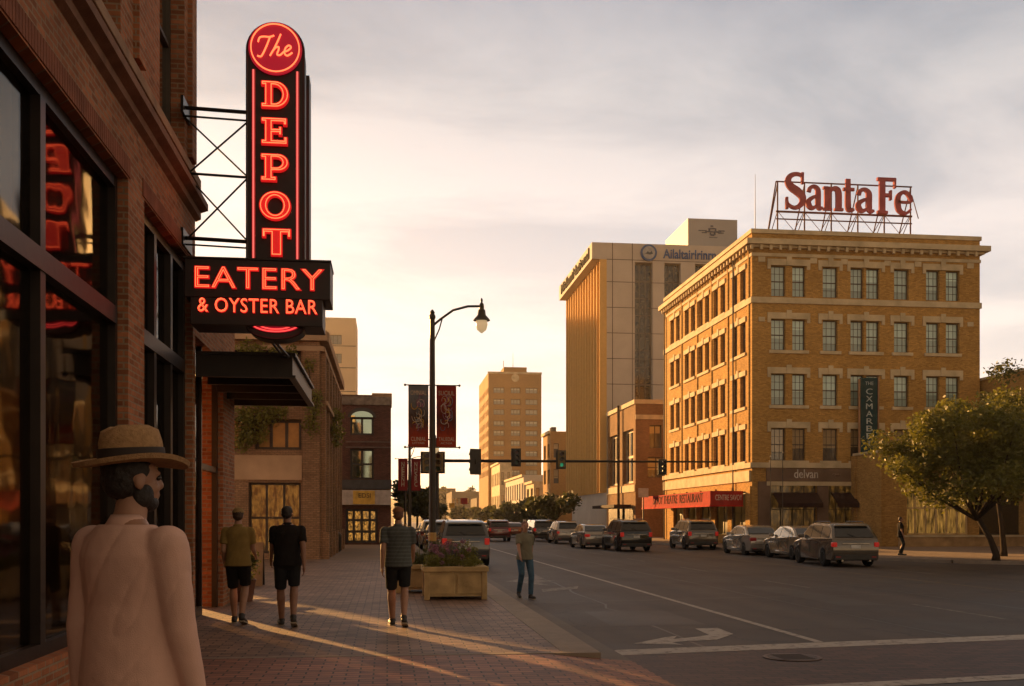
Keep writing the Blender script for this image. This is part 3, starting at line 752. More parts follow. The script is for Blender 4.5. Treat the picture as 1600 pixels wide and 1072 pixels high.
for ya_, yb_ in ((6.55, ymul - 0.12), (ymul + 0.12, ymul + 0.62)):
    bm = BM(); box(bm, NX - 0.36, NX - 0.345, ya_, yb_, 4.0, 5.5); NB('sky_pale_panel', bm, m_skypaleN)
bm = BM(); box(bm, -8.98, -8.93, 4.8, 12.3, 1.0, 2.9); NB('added_glow_panel', bm, litglass('added_warm_glow', (1.0, 0.42, 0.07), 0.9, 1.6, 2.5, 0.45, 0.66))  # emissive panel added to warm the dark room
bm = BM(); box(bm, -8.7, -8.0, 5.0, 12.0, 0.02, 1.1, 0.02); NB('bar_counter', bm, mat('bar_wood', (0.16, 0.07, 0.025), 0.35, coat=0.4))
bm = BM(); box(bm, NX - 1.0, NX - 0.55, 15.1, 15.6, 0.02, 4.4, 0.02); NB('timber_column', bm, mat('amber_timber', (0.50, 0.27, 0.07), 0.6, bump=0.3))
# entrance porch beyond the corner: beam, brick pier, canopy
bm = BM(); box(bm, NX - 0.45, NX, 16.62, 20.8, 4.5, 5.35); NB('porch_beam', bm, m_brickN)
bm = BM(); box(bm, NX - 0.5, NX + 0.0, 19.35, 20.78, 0, 4.49); NB('porch_pier', bm, m_brickN)
bm = BM()
for yy in (16.68, 17.6, 19.2):
    box(bm, NX - 0.18, NX - 0.08, yy, yy + 0.08, 0, 4.49)
box(bm, NX - 0.18, NX - 0.08, 16.76, 17.6, 0.0, 0.16); box(bm, NX - 0.17, NX - 0.09, 17.68, 19.2, 2.45, 2.55)
NB('door_frame', bm, m_darksteel)
bm = BM(); box(bm, NX - 0.135, NX - 0.125, 16.76, 17.6, 0.16, 4.49); NB('side_light', bm, m_glassN)
bm = BM(); box(bm, NX - 6.2, NX - 0.46, 16.62, 20.8, 4.6, 4.8); NB('porch_roof', bm, m_steel)
bm = BM()
cx1, cy0, cy1, cz0, cz1 = -1.5, 16.65, 20.8, 3.86, 4.26
box(bm, NX + .003, cx1, cy0, cy0 + 0.06, cz0, cz1); box(bm, cx1 - 0.06, cx1, cy0 + 0.06, cy1, cz0, cz1); box(bm, NX + .003, cx1 - 0.06, cy1 - 0.06, cy1, cz0, cz1)
box(bm, NX + .003, cx1 - 0.06, cy0 + 0.06, cy1 - 0.06, cz0 + 0.20, cz0 + 0.24)
box(bm, cx1, cx1 + 0.05, cy0 - 0.03, cy1 + 0.03, cz1 - 0.05, cz1); box(bm, cx1, cx1 + 0.05, cy0 - 0.03, cy1 + 0.03, cz0, cz0 + 0.04)
box(bm, NX + .003, cx1, cy0 - 0.03, cy0, cz1 - 0.05, cz1); box(bm, NX + .003, cx1, cy0 - 0.03, cy0, cz0, cz0 + 0.04)
for yy in (17.7, 18.75, 19.8): box(bm, NX + .003, cx1 - 0.06, yy, yy + 0.07, cz0 + 0.02, cz0 + 0.198)
NB('canopy', bm, m_steel)
bm = BM(); tube(bm, [(NX, 18.7, 6.0), (cx1 - 0.15, 18.7, cz1)], 0.022); NB('canopy_rod', bm, m_darksteel)
# warm pendant lamps in the dining room
m_lamp = emit('warm_lamp_glow', (1.0, 0.5, 0.16), 60)
lampspots = [(-4.6, 8.2, 2.5), (-5.6, 10.2, 2.7), (-4.4, 11.4, 2.3), (-6.8, 6.4, 2.6), (-4.6, 14.2, 2.7), (-5.2, 15.5, 2.5)]
lamplabel = ['warm pendant lamp behind the large left shop window', 'pendant lamp hanging deep inside behind the brick pier', 'low pendant lamp just left of the brick pier',
             'pendant lamp far back in the dining room', 'pendant lamp behind the entrance glazing', 'pendant lamp nearest the entrance door']
for i, (x, y, z) in enumerate(lampspots):
    t = thing('pendant_lamp', lamplabel[i], 'lamp', (x, y, z), group='pendant lamps in the dining room')
    bm = BM(); tube(bm, [(0, 0, 0.12), (0, 0, 5.9 - z)], 0.008, 6); newobj('cord', bm, m_darksteel, t)
    bm = BM(); lathe(bm, [(0.03, 0.2), (0.06, 0.14), (0.16, 0.0), (0.155, 0.0), (0.03, 0.12)], seg=20); newobj('lamp_shade', bm, m_darksteel, t)
    bm = BM(); ball(bm, (0, 0, 0.02), 0.06, seg=12); newobj('bulb', bm, m_lamp, t, smooth=True)

# ================================================================== THE DEPOT SIGN
m_sign = mat('sign_black', (0.018, 0.009, 0.009), 0.45, var=0.4)
m_red = mat('sign_red_enamel', (0.30, 0.012, 0.02), 0.4, var=0.15, coat=0.3)
m_letter = emit('letter_face_lit_red', (0.40, 0.006, 0.006), 0.55)
m_disc = emit('disc_face_lit_red', (0.17, 0.002, 0.008), 0.75)
m_neon = emit('neon_orange_tube', (1.0, 0.13, 0.045), 1.1)
m_neonr = emit('neon_red_tube', (0.9, 0.06, 0.05), 0.7)
SY = 15.5
sx0, sx1 = XatY(386, SY), XatY(475, SY)
def sz(v, u=430): return Zat(v, XatY(u, SY), SY)
scx = (sx0 + sx1) / 2; sr = (sx1 - sx0) / 2
sign = thing('neon_sign', 'tall black blade sign with red neon letters THE DEPOT over the eatery box', 'neon sign', (scx, SY, sz(528)))
sroot = Vector((scx, SY, sz(528)))
def SG(name, bm, m, parent=None, **k): bm.transform(Matrix.Translation(-sroot)); return newobj(name, bm, m, parent or sign, **k)
ztop = sz(37); zbot = sz(530)
prof = [(scx + sr * math.cos(R(a)), ztop - sr + sr * math.sin(R(a))) for a in range(0, 181, 9)] + [(scx + sr * math.cos(R(a)), zbot + sr * 0.45 + sr * 0.45 * math.sin(R(a))) for a in range(180, 361, 9)]
bm = BM(); prism(bm, prof, SY, SY + 0.42, 'XZ'); SG('cabinet', bm, m_sign)
bm = BM(); box(bm, sx0 + 0.08, sx1 + 0.04, SY + 0.52, SY + 0.88, sz(420), sz(92)); SG('rear_cabinet', bm, m_sign)
bm = BM(); tube(bm, [(sx1 - 0.02, SY + 0.42, sz(420)), (sx1 - 0.02, SY + 0.42, sz(110))], 0.012); SG('edge_tube', bm, m_neonr)
# raised rim
bm = BM()
for zz in (0,):
    P1 = [(x, SY - 0.01, z) for x, z in prof]; tube(bm, P1 + [P1[0]], 0.018, 6, cap=False)
SG('rim', bm, m_sign)
for xx in (sx0 + 0.095, sx1 - 0.095):
    bm = BM(); tube(bm, [(xx, SY - 0.035, sz(412)), (xx, SY - 0.035, sz(112))], 0.013); SG('border_tube', bm, emit('dim_neon_border', (0.85, 0.12, 0.10), 0.5))
    bm = BM(); box(bm, xx - 0.03, xx + 0.03, SY - 0.012, SY - 0.001, sz(412), sz(110)); SG('border_strip', bm, m_red)
# disc with The
dcz = sz(78); dr = sr * 0.94
bm = BM(); prism(bm, [(scx + dr * math.cos(R(a)), dcz + dr * math.sin(R(a))) for a in range(0, 360, 8)], SY - 0.05, SY - 0.02, 'XZ'); disc = SG('disc', bm, m_disc)
bm = BM(); tube(bm, [(scx + dr * 0.9 * math.cos(R(a)), SY - 0.075, dcz + dr * 0.9 * math.sin(R(a))) for a in range(0, 361, 8)], 0.010, 6, cap=False); SG('ring_tube', bm, m_neon, disc)
def neonpx(strokes, r, parent, name='script_tube', m=None, Y=None):
    bm = BM()
    for s in strokes:
        pts = []
        n = len(s)
        for i in range(n - 1):      # Catmull-Rom through the points
            p0, p1, p2, p3 = (Vector((*s[max(i - 1, 0)], 0)), Vector((*s[i], 0)), Vector((*s[i + 1], 0)), Vector((*s[min(i + 2, n - 1)], 0)))
            for k in range(5):
                t = k / 5
                pts.append(0.5 * ((2 * p1) + (p2 - p0) * t + (2 * p0 - 5 * p1 + 4 * p2 - p3) * t * t + (3 * p1 - p0 - 3 * p2 + p3) * t ** 3))
        pts.append(Vector((*s[-1], 0)))
        tube(bm, [(XatY(p.x, SY), Y or SY - 0.08, Zat(p.y, XatY(p.x, SY), SY)) for p in pts], r, 6)
    return SG(name, bm, m or m_neon, parent, smooth=True)
def c3(p): return (380 + p[0] / 4.873, 20 + p[1] / 4.873)
The = [[(118, 240), (130, 208), (160, 200), (205, 203), (240, 192)], [(208, 205), (185, 265), (160, 320), (140, 350), (112, 345)],
       [(290, 182), (265, 240), (235, 300), (208, 345)], [(222, 320), (250, 285), (275, 280), (272, 305), (262, 335), (285, 340), (310, 318)],
       [(310, 318), (345, 305), (368, 282), (350, 268), (325, 290), (318, 325), (340, 345), (378, 322)]]
neonpx([[c3(p) for p in s] for s in The], 0.0125, disc)
# the oval under the box
bm = BM(); prism(bm, [(scx + dr * math.cos(R(a)), sz(503) + dr * 0.42 * math.sin(R(a))) for a in range(180, 361, 9)], SY - 0.04, SY - 0.012, 'XZ'); SG('lower_disc', bm, m_disc)
for k in (0.93, 0.72):
    bm = BM(); tube(bm, [(scx + dr * k * math.cos(R(a)), SY - 0.06, sz(503) + dr * 0.42 * k * math.sin(R(a))) for a in range(190, 351, 8)], 0.010, 6); SG('lower_tube', bm, m_neonr)
# DEPOT slab letters: outlines in a 1 x 1 box
s_, t_ = 0.30, 0.18     # stem, arm thickness
q = 0.10
GL = {
    'D': [[(0, 0), (0.5, 0)] + arc(0.5, 0.5, 0.5, 0.5, -90, 90, 16)[1:] + [(0, 1), (0, 1 - t_), (0.12, 1 - t_), (0.12, t_), (0, t_)],
          ([(0.12 + s_, t_), (0.12 + s_, 1 - t_)] + arc(0.48, 0.5, 0.26, 0.5 - t_, 90, -90, 12))],
    'E': [[(0, 0), (0.95, 0), (0.95, 0.30), (0.80, 0.30), (0.80, t_), (0.12 + s_, t_), (0.12 + s_, 0.42), (0.62, 0.42), (0.62, 0.34), (0.75, 0.34), (0.75, 0.68), (0.62, 0.68), (0.62, 0.60), (0.12 + s_, 0.60), (0.12 + s_, 1 - t_), (0.78, 1 - t_), (0.78, 0.72), (0.93, 0.72), (0.93, 1), (0, 1), (0, 1 - t_), (0.12, 1 - t_), (0.12, t_), (0, t_)]],
    'P': [[(0, 0), (0.56, 0), (0.56, t_), (0.12 + s_, t_), (0.12 + s_, 0.36), (0.6, 0.36)] + arc(0.6, 0.68, 0.38, 0.32, -90, 90, 14)[1:] + [(0, 1), (0, 1 - t_), (0.12, 1 - t_), (0.12, t_), (0, t_)],
          [(0.12 + s_, 0.52), (0.12 + s_, 0.84)] + arc(0.55, 0.68, 0.18, 0.16, 90, -90, 10)],
    'O': [arc(0.5, 0.5, 0.56, 0.53, 0, 352, 26), arc(0.5, 0.5, 0.27, 0.32, 352, 0, 26)],
    'T': [[(0.35, 0), (0.75, 0), (0.75, 0.82 - 0.0), (0.92, 0.82), (0.92, 0.66), (1.06, 0.66), (1.06, 1), (0.04, 1), (0.04, 0.66), (0.18, 0.66), (0.18, 0.82), (0.35, 0.82)]],
}
for ch, v0, v1 in (('D', 130, 172), ('E', 187, 229), ('P', 243, 286), ('O', 302, 345), ('T', 359, 402)):
    hgt = sz(v0) - sz(v1); wd = hgt * 1.02
    loc = Vector((scx - wd * 0.5, SY - 0.05, sz(v1))) - sroot
    me = stand(curvemesh(GL[ch], 0.035), loc / 1, 'S', wd, hgt, [m_letter])
    o = newobj('letter', me, None, sign); o['label'] = 'letter ' + ch + ' of the blade sign'
    GLs = [[(0.5 + (x - 0.5) * 1.0, y) for x, y in c] for c in GL[ch]]
    me = curvemesh(GLs, outline=True, offset=-0.055, bevel=0.014)
    me = stand(me, loc + Vector((0, -0.045, 0)), 'S', wd, hgt, [m_neon])
    newobj('neon_tube', me, None, o)
# EATERY & OYSTER BAR box
bx0, bx1 = XatY(291, SY), XatY(517, SY)
lx0, lx1 = XatY(300, SY), XatY(505, SY)
zt, zm, zb = sz(411), sz(470), sz(512)
bm = BM(); box(bm, bx0, bx1, SY - 0.14, SY + 0.62, zm, zt, 0.01); SG('upper_box', bm, m_sign)
bm = BM(); box(bm, lx0, lx1, SY - 0.135, SY + 0.56, zb, zm - 0.002, 0.01); SG('lower_box', bm, m_sign)
bm = BM(); box(bm, bx0 - 0.02, bx1 + 0.012, SY - 0.16, SY + 0.64, zt + 0.001, zt + 0.025); SG('cap_flashing', bm, m_steel)
def sanstubes(body, u0, u1, v0, v1, br):
    me = textmesh(body, 1.0, 0.02, spacing=1.05, offset=0.018)
    xs = [v.co.x for v in me.vertices]; ys = [v.co.y for v in me.vertices]
    X0, X1 = XatY(u0, SY), XatY(u1, SY); Z0, Z1 = sz(v1), sz(v0)
    kx, ky = (X1 - X0) / (max(xs) - min(xs)), (Z1 - Z0) / (max(ys) - min(ys))
    base = Vector((X0 - min(xs) * kx, SY - 0.165, Z0 - min(ys) * ky)) - sroot
    o = newobj('lettering', stand(me, base, 'S', kx, ky, [m_letter]), None, sign); o['label'] = 'red letters reading ' + body
    me = textmesh(body, 1.0, outline=True, offset=-0.020, bevel=br, spacing=1.05)
    newobj('neon_tube', stand(me, base + Vector((0, -0.03, 0)), 'S', kx, ky, [m_neon]), None, o)
sanstubes('EATERY', 307, 508, 423, 457, 0.009)
sanstubes('& OYSTER BAR', 312, 498, 471, 494, 0.012)
# bracket frame to the wall
bm = BM()
for yy in (SY + 0.12,):
    for v, r in ((173, 0.03), (186, 0.016), (275, 0.02), (376, 0.03), (386, 0.014)):
        tube(bm, [(NX, yy, sz(v) + 0.03), (sx0 + 0.02, yy, sz(v))], r, 8)
    for va, vb in ((187, 275), (275, 376)):
        tube(bm, [(NX + 0.05, yy, sz(va)), (sx0, yy, sz(vb))], 0.014, 6); tube(bm, [(NX + 0.05, yy, sz(vb)), (sx0, yy, sz(va))], 0.014, 6)
SG('bracket', bm, m_darksteel, smooth=True, angle=40)
bm = BM()
for v in (172, 376): box(bm, NX - 0.0, NX + 0.04, SY - 0.05, SY + 0.65, sz(v) - 0.1, sz(v) + 0.14)
for q_ in islands(bm): SG('wall_plate', q_, m_darksteel)
bm = BM(); tube(bm, [(scx - 0.05, SY + 0.2, zbot + 0.02), (scx + 0.1, SY + 0.9, zbot - 0.12), (cx1 - 0.3, 17.0, cz1)], 0.022); SG('stay', bm, m_darksteel)
# ================================================================== BUILDINGS
m_sfW = brick('ochre_brick', (0.56, 0.31, 0.082), (0.34, 0.180, 0.048), (0.37, 0.22, 0.075), bump=0.4, stain=0.25, sscale=0.25)
m_lime = mat('pale_limestone', (0.52, 0.42, 0.27), 0.8, var=0.22, vscale=1.2, bump=0.3, bscale=12)
m_stone2 = mat('brown_stone_band', (0.16, 0.105, 0.075), 0.8, var=0.3, vscale=0.8, bump=0.3)
m_wframe = mat('brown_window_frame', (0.055, 0.036, 0.026), 0.5)
m_blindS = blindglass('blind_glass_pale', (0.44, 0.62, 0.57), (0.25, 0.36, 0.33), 0.45, 0.15)
m_blindW = blindglass('blind_glass_dark', (0.05, 0.045, 0.035), (0.012, 0.012, 0.012), 0.5, 0.5)
m_warmReflLow = blindglass('warm_refl_glass', (0.36, 0.25, 0.12), (0.05, 0.035, 0.025), 0.5, 0.3)  # warm reflections are put into this pane colour
m_dkglass = mat('dark_window_glass', (0.015, 0.014, 0.013), 0.06, spec=0.9, coat=1.0)
m_dkfr = mat('dark_shop_frame', (0.03, 0.022, 0.018), 0.45)
m_roof = mat('roof_gravel', (0.12, 0.10, 0.08), 0.9)
class B:
    """a building thing: shell walls with openings, then parts"""
    def __init__(s, name, label, x0, x1, y0, y1, h, wallm, group=None, cat='building', opsS=(), opsSide=(), side='W', depth=0.2, base=0.0, parapet=0.5):
        s.x0, s.x1, s.y0, s.y1, s.h = x0, x1, y0, y1, h
        s.root = Vector(((x0 + x1) / 2, (y0 + y1) / 2, base)); s.t = thing(name, label, cat, s.root, group=group)
        bm = BM(); s.side = side; s.depth = depth
        oS = [(a - x0, b - x0, c, d) for a, b, c, d in opsS]; oW = [(a - y0, b - y0, c, d) for a, b, c, d in opsSide]
        wall(bm, (x0, y0, 0), (1, 0, 0), x1 - x0, base, h, oS, depth, (0, 1, 0))
        wall(bm, (x0, y0, 0), (0, 1, 0), y1 - y0, base, h, oW if side == 'W' else (), depth, (1, 0, 0))
        wall(bm, (x1, y0, 0), (0, 1, 0), y1 - y0, base, h, oW if side == 'E' else (), depth, (-1, 0, 0))
        wall(bm, (x0, y1, 0), (1, 0, 0), x1 - x0, base, h, (), depth, (0, -1, 0))
        s.add('wall', bm, wallm)
        bm = BM(); box(bm, x0 + 0.05, x1 - 0.05, y0 + 0.05, y1 - 0.05, h - parapet - 0.1, h - parapet); s.add('roof', bm, m_roof)
    def add(s, name, bm, m, label=None, **k):
        bm.transform(Matrix.Translation(-s.root)); o = newobj(name, bm, m, s.t, **k)
        if label: o['label'] = label
        return o
    def bx(s, name, m, *c, bevel=0, label=None):
        bm = BM(); box(bm, *c, bevel); return s.add(name, bm, m, label)
    def win(s, face, a, b, z0, z1, fm, pm, style='sash', **k):
        plane = {'S': s.y0, 'W': s.x0, 'E': s.x1}[face]
        return window(s.t, face, plane, a, b, z0, z1, s.depth, fm, pm, style, s.root, **k)

# ---- the Santa Fe building
SFY0 = YatX(1175, RX); SFY1 = YatX(1038, RX); SFX1 = XatY(1531, SFY0)
def sfz(v): return Zat(v, XatY(1215, SFY0), SFY0)
SFH = Zat(360, RX, SFY0)
rows = [(sfz(463), sfz(415)), (sfz(547), sfz(498.5)), (sfz(633), sfz(584)), (sfz(719.5), sfz(669))]
colsS = [(1205, 1227.5), (1238, 1258.6), (1285.6, 1309), (1329, 1349.5), (1353.5, 1374), (1397, 1420), (1447, 1467.8), (1478, 1499)]
groupsS = [(1199, 1265.5, 2), (1278.5, 1316, 1), (1323.5, 1382, 2), (1391, 1428, 1), (1441.6, 1504, 2)]
bays = [(1143.7, 1165), (1114.6, 1133), (1091.6, 1108), (1070, 1086), (1047.5, 1062)]
gz1 = sfz(755)          # head of the shop fronts
opsS = [(XatY(a, SFY0), XatY(b, SFY0), z0, z1) for a, b in colsS for z0, z1 in rows]
shopS = [(1204, 1276, 0.6, gz1), (1294, 1352, 0.6, gz1)]
opsS += [(XatY(a, SFY0), XatY(b, SFY0), z0, z1) for a, b, z0, z1 in shopS]
opsW = []; colsW = []
for a, b in bays:
    y1_, y0_ = YatX(a, RX), YatX(b, RX); g = (y1_ - y0_) * 0.11; mid = (y0_ + y1_) / 2
    colsW += [(y0_, mid - g), (mid + g, y1_)]
for a, b in colsW:
    for z0, z1 in rows: opsW.append((a, b, z0, z1))
shopW = [(SFY0 + 1.2 + i * 3.45, SFY0 + 3.9 + i * 3.45, 0.6, 3.4) for i in range(5)]
opsW += shopW
sf = B('brick_building', 'five storey ochre brick building carrying the Santa Fe roof sign', RX, SFX1, SFY0, SFY1, SFH, m_sfW, opsS=opsS, opsSide=opsW, parapet=0.9)
for ci, (a, b) in enumerate(colsS):
    for ri, (z0, z1) in enumerate(rows):
        sf.win('S', XatY(a, SFY0), XatY(b, SFY0), z0, z1, m_wframe, m_warmReflLow if ri == 3 else m_blindS, 'sashgrid')
for a, b in colsW:
    for ri, (z0, z1) in enumerate(rows): sf.win('W', a, b, z0, z1, m_wframe, m_blindW, 'sash')
m_shopin = glass('street_shop_glass', (0.35, 0.3, 0.25), 1.4)
m_lit1 = litglass('amber_lit_shop', (0.8, 0.36, 0.06), 0.08, 2.4, 0.9, 0.45, 0.75)
for a, b, z0, z1 in shopS: sf.win('S', XatY(a, SFY0), XatY(b, SFY0), z0, z1, m_dkfr, m_lit1, 'm4x2', name='shop_window')
for a, b, z0, z1 in shopW: sf.win('W', a, b, z0, z1, m_dkfr, m_lit1, 'm2x2', name='shop_window')
for ri, (z0, z1) in enumerate(rows):
    for a, b, n in groupsS:
        xa, xb = XatY(a, SFY0), XatY(b, SFY0); p = 0.07
        bm = BM(); y = SFY0
        box(bm, xa, xb, y - p, y - 0.003, z1 + 0.02, z1 + 0.40); box(bm, xa, xa + 0.2, y - p, y - 0.003, z1 - 0.22, z1 + 0.018); box(bm, xb - 0.2, xb, y - p, y - 0.003, z1 - 0.22, z1 + 0.018)
        box(bm, (xa + xb) / 2 - 0.16, (xa + xb) / 2 + 0.16, y - p - 0.05, y - p - 0.002, z1 + 0.02, z1 + 0.56)
        sf.add('lintel', bm, m_lime)
        if ri != 0:
            bm = BM(); box(bm, xa + 0.1, xb - 0.1, y - 0.1, y - 0.003, z0 - 0.2, z0 - 0.004); sf.add('sill', bm, m_lime)
    for i in range(0, len(colsW), 2):
        a, b = colsW[i][0], colsW[i + 1][1]; x = RX
        bm = BM(); box(bm, x - 0.08, x - 0.003, a - 0.12, b + 0.12, z1 + 0.02, z1 + 0.34); box(bm, x - 0.12, x - 0.082, (a + b) / 2 - 0.15, (a + b) / 2 + 0.15, z1 + 0.02, z1 + 0.5)
        sf.add('lintel', bm, m_lime)
        bm = BM(); box(bm, x - 0.1, x - 0.003, a - 0.1, b + 0.1, z0 - 0.2, z0 - 0.004); sf.add('sill', bm, m_lime)
# cornice, belts, dentils
zc0, zc1 = sfz(388), sfz(376)
def band(z0, z1, p, m, name, x0=None, x1=None):
    bm = BM(); X0, X1 = sf.x0, sf.x1
    box(bm, X0 - p, X1 + p, SFY0 - p, SFY0 - 0.002, z0, z1); box(bm, X0 - p, X0 - 0.002, SFY0 - 0.001, SFY1 + p * 0.3, z0, z1); box(bm, X1 + 0.002, X1 + p, SFY0 - 0.001, SFY1, z0, z1)
    return sf.add(name, bm, m)
band(zc0, zc0 + 0.14, 0.22, m_lime, 'cornice_bed'); band(zc0 + 0.142, zc1, 0.48, m_lime, 'cornice')
band(SFH - 0.16, SFH + 0.10, 0.08, m_lime, 'coping')
band(sfz(474), sfz(465), 0.09, m_lime, 'belt_course'); band(sfz(731), sfz(723), 0.16, m_lime, 'belt_course')
band(sfz(401), sfz(396), 0.05, m_lime, 'belt_course')
bm = BM()
x = sf.x0 - 0.2
while x < sf.x1: box(bm, x, x + 0.17, SFY0 - 0.34, SFY0 - 0.222, zc0 - 0.16, zc0 + 0.138); x += 0.62
y = SFY0
while y < SFY1: box(bm, sf.x0 - 0.34, sf.x0 - 0.222, y, y + 0.17, zc0 - 0.16, zc0 + 0.138); y += 0.62
for q_ in islands(bm): sf.add('dentil', q_, m_lime)
# small stone blocks set in the brickwork
bm = BM()
for u in (1190, 1271, 1319, 1386.5, 1434, 1516):
    x = XatY(u, SFY0); box(bm, x - 0.22, x + 0.22, SFY0 - 0.05, SFY0 - 0.003, sfz(410), sfz(402))
for u in (1190, 1516): x = XatY(u, SFY0); box(bm, x - 0.2, x + 0.2, SFY0 - 0.05, SFY0 - 0.003, sfz(503), sfz(496))
for q_ in islands(bm): sf.add('stone_block', q_, m_lime)
# brown sign band over the shops, pilasters
sf.bx('fascia', m_stone2, sf.x0 + 0.9, XatY(1358, SFY0), SFY0 - 0.14, SFY0 - 0.003, sfz(752), sfz(732))
sf.bx('fascia_moulding', m_lime, sf.x0 + 0.9, XatY(1358, SFY0), SFY0 - 0.20, SFY0 - 0.142, sfz(759), sfz(752.5))
for a_, b_ in ((1184, 1204), (1276.3, 1293.7), (1352.3, 1360)):
    sf.bx('shop_pier', m_stone2, XatY(a_, SFY0), XatY(b_, SFY0), SFY0 - 0.09, SFY0 - 0.003, 0, gz1 + 0.1)
for a_, b_ in ((1204.2, 1275.8), (1294.2, 1351.8)): sf.bx('shop_stall_riser', m_dkfr, XatY(a_, SFY0), XatY(b_, SFY0), SFY0 - 0.07, SFY0 - 0.003, 0, 0.595)
sf.bx('side_fascia', m_lime, RX - 0.12, RX - 0.003, SFY0 + 0.2, SFY1, sfz(752), sfz(735))
bm = BM()
for yy in [SFY0 + 0.1 + i * 3.45 for i in range(6)]: box(bm, RX - 0.10, RX - 0.003, yy, yy + 0.7, 0, 3.7)
for q_ in islands(bm): sf.add('side_pier', q_, m_sfW)
bm = BM()
for i in range(5):   # thin pilaster lines between the bays
    yy = (colsW[2 * i][0] - 0.62); box(bm, RX - 0.07, RX - 0.003, yy - 0.1, yy + 0.1, sfz(722), zc0)
for q_ in islands(bm): sf.add('side_pilaster', q_, m_sfW)
bm = BM(); tube(bm, [(RX - 0.12, SFY0 + 3.2, 0), (RX - 0.12, SFY0 + 3.2, zc0)], 0.05, 8); tube(bm, [(RX - 0.12, SFY1 - 0.4, 0), (RX - 0.12, SFY1 - 0.4, zc0)], 0.06, 8)
for q_ in islands(bm): sf.add('drainpipe', q_, m_dkfr)
m_wht = mat('off_white_letters', (0.55, 0.5, 0.45), 0.5)
letters('shop_lettering', 'delvan', 0.78, (XatY(1258, SFY0), SFY0 - 0.16, sfz(741)), m_wht, sf.t, 'S', 0.02, sf.root, width=1.55)
letters('shop_lettering', 'GRILL', 0.24, (XatY(1306, SFY0), SFY0 - 0.16, sfz(742)), mat('dim_letters', (0.20, 0.13, 0.10), 0.5), sf.t, 'S', 0.02, sf.root)
# dark awnings over the two shop windows
m_awn = mat('dark_brown_canvas', (0.03, 0.014, 0.012), 0.8)
for a, b, za in ((1206, 1275, 0.3), (1297, 1350, 0.25)):
    xa, xb = XatY(a, SFY0), XatY(b, SFY0)
    bm = BM(); prism(bm, [(SFY0 - 0.15, 3.3), (SFY0 - 1.1, 2.62), (SFY0 - 1.1, 2.35), (SFY0 - 1.06, 2.35), (SFY0 - 1.05, 2.6), (SFY0 - 0.15, 3.2)], xa, xb, 'YZ')
    sf.add('awning', bm, m_awn)
# red marquee on the street side
AX = 20.3; AY0 = SFY0 + 1.2; AY1 = YatX(1003, AX)
az1, az0 = Zat(767, AX, AY0), Zat(790, AX, AY0)
m_rawn = mat('red_awning_canvas', (0.34, 0.03, 0.024), 0.9, var=0.2)
m_rawn2 = mat('bright_red_trim', (0.42, 0.025, 0.02), 0.9)
bm = BM(); box(bm, AX, RX - 0.15, AY0, AY1, az0, az1); sf.add('marquee', bm, m_rawn)
bm = BM(); box(bm, AX - 0.04, AX - 0.002, AY0 - 0.03, AY1, az0 - 0.06, az0 + 0.06); box(bm, AX - 0.04, RX - 0.15, AY0 - 0.04, AY0 - 0.002, az0 - 0.06, az0 + 0.04); sf.add('marquee_trim', bm, m_rawn2)
letters('marquee_lettering', 'CENTRE SAVOY', 0.5, ((AX + RX) / 2 + .05, AY0 - 0.01, (az0 + az1) / 2 + 0.03), mat('cream_letters', (0.6, 0.5, 0.4), 0.5), sf.t, 'S', 0.01, sf.root, width=1.75)
letters('marquee_lettering', 'SAVOY THEATRE  RESTAURANT', 0.85, (AX - 0.01, (AY0 + AY1) / 2 - 1.0, (az0 + az1) / 2 + 0.05), mat('dark_red_letters', (0.05, 0.008, 0.008), 0.95), sf.t, 'W', 0.01, sf.root, width=12.5)
# vertical blade banner sign on the front
bxa, bxb = XatY(1338, SFY0), XatY(1364, SFY0)
bl = thing('blade_sign', 'tall dark teal vertical sign with pale letters on the brick front beside the tree', 'sign', ((bxa + bxb) / 2, SFY0, sfz(720)))
br = Vector(bl.location)
bm = BM(); box(bm, bxa, bxb, SFY0 - 0.62, SFY0 - 0.42, sfz(719), sfz(590), 0.02); bm.transform(Matrix.Translation(-br)); newobj('panel', bm, mat('dark_teal_panel', (0.006, 0.04, 0.05), 0.9), bl)
bm = BM(); box(bm, bxa - 0.10, bxa - 0.01, SFY0 - 0.58, SFY0 - 0.46, sfz(722), sfz(592)); box(bm, bxb + 0.05, bxb + 0.13, SFY0 - 0.58, SFY0 - 0.46, sfz(722), sfz(588)); bm.transform(Matrix.Translation(-br)); newobj('frame', bm, mat('copper_edge', (0.30, 0.15, 0.07), 0.5), bl)
bm = BM()
for v in (600, 655, 712): box(bm, (bxa + bxb) / 2 - 0.05, (bxa + bxb) / 2 + 0.05, SFY0 - 0.42, SFY0 - 0.002, sfz(v) - 0.05, sfz(v) + 0.05)
bm.transform(Matrix.Translation(-br)); newobj('bracket', bm, m_dkfr, bl)
m_bll = mat('pale_teal_letters', (0.35, 0.42, 0.42), 0.5)
for i, ch in enumerate('CXMARBEI'):
    o = letters('letter', ch, 0.52, ((bxa + bxb) / 2, SFY0 - 0.63, sfz(612 + i * 11.6)), m_bll, bl, 'S', 0.008, br, width=0.42 if ch != 'I' else 0.1)
letters('lettering', 'THE', 0.3, ((bxa + bxb) / 2, SFY0 - 0.63, sfz(599)), m_bll, bl, 'S', 0.008, br)
letters('lettering', 'PLACE', 0.24, ((bxa + bxb) / 2, SFY0 - 0.63, sfz(711)), mat('gold_letters', (0.5, 0.3, 0.1), 0.5), bl, 'S', 0.008, br)
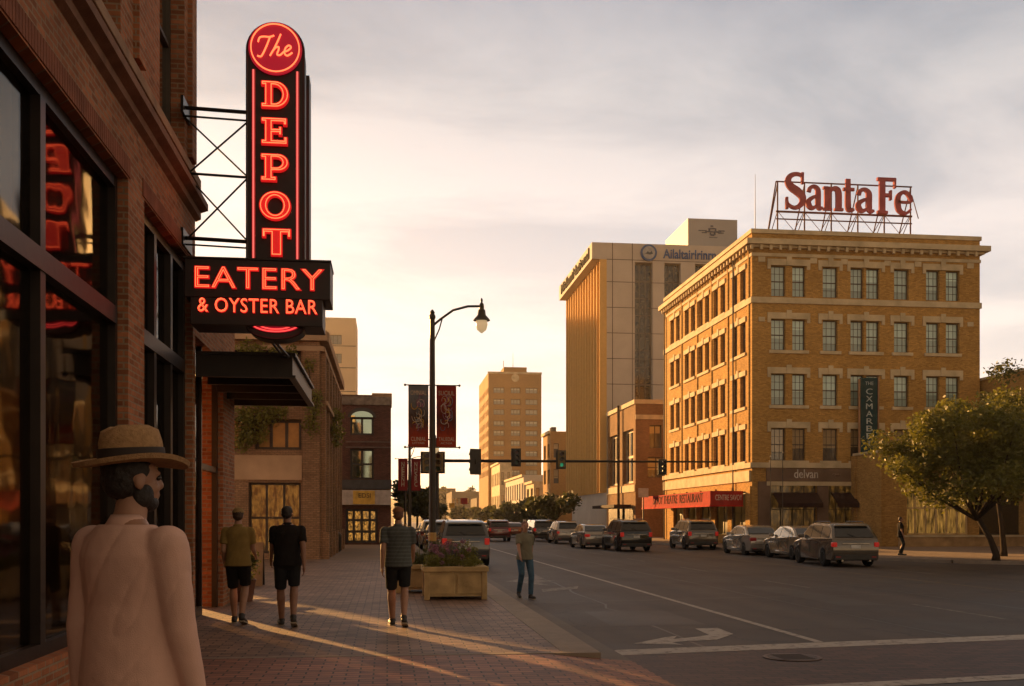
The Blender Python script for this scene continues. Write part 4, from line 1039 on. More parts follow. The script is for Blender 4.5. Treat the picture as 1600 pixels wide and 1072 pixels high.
# flag poles by the shops
for i, (u, v) in enumerate(((1204, 714), (1223, 708))):
    Yp = SFY0 - 1.5; X = XatY(u, Yp)
    t = thing('flag_pole', ('slim pole left of the shop awning, nearest the building corner', 'slim pole standing just in front of the dark shop awning')[i], 'pole', (X, Yp, 0), group='slim poles before the shop fronts')
    bm = BM(); tube(bm, [(0, 0, 0), (0, 0, Zat(v, X, Yp))], 0.035, 8, r2=0.02); newobj('pole', bm, m_dkfr, t)
    bm = BM(); ball(bm, (0, 0, Zat(v, X, Yp) + 0.03), 0.05, seg=10); newobj('finial', bm, m_lime, t)
    bm = BM(); lathe(bm, [(0.14, 0), (0.14, 0.04), (0.05, 0.12), (0.04, 0.14)], seg=12); newobj('base', bm, m_dkfr, t)
t = thing('roof_antenna', 'thin antenna mast on the roof corner left of the roof sign', 'antenna', (XatY(1180, SFY0 + 1.5), SFY0 + 1.5, SFH - 1.0))
bm = BM(); tube(bm, [(0, 0, 0), (0, 0, Zat(272, XatY(1180, SFY0 + 1.5), SFY0 + 1.5) - SFH + 1.0)], 0.035, 6, r2=0.012); newobj('mast', bm, m_dkfr, t)

# ---- the Santa Fe roof sign
m_sfl = mat('faded_crimson_paint', (0.34, 0.09, 0.11), 0.8, var=0.25, vscale=1.5)
m_sfedge = mat('letter_side_grey', (0.12, 0.05, 0.05), 0.6)
m_rust = mat('rusty_red_steel', (0.11, 0.035, 0.025), 0.7)
TY = SFY0 + 2.0
def tz(v): return Zat(v, XatY(1320, TY), TY)
rs = thing('roof_sign', 'big crimson Santa Fe letters on a rusty frame on the brick roof', 'roof sign', (XatY(1320, TY), TY, SFH - 0.9))
rr = Vector(rs.location)
def circ(cx, cy, rx, ry, a0, a1, n=10): return arc(cx, cy, rx, ry, a0, a1, n)
GS = {
 'S': [([(0.80, 1.30), (0.70, 1.40), (0.45, 1.42), (0.20, 1.30), (0.13, 1.08), (0.28, 0.88), (0.55, 0.72), (0.78, 0.52), (0.80, 0.28), (0.62, 0.09), (0.38, 0.04), (0.14, 0.16), (0.08, 0.32)], [.10, .14, .17, .25, .31, .34, .36, .34, .29, .21, .15, .13, .10]),
       ([(0.80, 1.50), (0.80, 1.02)], [.13, .11]), ([(0.07, 0.46), (0.07, -0.03)], [.11, .13])],
 'a': [([(0.14, 0.72), (0.20, 0.88), (0.38, 0.96), (0.54, 0.86), (0.58, 0.70), (0.58, 0.2), (0.66, 0.06), (0.80, 0.08)], [.20, .18, .15, .22, .26, .26, .20, .10]),
       ([(0.56, 0.58), (0.34, 0.50), (0.14, 0.36), (0.14, 0.18), (0.28, 0.06), (0.46, 0.12), (0.58, 0.24)], [.10, .16, .22, .26, .18, .14, .10])],
 'n': [([(0.18, 0.0), (0.18, 0.98)], [.27, .27]), ([(0.28, 0.74), (0.42, 0.90), (0.58, 0.90), (0.68, 0.72), (0.68, 0.0)], [.10, .17, .22, .27, .27]),
       ([(0.0, 0.05), (0.38, 0.05)], [.11, .11]), ([(0.49, 0.05), (0.88, 0.05)], [.11, .11]), ([(0.0, 0.93), (0.2, 0.93)], [.11, .11])],
 't': [([(0.22, 1.35), (0.22, 0.25), (0.30, 0.07), (0.50, 0.08)], [.22, .27, .22, .10]), ([(0.0, 0.92), (0.50, 0.92)], [.13, .13])],
 'F': [([(0.24, 0.0), (0.24, 1.5)], [.30, .30]), ([(0.0, 0.06), (0.50, 0.06)], [.13, .13]), ([(0.0, 1.44), (0.88, 1.44)], [.14, .14]), ([(0.84, 1.48), (0.84, 1.08)], [.11, .09]), ([(0.3, 0.78), (0.66, 0.78)], [.14, .14]), ([(0.64, 0.98), (0.64, 0.58)], [.09, .09])],
 'e': [([(0.14, 0.54), (0.70, 0.54), (0.70, 0.72), (0.54, 0.92), (0.36, 0.94), (0.18, 0.78), (0.14, 0.50), (0.20, 0.20), (0.40, 0.06), (0.58, 0.10), (0.74, 0.26)], [.11, .11, .20, .17, .15, .22, .28, .25, .17, .13, .08])],
}
UW = {'S': 0.93, 'a': 0.82, 'n': 0.88, 't': 0.52, 'F': 0.92, 'e': 0.80}
for ch, u0, u1, vb in (('S', 1225, 1256, 330.5), ('a', 1257, 1284, 331), ('n', 1284, 1315, 331.5), ('t', 1315, 1333, 332), ('a', 1334, 1364, 332.5), ('F', 1368, 1398, 333.5), ('e', 1395, 1423, 334)):
    xh = 37.5; X0, X1 = XatY(u0, TY), XatY(u1, TY); kx = (X1 - X0) / UW[ch]; ky = tz(vb - xh) - tz(vb)
    bm = BM()
    for i, (pts, ws) in enumerate(GS[ch]):
        # densify
        P, Wd = [], []
        if len(pts) > 3:
            for j in range(len(pts) - 1):
                p0, p1, p2, p3 = (Vector(pts[max(j - 1, 0)]), Vector(pts[j]), Vector(pts[j + 1]), Vector(pts[min(j + 2, len(pts) - 1)]))
                for k in range(4):
                    t_ = k / 4; P.append(tuple(0.5 * (2 * p1 + (p2 - p0) * t_ + (2 * p0 - 5 * p1 + 4 * p2 - p3) * t_ ** 2 + (3 * p1 - p0 - 3 * p2 + p3) * t_ ** 3))); Wd.append(ws[j] + (ws[j + 1] - ws[j]) * t_)
            P.append(pts[-1]); Wd.append(ws[-1])
        else: P, Wd = pts, ws
        ribbon(bm, P, [x * 0.95 for x in Wd], 0.16 + 0.02 * i)
    me = bpy.data.meshes.new('letter'); bm.to_mesh(me); bm.free()
    stand(me, Vector((X0, TY - 0.2, tz(vb))) - rr, 'S', kx, ky, [m_sfl])
    o = newobj('letter', me, None, rs); o['label'] = 'crimson letter ' + ch
fx0, fx1 = XatY(1216, TY), XatY(1424, TY)
bm = BM()
for v, r in ((287, .05), (333.5, .07), (345, .045)): tube(bm, [(fx0 - 0.1, TY + 0.12, tz(v)), (fx1 + 0.1, TY + 0.12, tz(v))], r, 6)
nst = 6
for i in range(nst):
    X = fx0 + (fx1 - fx0) * i / (nst - 1)
    tube(bm, [(X, TY + 0.12, SFH - 0.9), (X, TY + 0.12, tz(287))], 0.05, 6)
    tube(bm, [(X, TY + 0.12, tz(290)), (X - 0.1, TY + 2.6, SFH - 0.9)], 0.045, 6)
    tube(bm, [(X, TY + 0.12, tz(333)), (X - 0.05, TY + 2.2, SFH - 0.2)], 0.03, 6)
for i in range(nst - 1):
    X = fx0 + (fx1 - fx0) * i / (nst - 1); X2 = fx0 + (fx1 - fx0) * (i + 1) / (nst - 1)
    tube(bm, [(X, TY + 0.12, tz(333)), (X2, TY + 0.12, SFH - 0.1)], 0.02, 5)
    tube(bm, [(X2, TY + 0.3, tz(333)), ((X + X2) / 2, TY + 1.4, SFH - 0.3)], 0.025, 5)
tube(bm, [(fx0 - 0.1, TY + 0.12, tz(287)), (fx0 - 1.0, TY - 0.2, SFH - 0.9)], 0.045, 6); tube(bm, [(fx1 + 0.1, TY + 0.12, tz(300)), (fx1 + 0.6, TY + 0.2, tz(336))], 0.03, 6)
bm.transform(Matrix.Translation(-rr)); newobj('frame', bm, m_rust, rs, smooth=True)

# ---- low annex with the gridded window, and the brick building at the far right
AXX = XatY(1352, SFY0) ; ANY = SFY0 - 4.0; AXX = XatY(1378, ANY)
m_annex = brick('annex_brick', (0.50, 0.285, 0.085), (0.32, 0.175, 0.052), (0.33, 0.20, 0.075), stain=0.4, sscale=0.3)
gw = (XatY(1417, ANY), XatY(1515, ANY)); gw2 = (XatY(1530, ANY), XatY(1640, ANY))
gz0 = Zat(836, XatY(1460, ANY), ANY); gzt = 3.9
an = B('low_building', 'low brick annex with a gridded window behind the street tree', AXX, XatY(1720, ANY), ANY, SFY0 - 0.02, 5.6, m_annex, opsS=[(*gw, gz0, gzt), (*gw2, gz0, gzt)], depth=0.25)
an.win('S', *gw, gz0, gzt, mat('cream_window_bars', (0.50, 0.36, 0.19), 0.8), litglass('tall_amber_panes', (0.8, 0.40, 0.08), 0.26, 3.0, 0.4, 0.4, 0.75), 'm6x2', fw=0.09, name='grid_window')
an.win('S', *gw2, gz0, gzt, m_dkfr, m_dkglass, 'm3x1', fw=0.09, name='shop_window')
an.bx('plinth', mat('stained_plinth_render', (0.40, 0.26, 0.13), 0.85, var=0.35, vscale=1.5, bump=0.4), AXX + 1.0, an.x1 - .1, ANY - 0.30, ANY - 0.003, 0, gz0 - 0.12)
an.bx('ledge', m_lime, AXX + 1.0, an.x1 - .1, ANY - 0.38, ANY - 0.003, gz0 - 0.117, gz0 - 0.005)
an.bx('coping', m_lime, AXX - 0.08, an.x1, ANY - 0.08, SFY0 - 0.3, 5.6, 5.75)
bm = BM()
for x in (AXX - 0.06,):
    box(bm, x - 0.05, x + 0.058, ANY - 0.1, ANY + 0.5, 0, 5.59); box(bm, x - 0.05, x + 0.058, SFY0 - 0.7, SFY0 - 0.15, 0, 5.59)
for q_ in islands(bm): an.add('side_pilaster', q_, m_annex)
FRX = SFX1 + 0.25
fr = B('brick_building', 'orange lit brick building at the far right edge behind the tree', FRX, FRX + 16, 30, SFY0 + 3, Zat(594, FRX, YatX(1538, FRX)), m_annex, opsSide=[(34 + i * 4, 36 + i * 4, 5.8, 8.2) for i in range(5)], side='W')
for i in range(5): fr.win('W', 34 + i * 4, 36 + i * 4, 5.8, 8.2, m_wframe, m_dkglass, 'sash')
fr.bx('coping', m_lime, FRX - 0.1, FRX + 0.3, 30, SFY0 + 3, fr.h, fr.h + 0.16)

# ---- office tower with fins
m_conc1 = mat('tower_concrete', (0.50, 0.45, 0.39), 0.8, var=0.08, vscale=0.6, bump=0.1)
m_tglass = mat('tower_glass', (0.02, 0.024, 0.026), 0.08, spec=0.9, coat=1.0, coat_ior=1.0) if False else mat('tower_glass', (0.018, 0.02, 0.022), 0.12, spec=0.5, coat=0.3)
OX = 22.6; OY0 = YatX(948, OX); OY1 = YatX(894, OX); OXE = XatY(1215, OY0)
def oz(v): return Zat(v, OX, OY0)
OH = oz(379); cb = oz(405)
strips = [(992, 1020), (1038, 1064), (1086, 1112)]
so_ = [(XatY(a, OY0), XatY(b, OY0), 3.0, cb - 0.2) for a, b in strips]
nf = 13; stepf = (OY1 - OY0) / nf
sw_ = [(OY0 + (i + 0.25) * stepf, OY0 + (i + 0.95) * stepf, 4.5, cb - 0.1) for i in range(nf)]
ot = B('office_tower', 'pale concrete office tower with gold lit vertical fins and blue roof lettering', OX, OXE, OY0, OY1, OH, m_conc1, opsS=so_, opsSide=sw_, depth=0.7, parapet=0.4)
for a, b, z0, z1 in so_: ot.win('S', a, b, z0, z1, mat('tower_mullion', (0.10, 0.085, 0.075), 0.5), m_tglass, 'm3x14', fw=0.10, name='glass_strip')
for a, b, z0, z1 in sw_:
    ot.win('W', a, b, z0, z1, MATS['tower_mullion'], m_tglass, 'm1x14', fw=0.08, name='glass_strip')
for i in range(nf + 1):
    y = OY0 + i * stepf
    bm = BM(); box(bm, OX - 0.75, OX - 0.004, y - 0.12 if i else y + 0.002, y + 0.14, 4.4, cb - 0.01); ot.add('fin', bm, mat('sun_gold_fin', (0.62, 0.38, 0.13), 0.8, var=0.05))  # golden sunlight is put into the fin colour
ovx = 1.55
bm = BM(); box(bm, OX - ovx, OX - 0.003, OY0 + 0.01, OY1 + 0.4, cb, OH); ot.add('crown', bm, m_conc1)
bm = BM()
for u in (957, 988): x = XatY(u, OY0); box(bm, x - 0.04, x + 0.04, OY0 - 0.012, OY0 - 0.002, 3, OH)
for v in (405, 440, 480, 520, 560, 600): box(bm, OX, OXE, OY0 - 0.010, OY0 - 0.0015, oz(v) - 0.035, oz(v) + 0.035)
ot.add('panel_joints', bm, mat('dark_panel_joint', (0.12, 0.10, 0.085), 0.9))  # thin dark strips laid on as panel joints
m_blue = mat('blue_sign_face', (0.008, 0.07, 0.24), 0.45)
lx, lz = XatY(1013, OY0), oz(393.5)
bm = BM()
ro, ri = 0.86, 0.66
ring = [(lx + ro * math.cos(R(a)), lz + ro * math.sin(R(a))) for a in range(0, 360, 12)]
prism(bm, ring, OY0 - 0.25, OY0 - 0.02, 'XZ'); ot.add('emblem', bm, m_blue)
bm = BM(); prism(bm, [(lx + ri * math.cos(R(a)), lz + ri * math.sin(R(a))) for a in range(0, 360, 12)], OY0 - 0.28, OY0 - 0.255, 'XZ'); ot.add('emblem_face', bm, mat('sign_grey_white', (0.30, 0.31, 0.32), 0.5))
bm = BM()
prism(bm, [(lx - 0.42, lz - 0.12), (lx - 0.25, lz - 0.02), (lx - 0.12, lz + 0.16), (lx - 0.02, lz), (lx + 0.16, lz + 0.02), (lx + 0.28, lz + 0.18), (lx + 0.42, lz - 0.14), (lx + 0.1, lz - 0.22)], OY0 - 0.30, OY0 - 0.283, 'XZ'); ot.add('emblem_figure', bm, mat('emblem_dark', (0.02, 0.04, 0.07), 0.5))
letters('roof_lettering', 'Ailaltairlrinrn', 1.35, (XatY(1078, OY0), OY0 - 0.06, oz(394.5)), m_blue, ot.t, 'S', 0.05, ot.root, width=5.7, offset=0.02)
letters('roof_lettering', 'MidlantNational', 1.6, (OX - ovx - 0.06, (OY0 + OY1) / 2, (cb + OH) / 2), mat('dark_sign_letters', (0.02, 0.018, 0.02), 0.95), ot.t, 'W', 0.05, ot.root, width=(OY1 - OY0) * 0.86, offset=0.02)
PY = OY0 + 3.2
px0, px1 = XatY(1075, PY), XatY(1152, PY)
bm = BM(); box(bm, px0, px1, PY, PY + 9, OH - 0.5, Zat(341, px0, PY)); ot.add('penthouse', bm, mat('penthouse_metal', (0.33, 0.32, 0.32), 0.6, var=0.06, vscale=0.5))
ot.bx('vent_box', m_roof, px0 - 1.7, px0 - 0.1, PY + 2, PY + 6, OH - 0.5, OH + 0.9)
bm = BM(); lathe(bm, [(1.3, 0), (1.35, 0.35), (0.9, 0.62), (0.1, 0.7)], ((px0 + px1) / 2, PY + 3, Zat(341, px0, PY)), 18); ot.add('roof_fan', bm, m_roof)
ez = Zat(361, px0, PY); ex = XatY(1113, PY)
bm = BM()
for dx, dz, wd, ht in ((-1.1, 0.1, .9, .09), (-0.9, -0.12, .55, .09), (0.1, 0.0, 1.8, .14), (0.0, 0.34, .5, .16), (-.05, 0.6, .3, .16), (0.0, -0.34, .42, .2), (1.0, 0.12, .7, .1), (0.95, -0.12, .6, .1), (-.35, .22, .2, .3), (.35, .22, .16, .34), (.1, -.62, .9, .06), (.25, -.2, .2, .3), (-.22, -.22, .16, .24)):
    box(bm, ex + dx - wd / 2, ex + dx + wd / 2, PY - 0.06 - 0.003 * (wd * 7 % 5), PY - 0.003, ez + dz - ht / 2, ez + dz + ht / 2)
ot.add('roof_emblem', bm, mat('slate_blue_emblem', (0.05, 0.065, 0.11), 0.5))

# ---- small brick building between
m_sb = brick('rust_ochre_brick', (0.30, 0.155, 0.065), (0.22, 0.11, 0.048), (0.17, 0.10, 0.055), stain=0.35, sscale=0.25)
BY0 = YatX(993, RX); BY1 = OY0 - 0.4; BH = Zat(625, RX, BY0)
def bz(v): return Zat(v, RX, BY0)
bw = [(XatY(1015, BY0), XatY(1034, BY0), bz(700), bz(664)), (XatY(1012, BY0), XatY(1040, BY0), bz(746), bz(714))]
bside = []
Lb = BY1 - BY0
for a, b in ((0.07, 0.42), (0.55, 0.93)): bside.append((BY0 + a * Lb, BY0 + b * Lb, bz(754), bz(668)))
bs = B('brick_building', 'small rust brick building between the big ochre block and the tower', RX, XatY(1075, BY0), BY0, BY1, BH, m_sb, opsS=bw, opsSide=bside, depth=0.35)
for o_ in bw: bs.win('S', *o_, m_wframe, m_warmReflLow, 'm2x2', fw=0.08)
for o_ in bside: bs.win('W', *o_, mat('cream_piers', (0.36, 0.27, 0.17), 0.7), m_dkglass, 'm3x2', fw=0.22)
bm = BM(); box(bm, RX - 0.15, RX - 0.003, BY0 - 0.1, BY1, BH - 0.35, BH + 0.05); box(bm, RX - 0.002, bs.x1, BY0 - 0.12, BY0 - 0.003, BH - 0.35, BH + 0.05); bs.add('cornice', bm, m_lime)
bm = BM(); box(bm, RX, bs.x1, BY0 - 0.1, BY0 - 0.003, bz(655), bz(648)); box(bm, RX - 0.1, RX - 0.003, BY0, BY1, bz(768), bz(757)); bs.add('belt_course', bm, m_lime)
bm = BM(); tube(bm, [(RX - 0.3, BY0 + 0.47 * Lb, 0), (RX - 0.3, BY0 + 0.47 * Lb, BH + 0.1)], 0.13, 8); bs.add('chimney_flue', bm, mat('sooty_pipe', (0.05, 0.03, 0.02), 0.8))
bs.bx('shop_awning', m_awn, RX - 1.8, RX - 0.15, BY0 + 1, BY1 - 1, 2.7, 3.0)
bs.bx('shop_front', m_dkglass, RX - 0.05, RX - 0.004, BY0 + 0.8, BY1 - 0.8, 0.3, 2.69)

# ---- slim hotel tower further up the street
m_hb = brick('hotel_tan_brick', (0.42, 0.24, 0.09), (0.33, 0.18, 0.07), (0.30, 0.18, 0.08), stain=0.2, bump=0.0, sscale=0.1)
HX = 22.6; HY0 = YatX(763, HX); HY1 = YatX(748.5, HX); HXE = XatY(846, HY0)
def hz(v): return Zat(v, HX, HY0)
HH = hz(582)
hrow = [(hz(v + 9), hz(v)) for v in (605, 623, 639, 657, 672, 688, 704, 719, 734)]
hcol = [(771, 788), (798, 813), (821, 840)]
hS = [(XatY(a, HY0), XatY(b, HY0), *z) for a, b in hcol for z in hrow]
hcw = [(HY0 + (HY1 - HY0) * (i + 0.2) / 7, HY0 + (HY1 - HY0) * (i + 0.7) / 7) for i in range(7)]
hW = [(*c_, *z) for c_ in hcw for z in hrow]
ho = B('hotel_tower', 'slim tan brick tower of many storeys far up the street', HX, HXE, HY0, HY1, HH, m_hb, opsS=hS, opsSide=hW, depth=0.3)
m_paleblind = blindglass('pale_blind_glass', (0.40, 0.36, 0.26), (0.22, 0.21, 0.17), 0.4, 0.1)
for o_ in hS: ho.win('S', *o_, mat('hotel_frame', (0.22, 0.15, 0.09), 0.6), m_paleblind, 'm3x1', fw=0.16)
for o_ in hW: ho.win('W', *o_, MATS['hotel_frame'], m_dkglass, 'sash', fw=0.1)
ho.bx('penthouse', m_hb, XatY(787, HY0), XatY(823, HY0), HY0 + 0.02, HY0 + 6, HH - 0.4, hz(573))
ho.bx('coping', m_lime, HX - 0.15, HXE + 0.1, HY0 - 0.15, HY0 - 0.003, HH - 0.25, HH + 0.2)
bm = BM(); tube(bm, [(XatY(804, HY0), HY0 + 3, HH), (XatY(804, HY0), HY0 + 3, hz(547))], 0.1, 6, r2=0.03); tube(bm, [(XatY(789, HY0), HY0 + 3, HH), (XatY(789, HY0), HY0 + 3, hz(560))], 0.08, 6)
for q_ in islands(bm): ho.add('antenna', q_, m_dkfr)
bm = BM(); prism(bm, [(XatY(805, HY0) + 0.9 * math.cos(R(a)), hz(590) + 0.9 * math.sin(R(a))) for a in range(0, 360, 20)], HY0 - 0.14, HY0 - 0.003, 'XZ'); ho.add('roundel', bm, m_lime)

# ---- street-front rows between the towers (right side)
rowdef = [
    ('brick_building', 'tan three storey building with red sign just left of the tower fins', 860, 848.5, 674, m_hb, 900, 3),
    ('low_building', 'low sunlit shop row building with pale parapet below the slim tower', 834, 822, 752, m_lime, 862, 1),
    ('low_building', 'pale low building with a curved bright roof edge', 818, 790, 742, m_conc1, 850, 1),
    ('low_building', 'small pale block against the foot of the slim tower', 781, 768, 722, m_lime, 800, 2),
]
for nm, lb, uc, uf, vt, mm, ue, fl in rowdef:
    y0 = YatX(uc, RX); y1 = YatX(uf, RX); h = Zat(vt, RX, y0); xe = XatY(ue, y0)
    nW = max(2, int((y1 - y0) / 3)); fh = (h - 1.0) / (fl + 0.6)
    opsW = []; oS = []
    for f in range(fl):
        z0 = fh * (f + 0.75) + (0.4 if fl > 1 else 1.2); z1 = z0 + fh * 0.55
        if z1 > h - 0.4: z1 = h - 0.4
        for i in range(nW): a = y0 + (y1 - y0) * (i + 0.22) / nW; opsW.append((a, a + (y1 - y0) / nW * 0.55, z0, z1))
        for i in range(2): a = RX + (xe - RX) * (i + 0.25) / 2; oS.append((a, a + (xe - RX) * 0.2, z0, z1))
    b_ = B(nm, lb, RX, xe, y0, y1, h, mm, opsS=oS, opsSide=opsW)
    for o_ in oS: b_.win('S', *o_, m_wframe, m_warmReflLow, 'sash')
    for o_ in opsW: b_.win('W', *o_, m_wframe, m_dkglass, 'sash')
    b_.bx('cornice', m_lime, RX - 0.3, RX - 0.003, y0, y1, h - 0.3, h + 0.1)
    b_.bx('shop_front', m_dkglass, RX - 0.06, RX - 0.003, y0 + 0.5, y1 - 0.5, 0.3, 2.6)
    b_.bx('shop_awning', m_awn, RX - 1.4, RX - 0.07, y0 + 0.5, y1 - 0.5, 2.65, 2.95)
    if uc == 860:
        b_.bx('wall_sign', mat('dull_red_sign', (0.16, 0.045, 0.035), 0.6), XatY(873, y0), XatY(896, y0), y0 - 0.2, y0 - 0.01, Zat(728, RX, y0), Zat(707, RX, y0))
        b_.bx('roof_unit', m_roof, XatY(864, y0), XatY(871, y0), y0 + 1, y0 + 3, h - .4, h + 0.7)
# ---- end of the street: flat commercial block
EY = 330.0
m_far = mat('far_block_wall', (0.16, 0.125, 0.09), 0.9, var=0.15, vscale=0.1)
def farb(u0, u1, v, Y, D, label, m=m_far, rows_=2, cols=8):
    x0, x1 = XatY(u0, Y), XatY(u1, Y); h = Zat(v, (x0 + x1) / 2, Y)
    o_ = [(x0 + (x1 - x0) * (i + 0.25) / cols, x0 + (x1 - x0) * (i + 0.75) / cols, h * (j + 0.35) / (rows_ + 0.2), h * (j + 0.75) / (rows_ + 0.2)) for i in range(cols) for j in range(rows_)]
    b_ = B('low_building', label, x0, x1, Y, Y + D, h, m, opsS=o_)
    for q_ in o_: b_.win('S', *q_, m_wframe, m_dkglass, 'm1x1')
    return b_
farb(706, 752, 768, EY, 30, 'flat roofed block closing the view at the end of the street')
farb(686, 712, 763, EY + 40, 25, 'taller flat block behind the end of the street on its left', cols=4)
farb(745, 790, 778, EY - 60, 20, 'low dark building at the right of the street end', cols=5, rows_=1)

# ================================================================== LEFT SIDE BEYOND THE PORCH
m_beige = brick('sandy_brick', (0.38, 0.225, 0.13), (0.29, 0.165, 0.095), (0.2, 0.13, 0.08), stain=0.3, sscale=0.4)
m_stucco = mat('sandy_stucco', (0.48, 0.32, 0.20), 0.85, var=0.2, vscale=0.9, bump=0.3)
LX = -2.7; LY0 = 42.0; LY1 = 57.5
def lz(v, u=480): return Zat(v, XatY(u, LY0), LY0)
LH = lz(520)
lo = [(XatY(388, LY0), XatY(470, LY0), 0.25, lz(754)), (XatY(398, LY0), XatY(471, LY0), lz(703), lz(655)), (XatY(360, LY0), XatY(470, LY0), lz(590), lz(546)), (XatY(345, LY0), XatY(378, LY0), lz(703), lz(655))]
ls = []
nb_ = 6
for i in range(nb_):
    a = LY0 + 1.0 + i * 2.45; ls += [(a, a + 1.7, 0.3, 3.1), (a, a + 1.7, 4.5, 6.0), (a + 0.1, a + 1.6, 6.7, 8.1)]
lb = B('stone_building', 'sandy brick and stucco building with vines on the left pavement', -12.5, LX, LY0, LY1, LH, m_beige, opsS=lo, opsSide=ls, side='E', depth=0.3)
lb.win('S', *lo[0], m_dkfr, litglass('amber_dining_room', (0.8, 0.36, 0.06), 0.16, 3.2, 1.1, 0.42, 0.78), 'm3x2', fw=0.09, name='shop_window')
m_goldglass = mat('amber_curtain_glass', (0.30, 0.17, 0.04), 0.3, coat=1.0)
lb.win('S', *lo[1], m_dkfr, m_goldglass, 'm3x1', fw=0.12)
lb.win('S', *lo[2], m_dkfr, m_dkglass, 'm4x1', fw=0.08)
lb.win('S', *lo[3], m_dkfr, m_dkglass, 'm1x1')
for i, o_ in enumerate(ls): lb.win('E', *o_, m_dkfr, m_dkglass, 'm2x1' if i % 3 == 0 else 'sash')
lb.bx('stucco_band', m_stucco, -12.5, XatY(472, LY0), LY0 - 0.06, LY0 - 0.003, lz(750), lz(712))
lb.bx('stucco_band', m_stucco, LX + 0.003, LX + 0.08, LY0 + 0.5, LY1, 3.2, 4.3)
bm = BM(); box(bm, -12.5, LX + 0.3, LY0 - 0.3, LY0 - 0.003, LH - 0.35, LH + 0.05); box(bm, LX + 0.003, LX + 0.35, LY0 - 0.002, LY1, LH - 0.35, LH + 0.05); box(bm, -12.5, LX + 0.15, LY0 - 0.15, LY0 - 0.003, LH - 0.75, LH - 0.55); box(bm, LX + 0.003, LX + 0.2, LY0, LY1, LH - 0.75, LH - 0.55); lb.add('cornice', bm, m_stucco)
bm = BM()
for i in range(nb_ + 1):
    a = LY0 + 0.15 + i * 2.45; box(bm, LX + 0.003, LX + 0.22, a, a + 0.6, 0, LH - 0.76); box(bm, LX + 0.003, LX + 0.36, a - 0.05, a + 0.65, 0, 1.1)
for q_ in islands(bm): lb.add('pilaster', q_, m_beige)
lb.bx('corner_pier', m_beige, XatY(473, LY0), LX + 0.002, LY0 - 0.12, LY0 - 0.003, 0, LH - 0.36)
lb.bx('ledge', m_stucco, LX + 0.003, LX + 0.3, LY0 + 0.2, LY1, 6.25, 6.42)
# dark brick building jutting forward
DY = 66.5; DX0, DX1 = -12.0, XatY(611, DY)
m_db = brick('dark_plum_brick', (0.17, 0.078, 0.058), (0.11, 0.05, 0.040), (0.06, 0.04, 0.033), stain=0.3, sscale=0.4)
def dz(v): return Zat(v, XatY(570, DY), DY)
do = [(XatY(547, DY), XatY(584, DY), dz(720), dz(700 - 0)), ]
wA = (XatY(547, DY), XatY(584, DY), dz(749), dz(701)); wB = (XatY(547, DY), XatY(584, DY), dz(680), dz(651)); wD = (XatY(540, DY), XatY(590, DY), 0.1, dz(795))
db = B('brick_building', 'dark plum brick corner building with arched window and white shop band', DX0, DX1, DY, DY + 22, dz(617), m_db, opsS=[wA, wB, wD], side='E', depth=0.3, opsSide=[(DY + 2 + 3.4 * i, DY + 4 + 3.4 * i, 5.6, 8) for i in range(5)])
m_skyglass = mat('mirror_window', (0.05, 0.06, 0.06), 0.03, 0.0, spec=1.0, coat=1.0)
m_mirror = mat('sky_mirror_glass', (0.34, 0.44, 0.42), 0.04, 1.0, var=0.02)
db.win('S', *wA, m_dkfr, m_mirror, 'm2x2', fw=0.13); db.win('S', *wB, m_dkfr, m_mirror, 'm2x1', fw=0.14)
db.win('S', *wD, m_dkfr, litglass('warm_shop_interior', (0.9, 0.40, 0.07), 0.42, 3.5, 2.2, 0.42, 0.72), 'm4x3', fw=0.16, name='shop_window')
for i in range(5): db.win('E', DY + 2 + 3.4 * i, DY + 4 + 3.4 * i, 5.6, 8, m_wframe, m_dkglass, 'sash')
xa, xb = wB[0], wB[1]; xm = (xa + xb) / 2
bm = BM()
pr = [(xa - 0.15, wB[3] - 0.05)] + [(xm + (xb - xa + 0.3) / 2 * math.cos(R(a)), wB[3] - 0.05 + 0.62 * math.sin(R(a))) for a in range(180, -1, -12)]
inner = [(xm + (xb - xa - 0.1) / 2 * math.cos(R(a)), wB[3] - 0.05 + 0.40 * math.sin(R(a))) for a in range(0, 181, 12)]
prism(bm, pr + inner, DY - 0.1, DY - 0.003, 'XZ'); db.add('window_arch', bm, m_dkfr)
bm = BM(); prism(bm, [(xm + (xb - xa - 0.1) / 2 * math.cos(R(a)), wB[3] - 0.03 + 0.38 * math.sin(R(a))) for a in range(0, 181, 12)], DY - 0.05, DY - 0.004, 'XZ'); db.add('fanlight', bm, m_mirror)
db.bx('white_band', mat('white_sign_band', (0.42, 0.38, 0.36), 0.6), XatY(529, DY), XatY(611, DY), DY - 0.5, DY - 0.02, dz(789), dz(766))
db.bx('yellow_sign', mat('yellow_sign', (0.60, 0.38, 0.06), 0.5), XatY(552, DY), XatY(586, DY), DY - 0.56, DY - 0.503, dz(788), dz(767))
letters('sign_lettering', 'EDSI', 0.42, (XatY(570, DY), DY - 0.57, dz(775)), mat('dark_letters', (0.06, 0.04, 0.02), 0.5), db.t, 'S', 0.01, db.root)
db.bx('dark_fascia', mat('slate_fascia', (0.05, 0.05, 0.055), 0.6), XatY(529, DY), XatY(612, DY), DY - 0.35, DY - 0.01, dz(764), dz(750))
db.bx('stone_coping', mat('mottled_parapet_stone', (0.18, 0.145, 0.12), 0.85, var=0.5, vscale=2.5), DX0, DX1 + 0.05, DY - 0.12, DY - 0.003, dz(633), dz(620))
db.bx('corner_block', m_beige, XatY(581, DY), DX1 + 0.06, DY - 0.02, DY + 3, dz(617) - .5, dz(617) + 0.12)
bm = BM()
for v in (699, 690.5): box(bm, XatY(540, DY), XatY(611, DY), DY - 0.06, DY - 0.003, dz(v) - 0.04, dz(v) + 0.04)
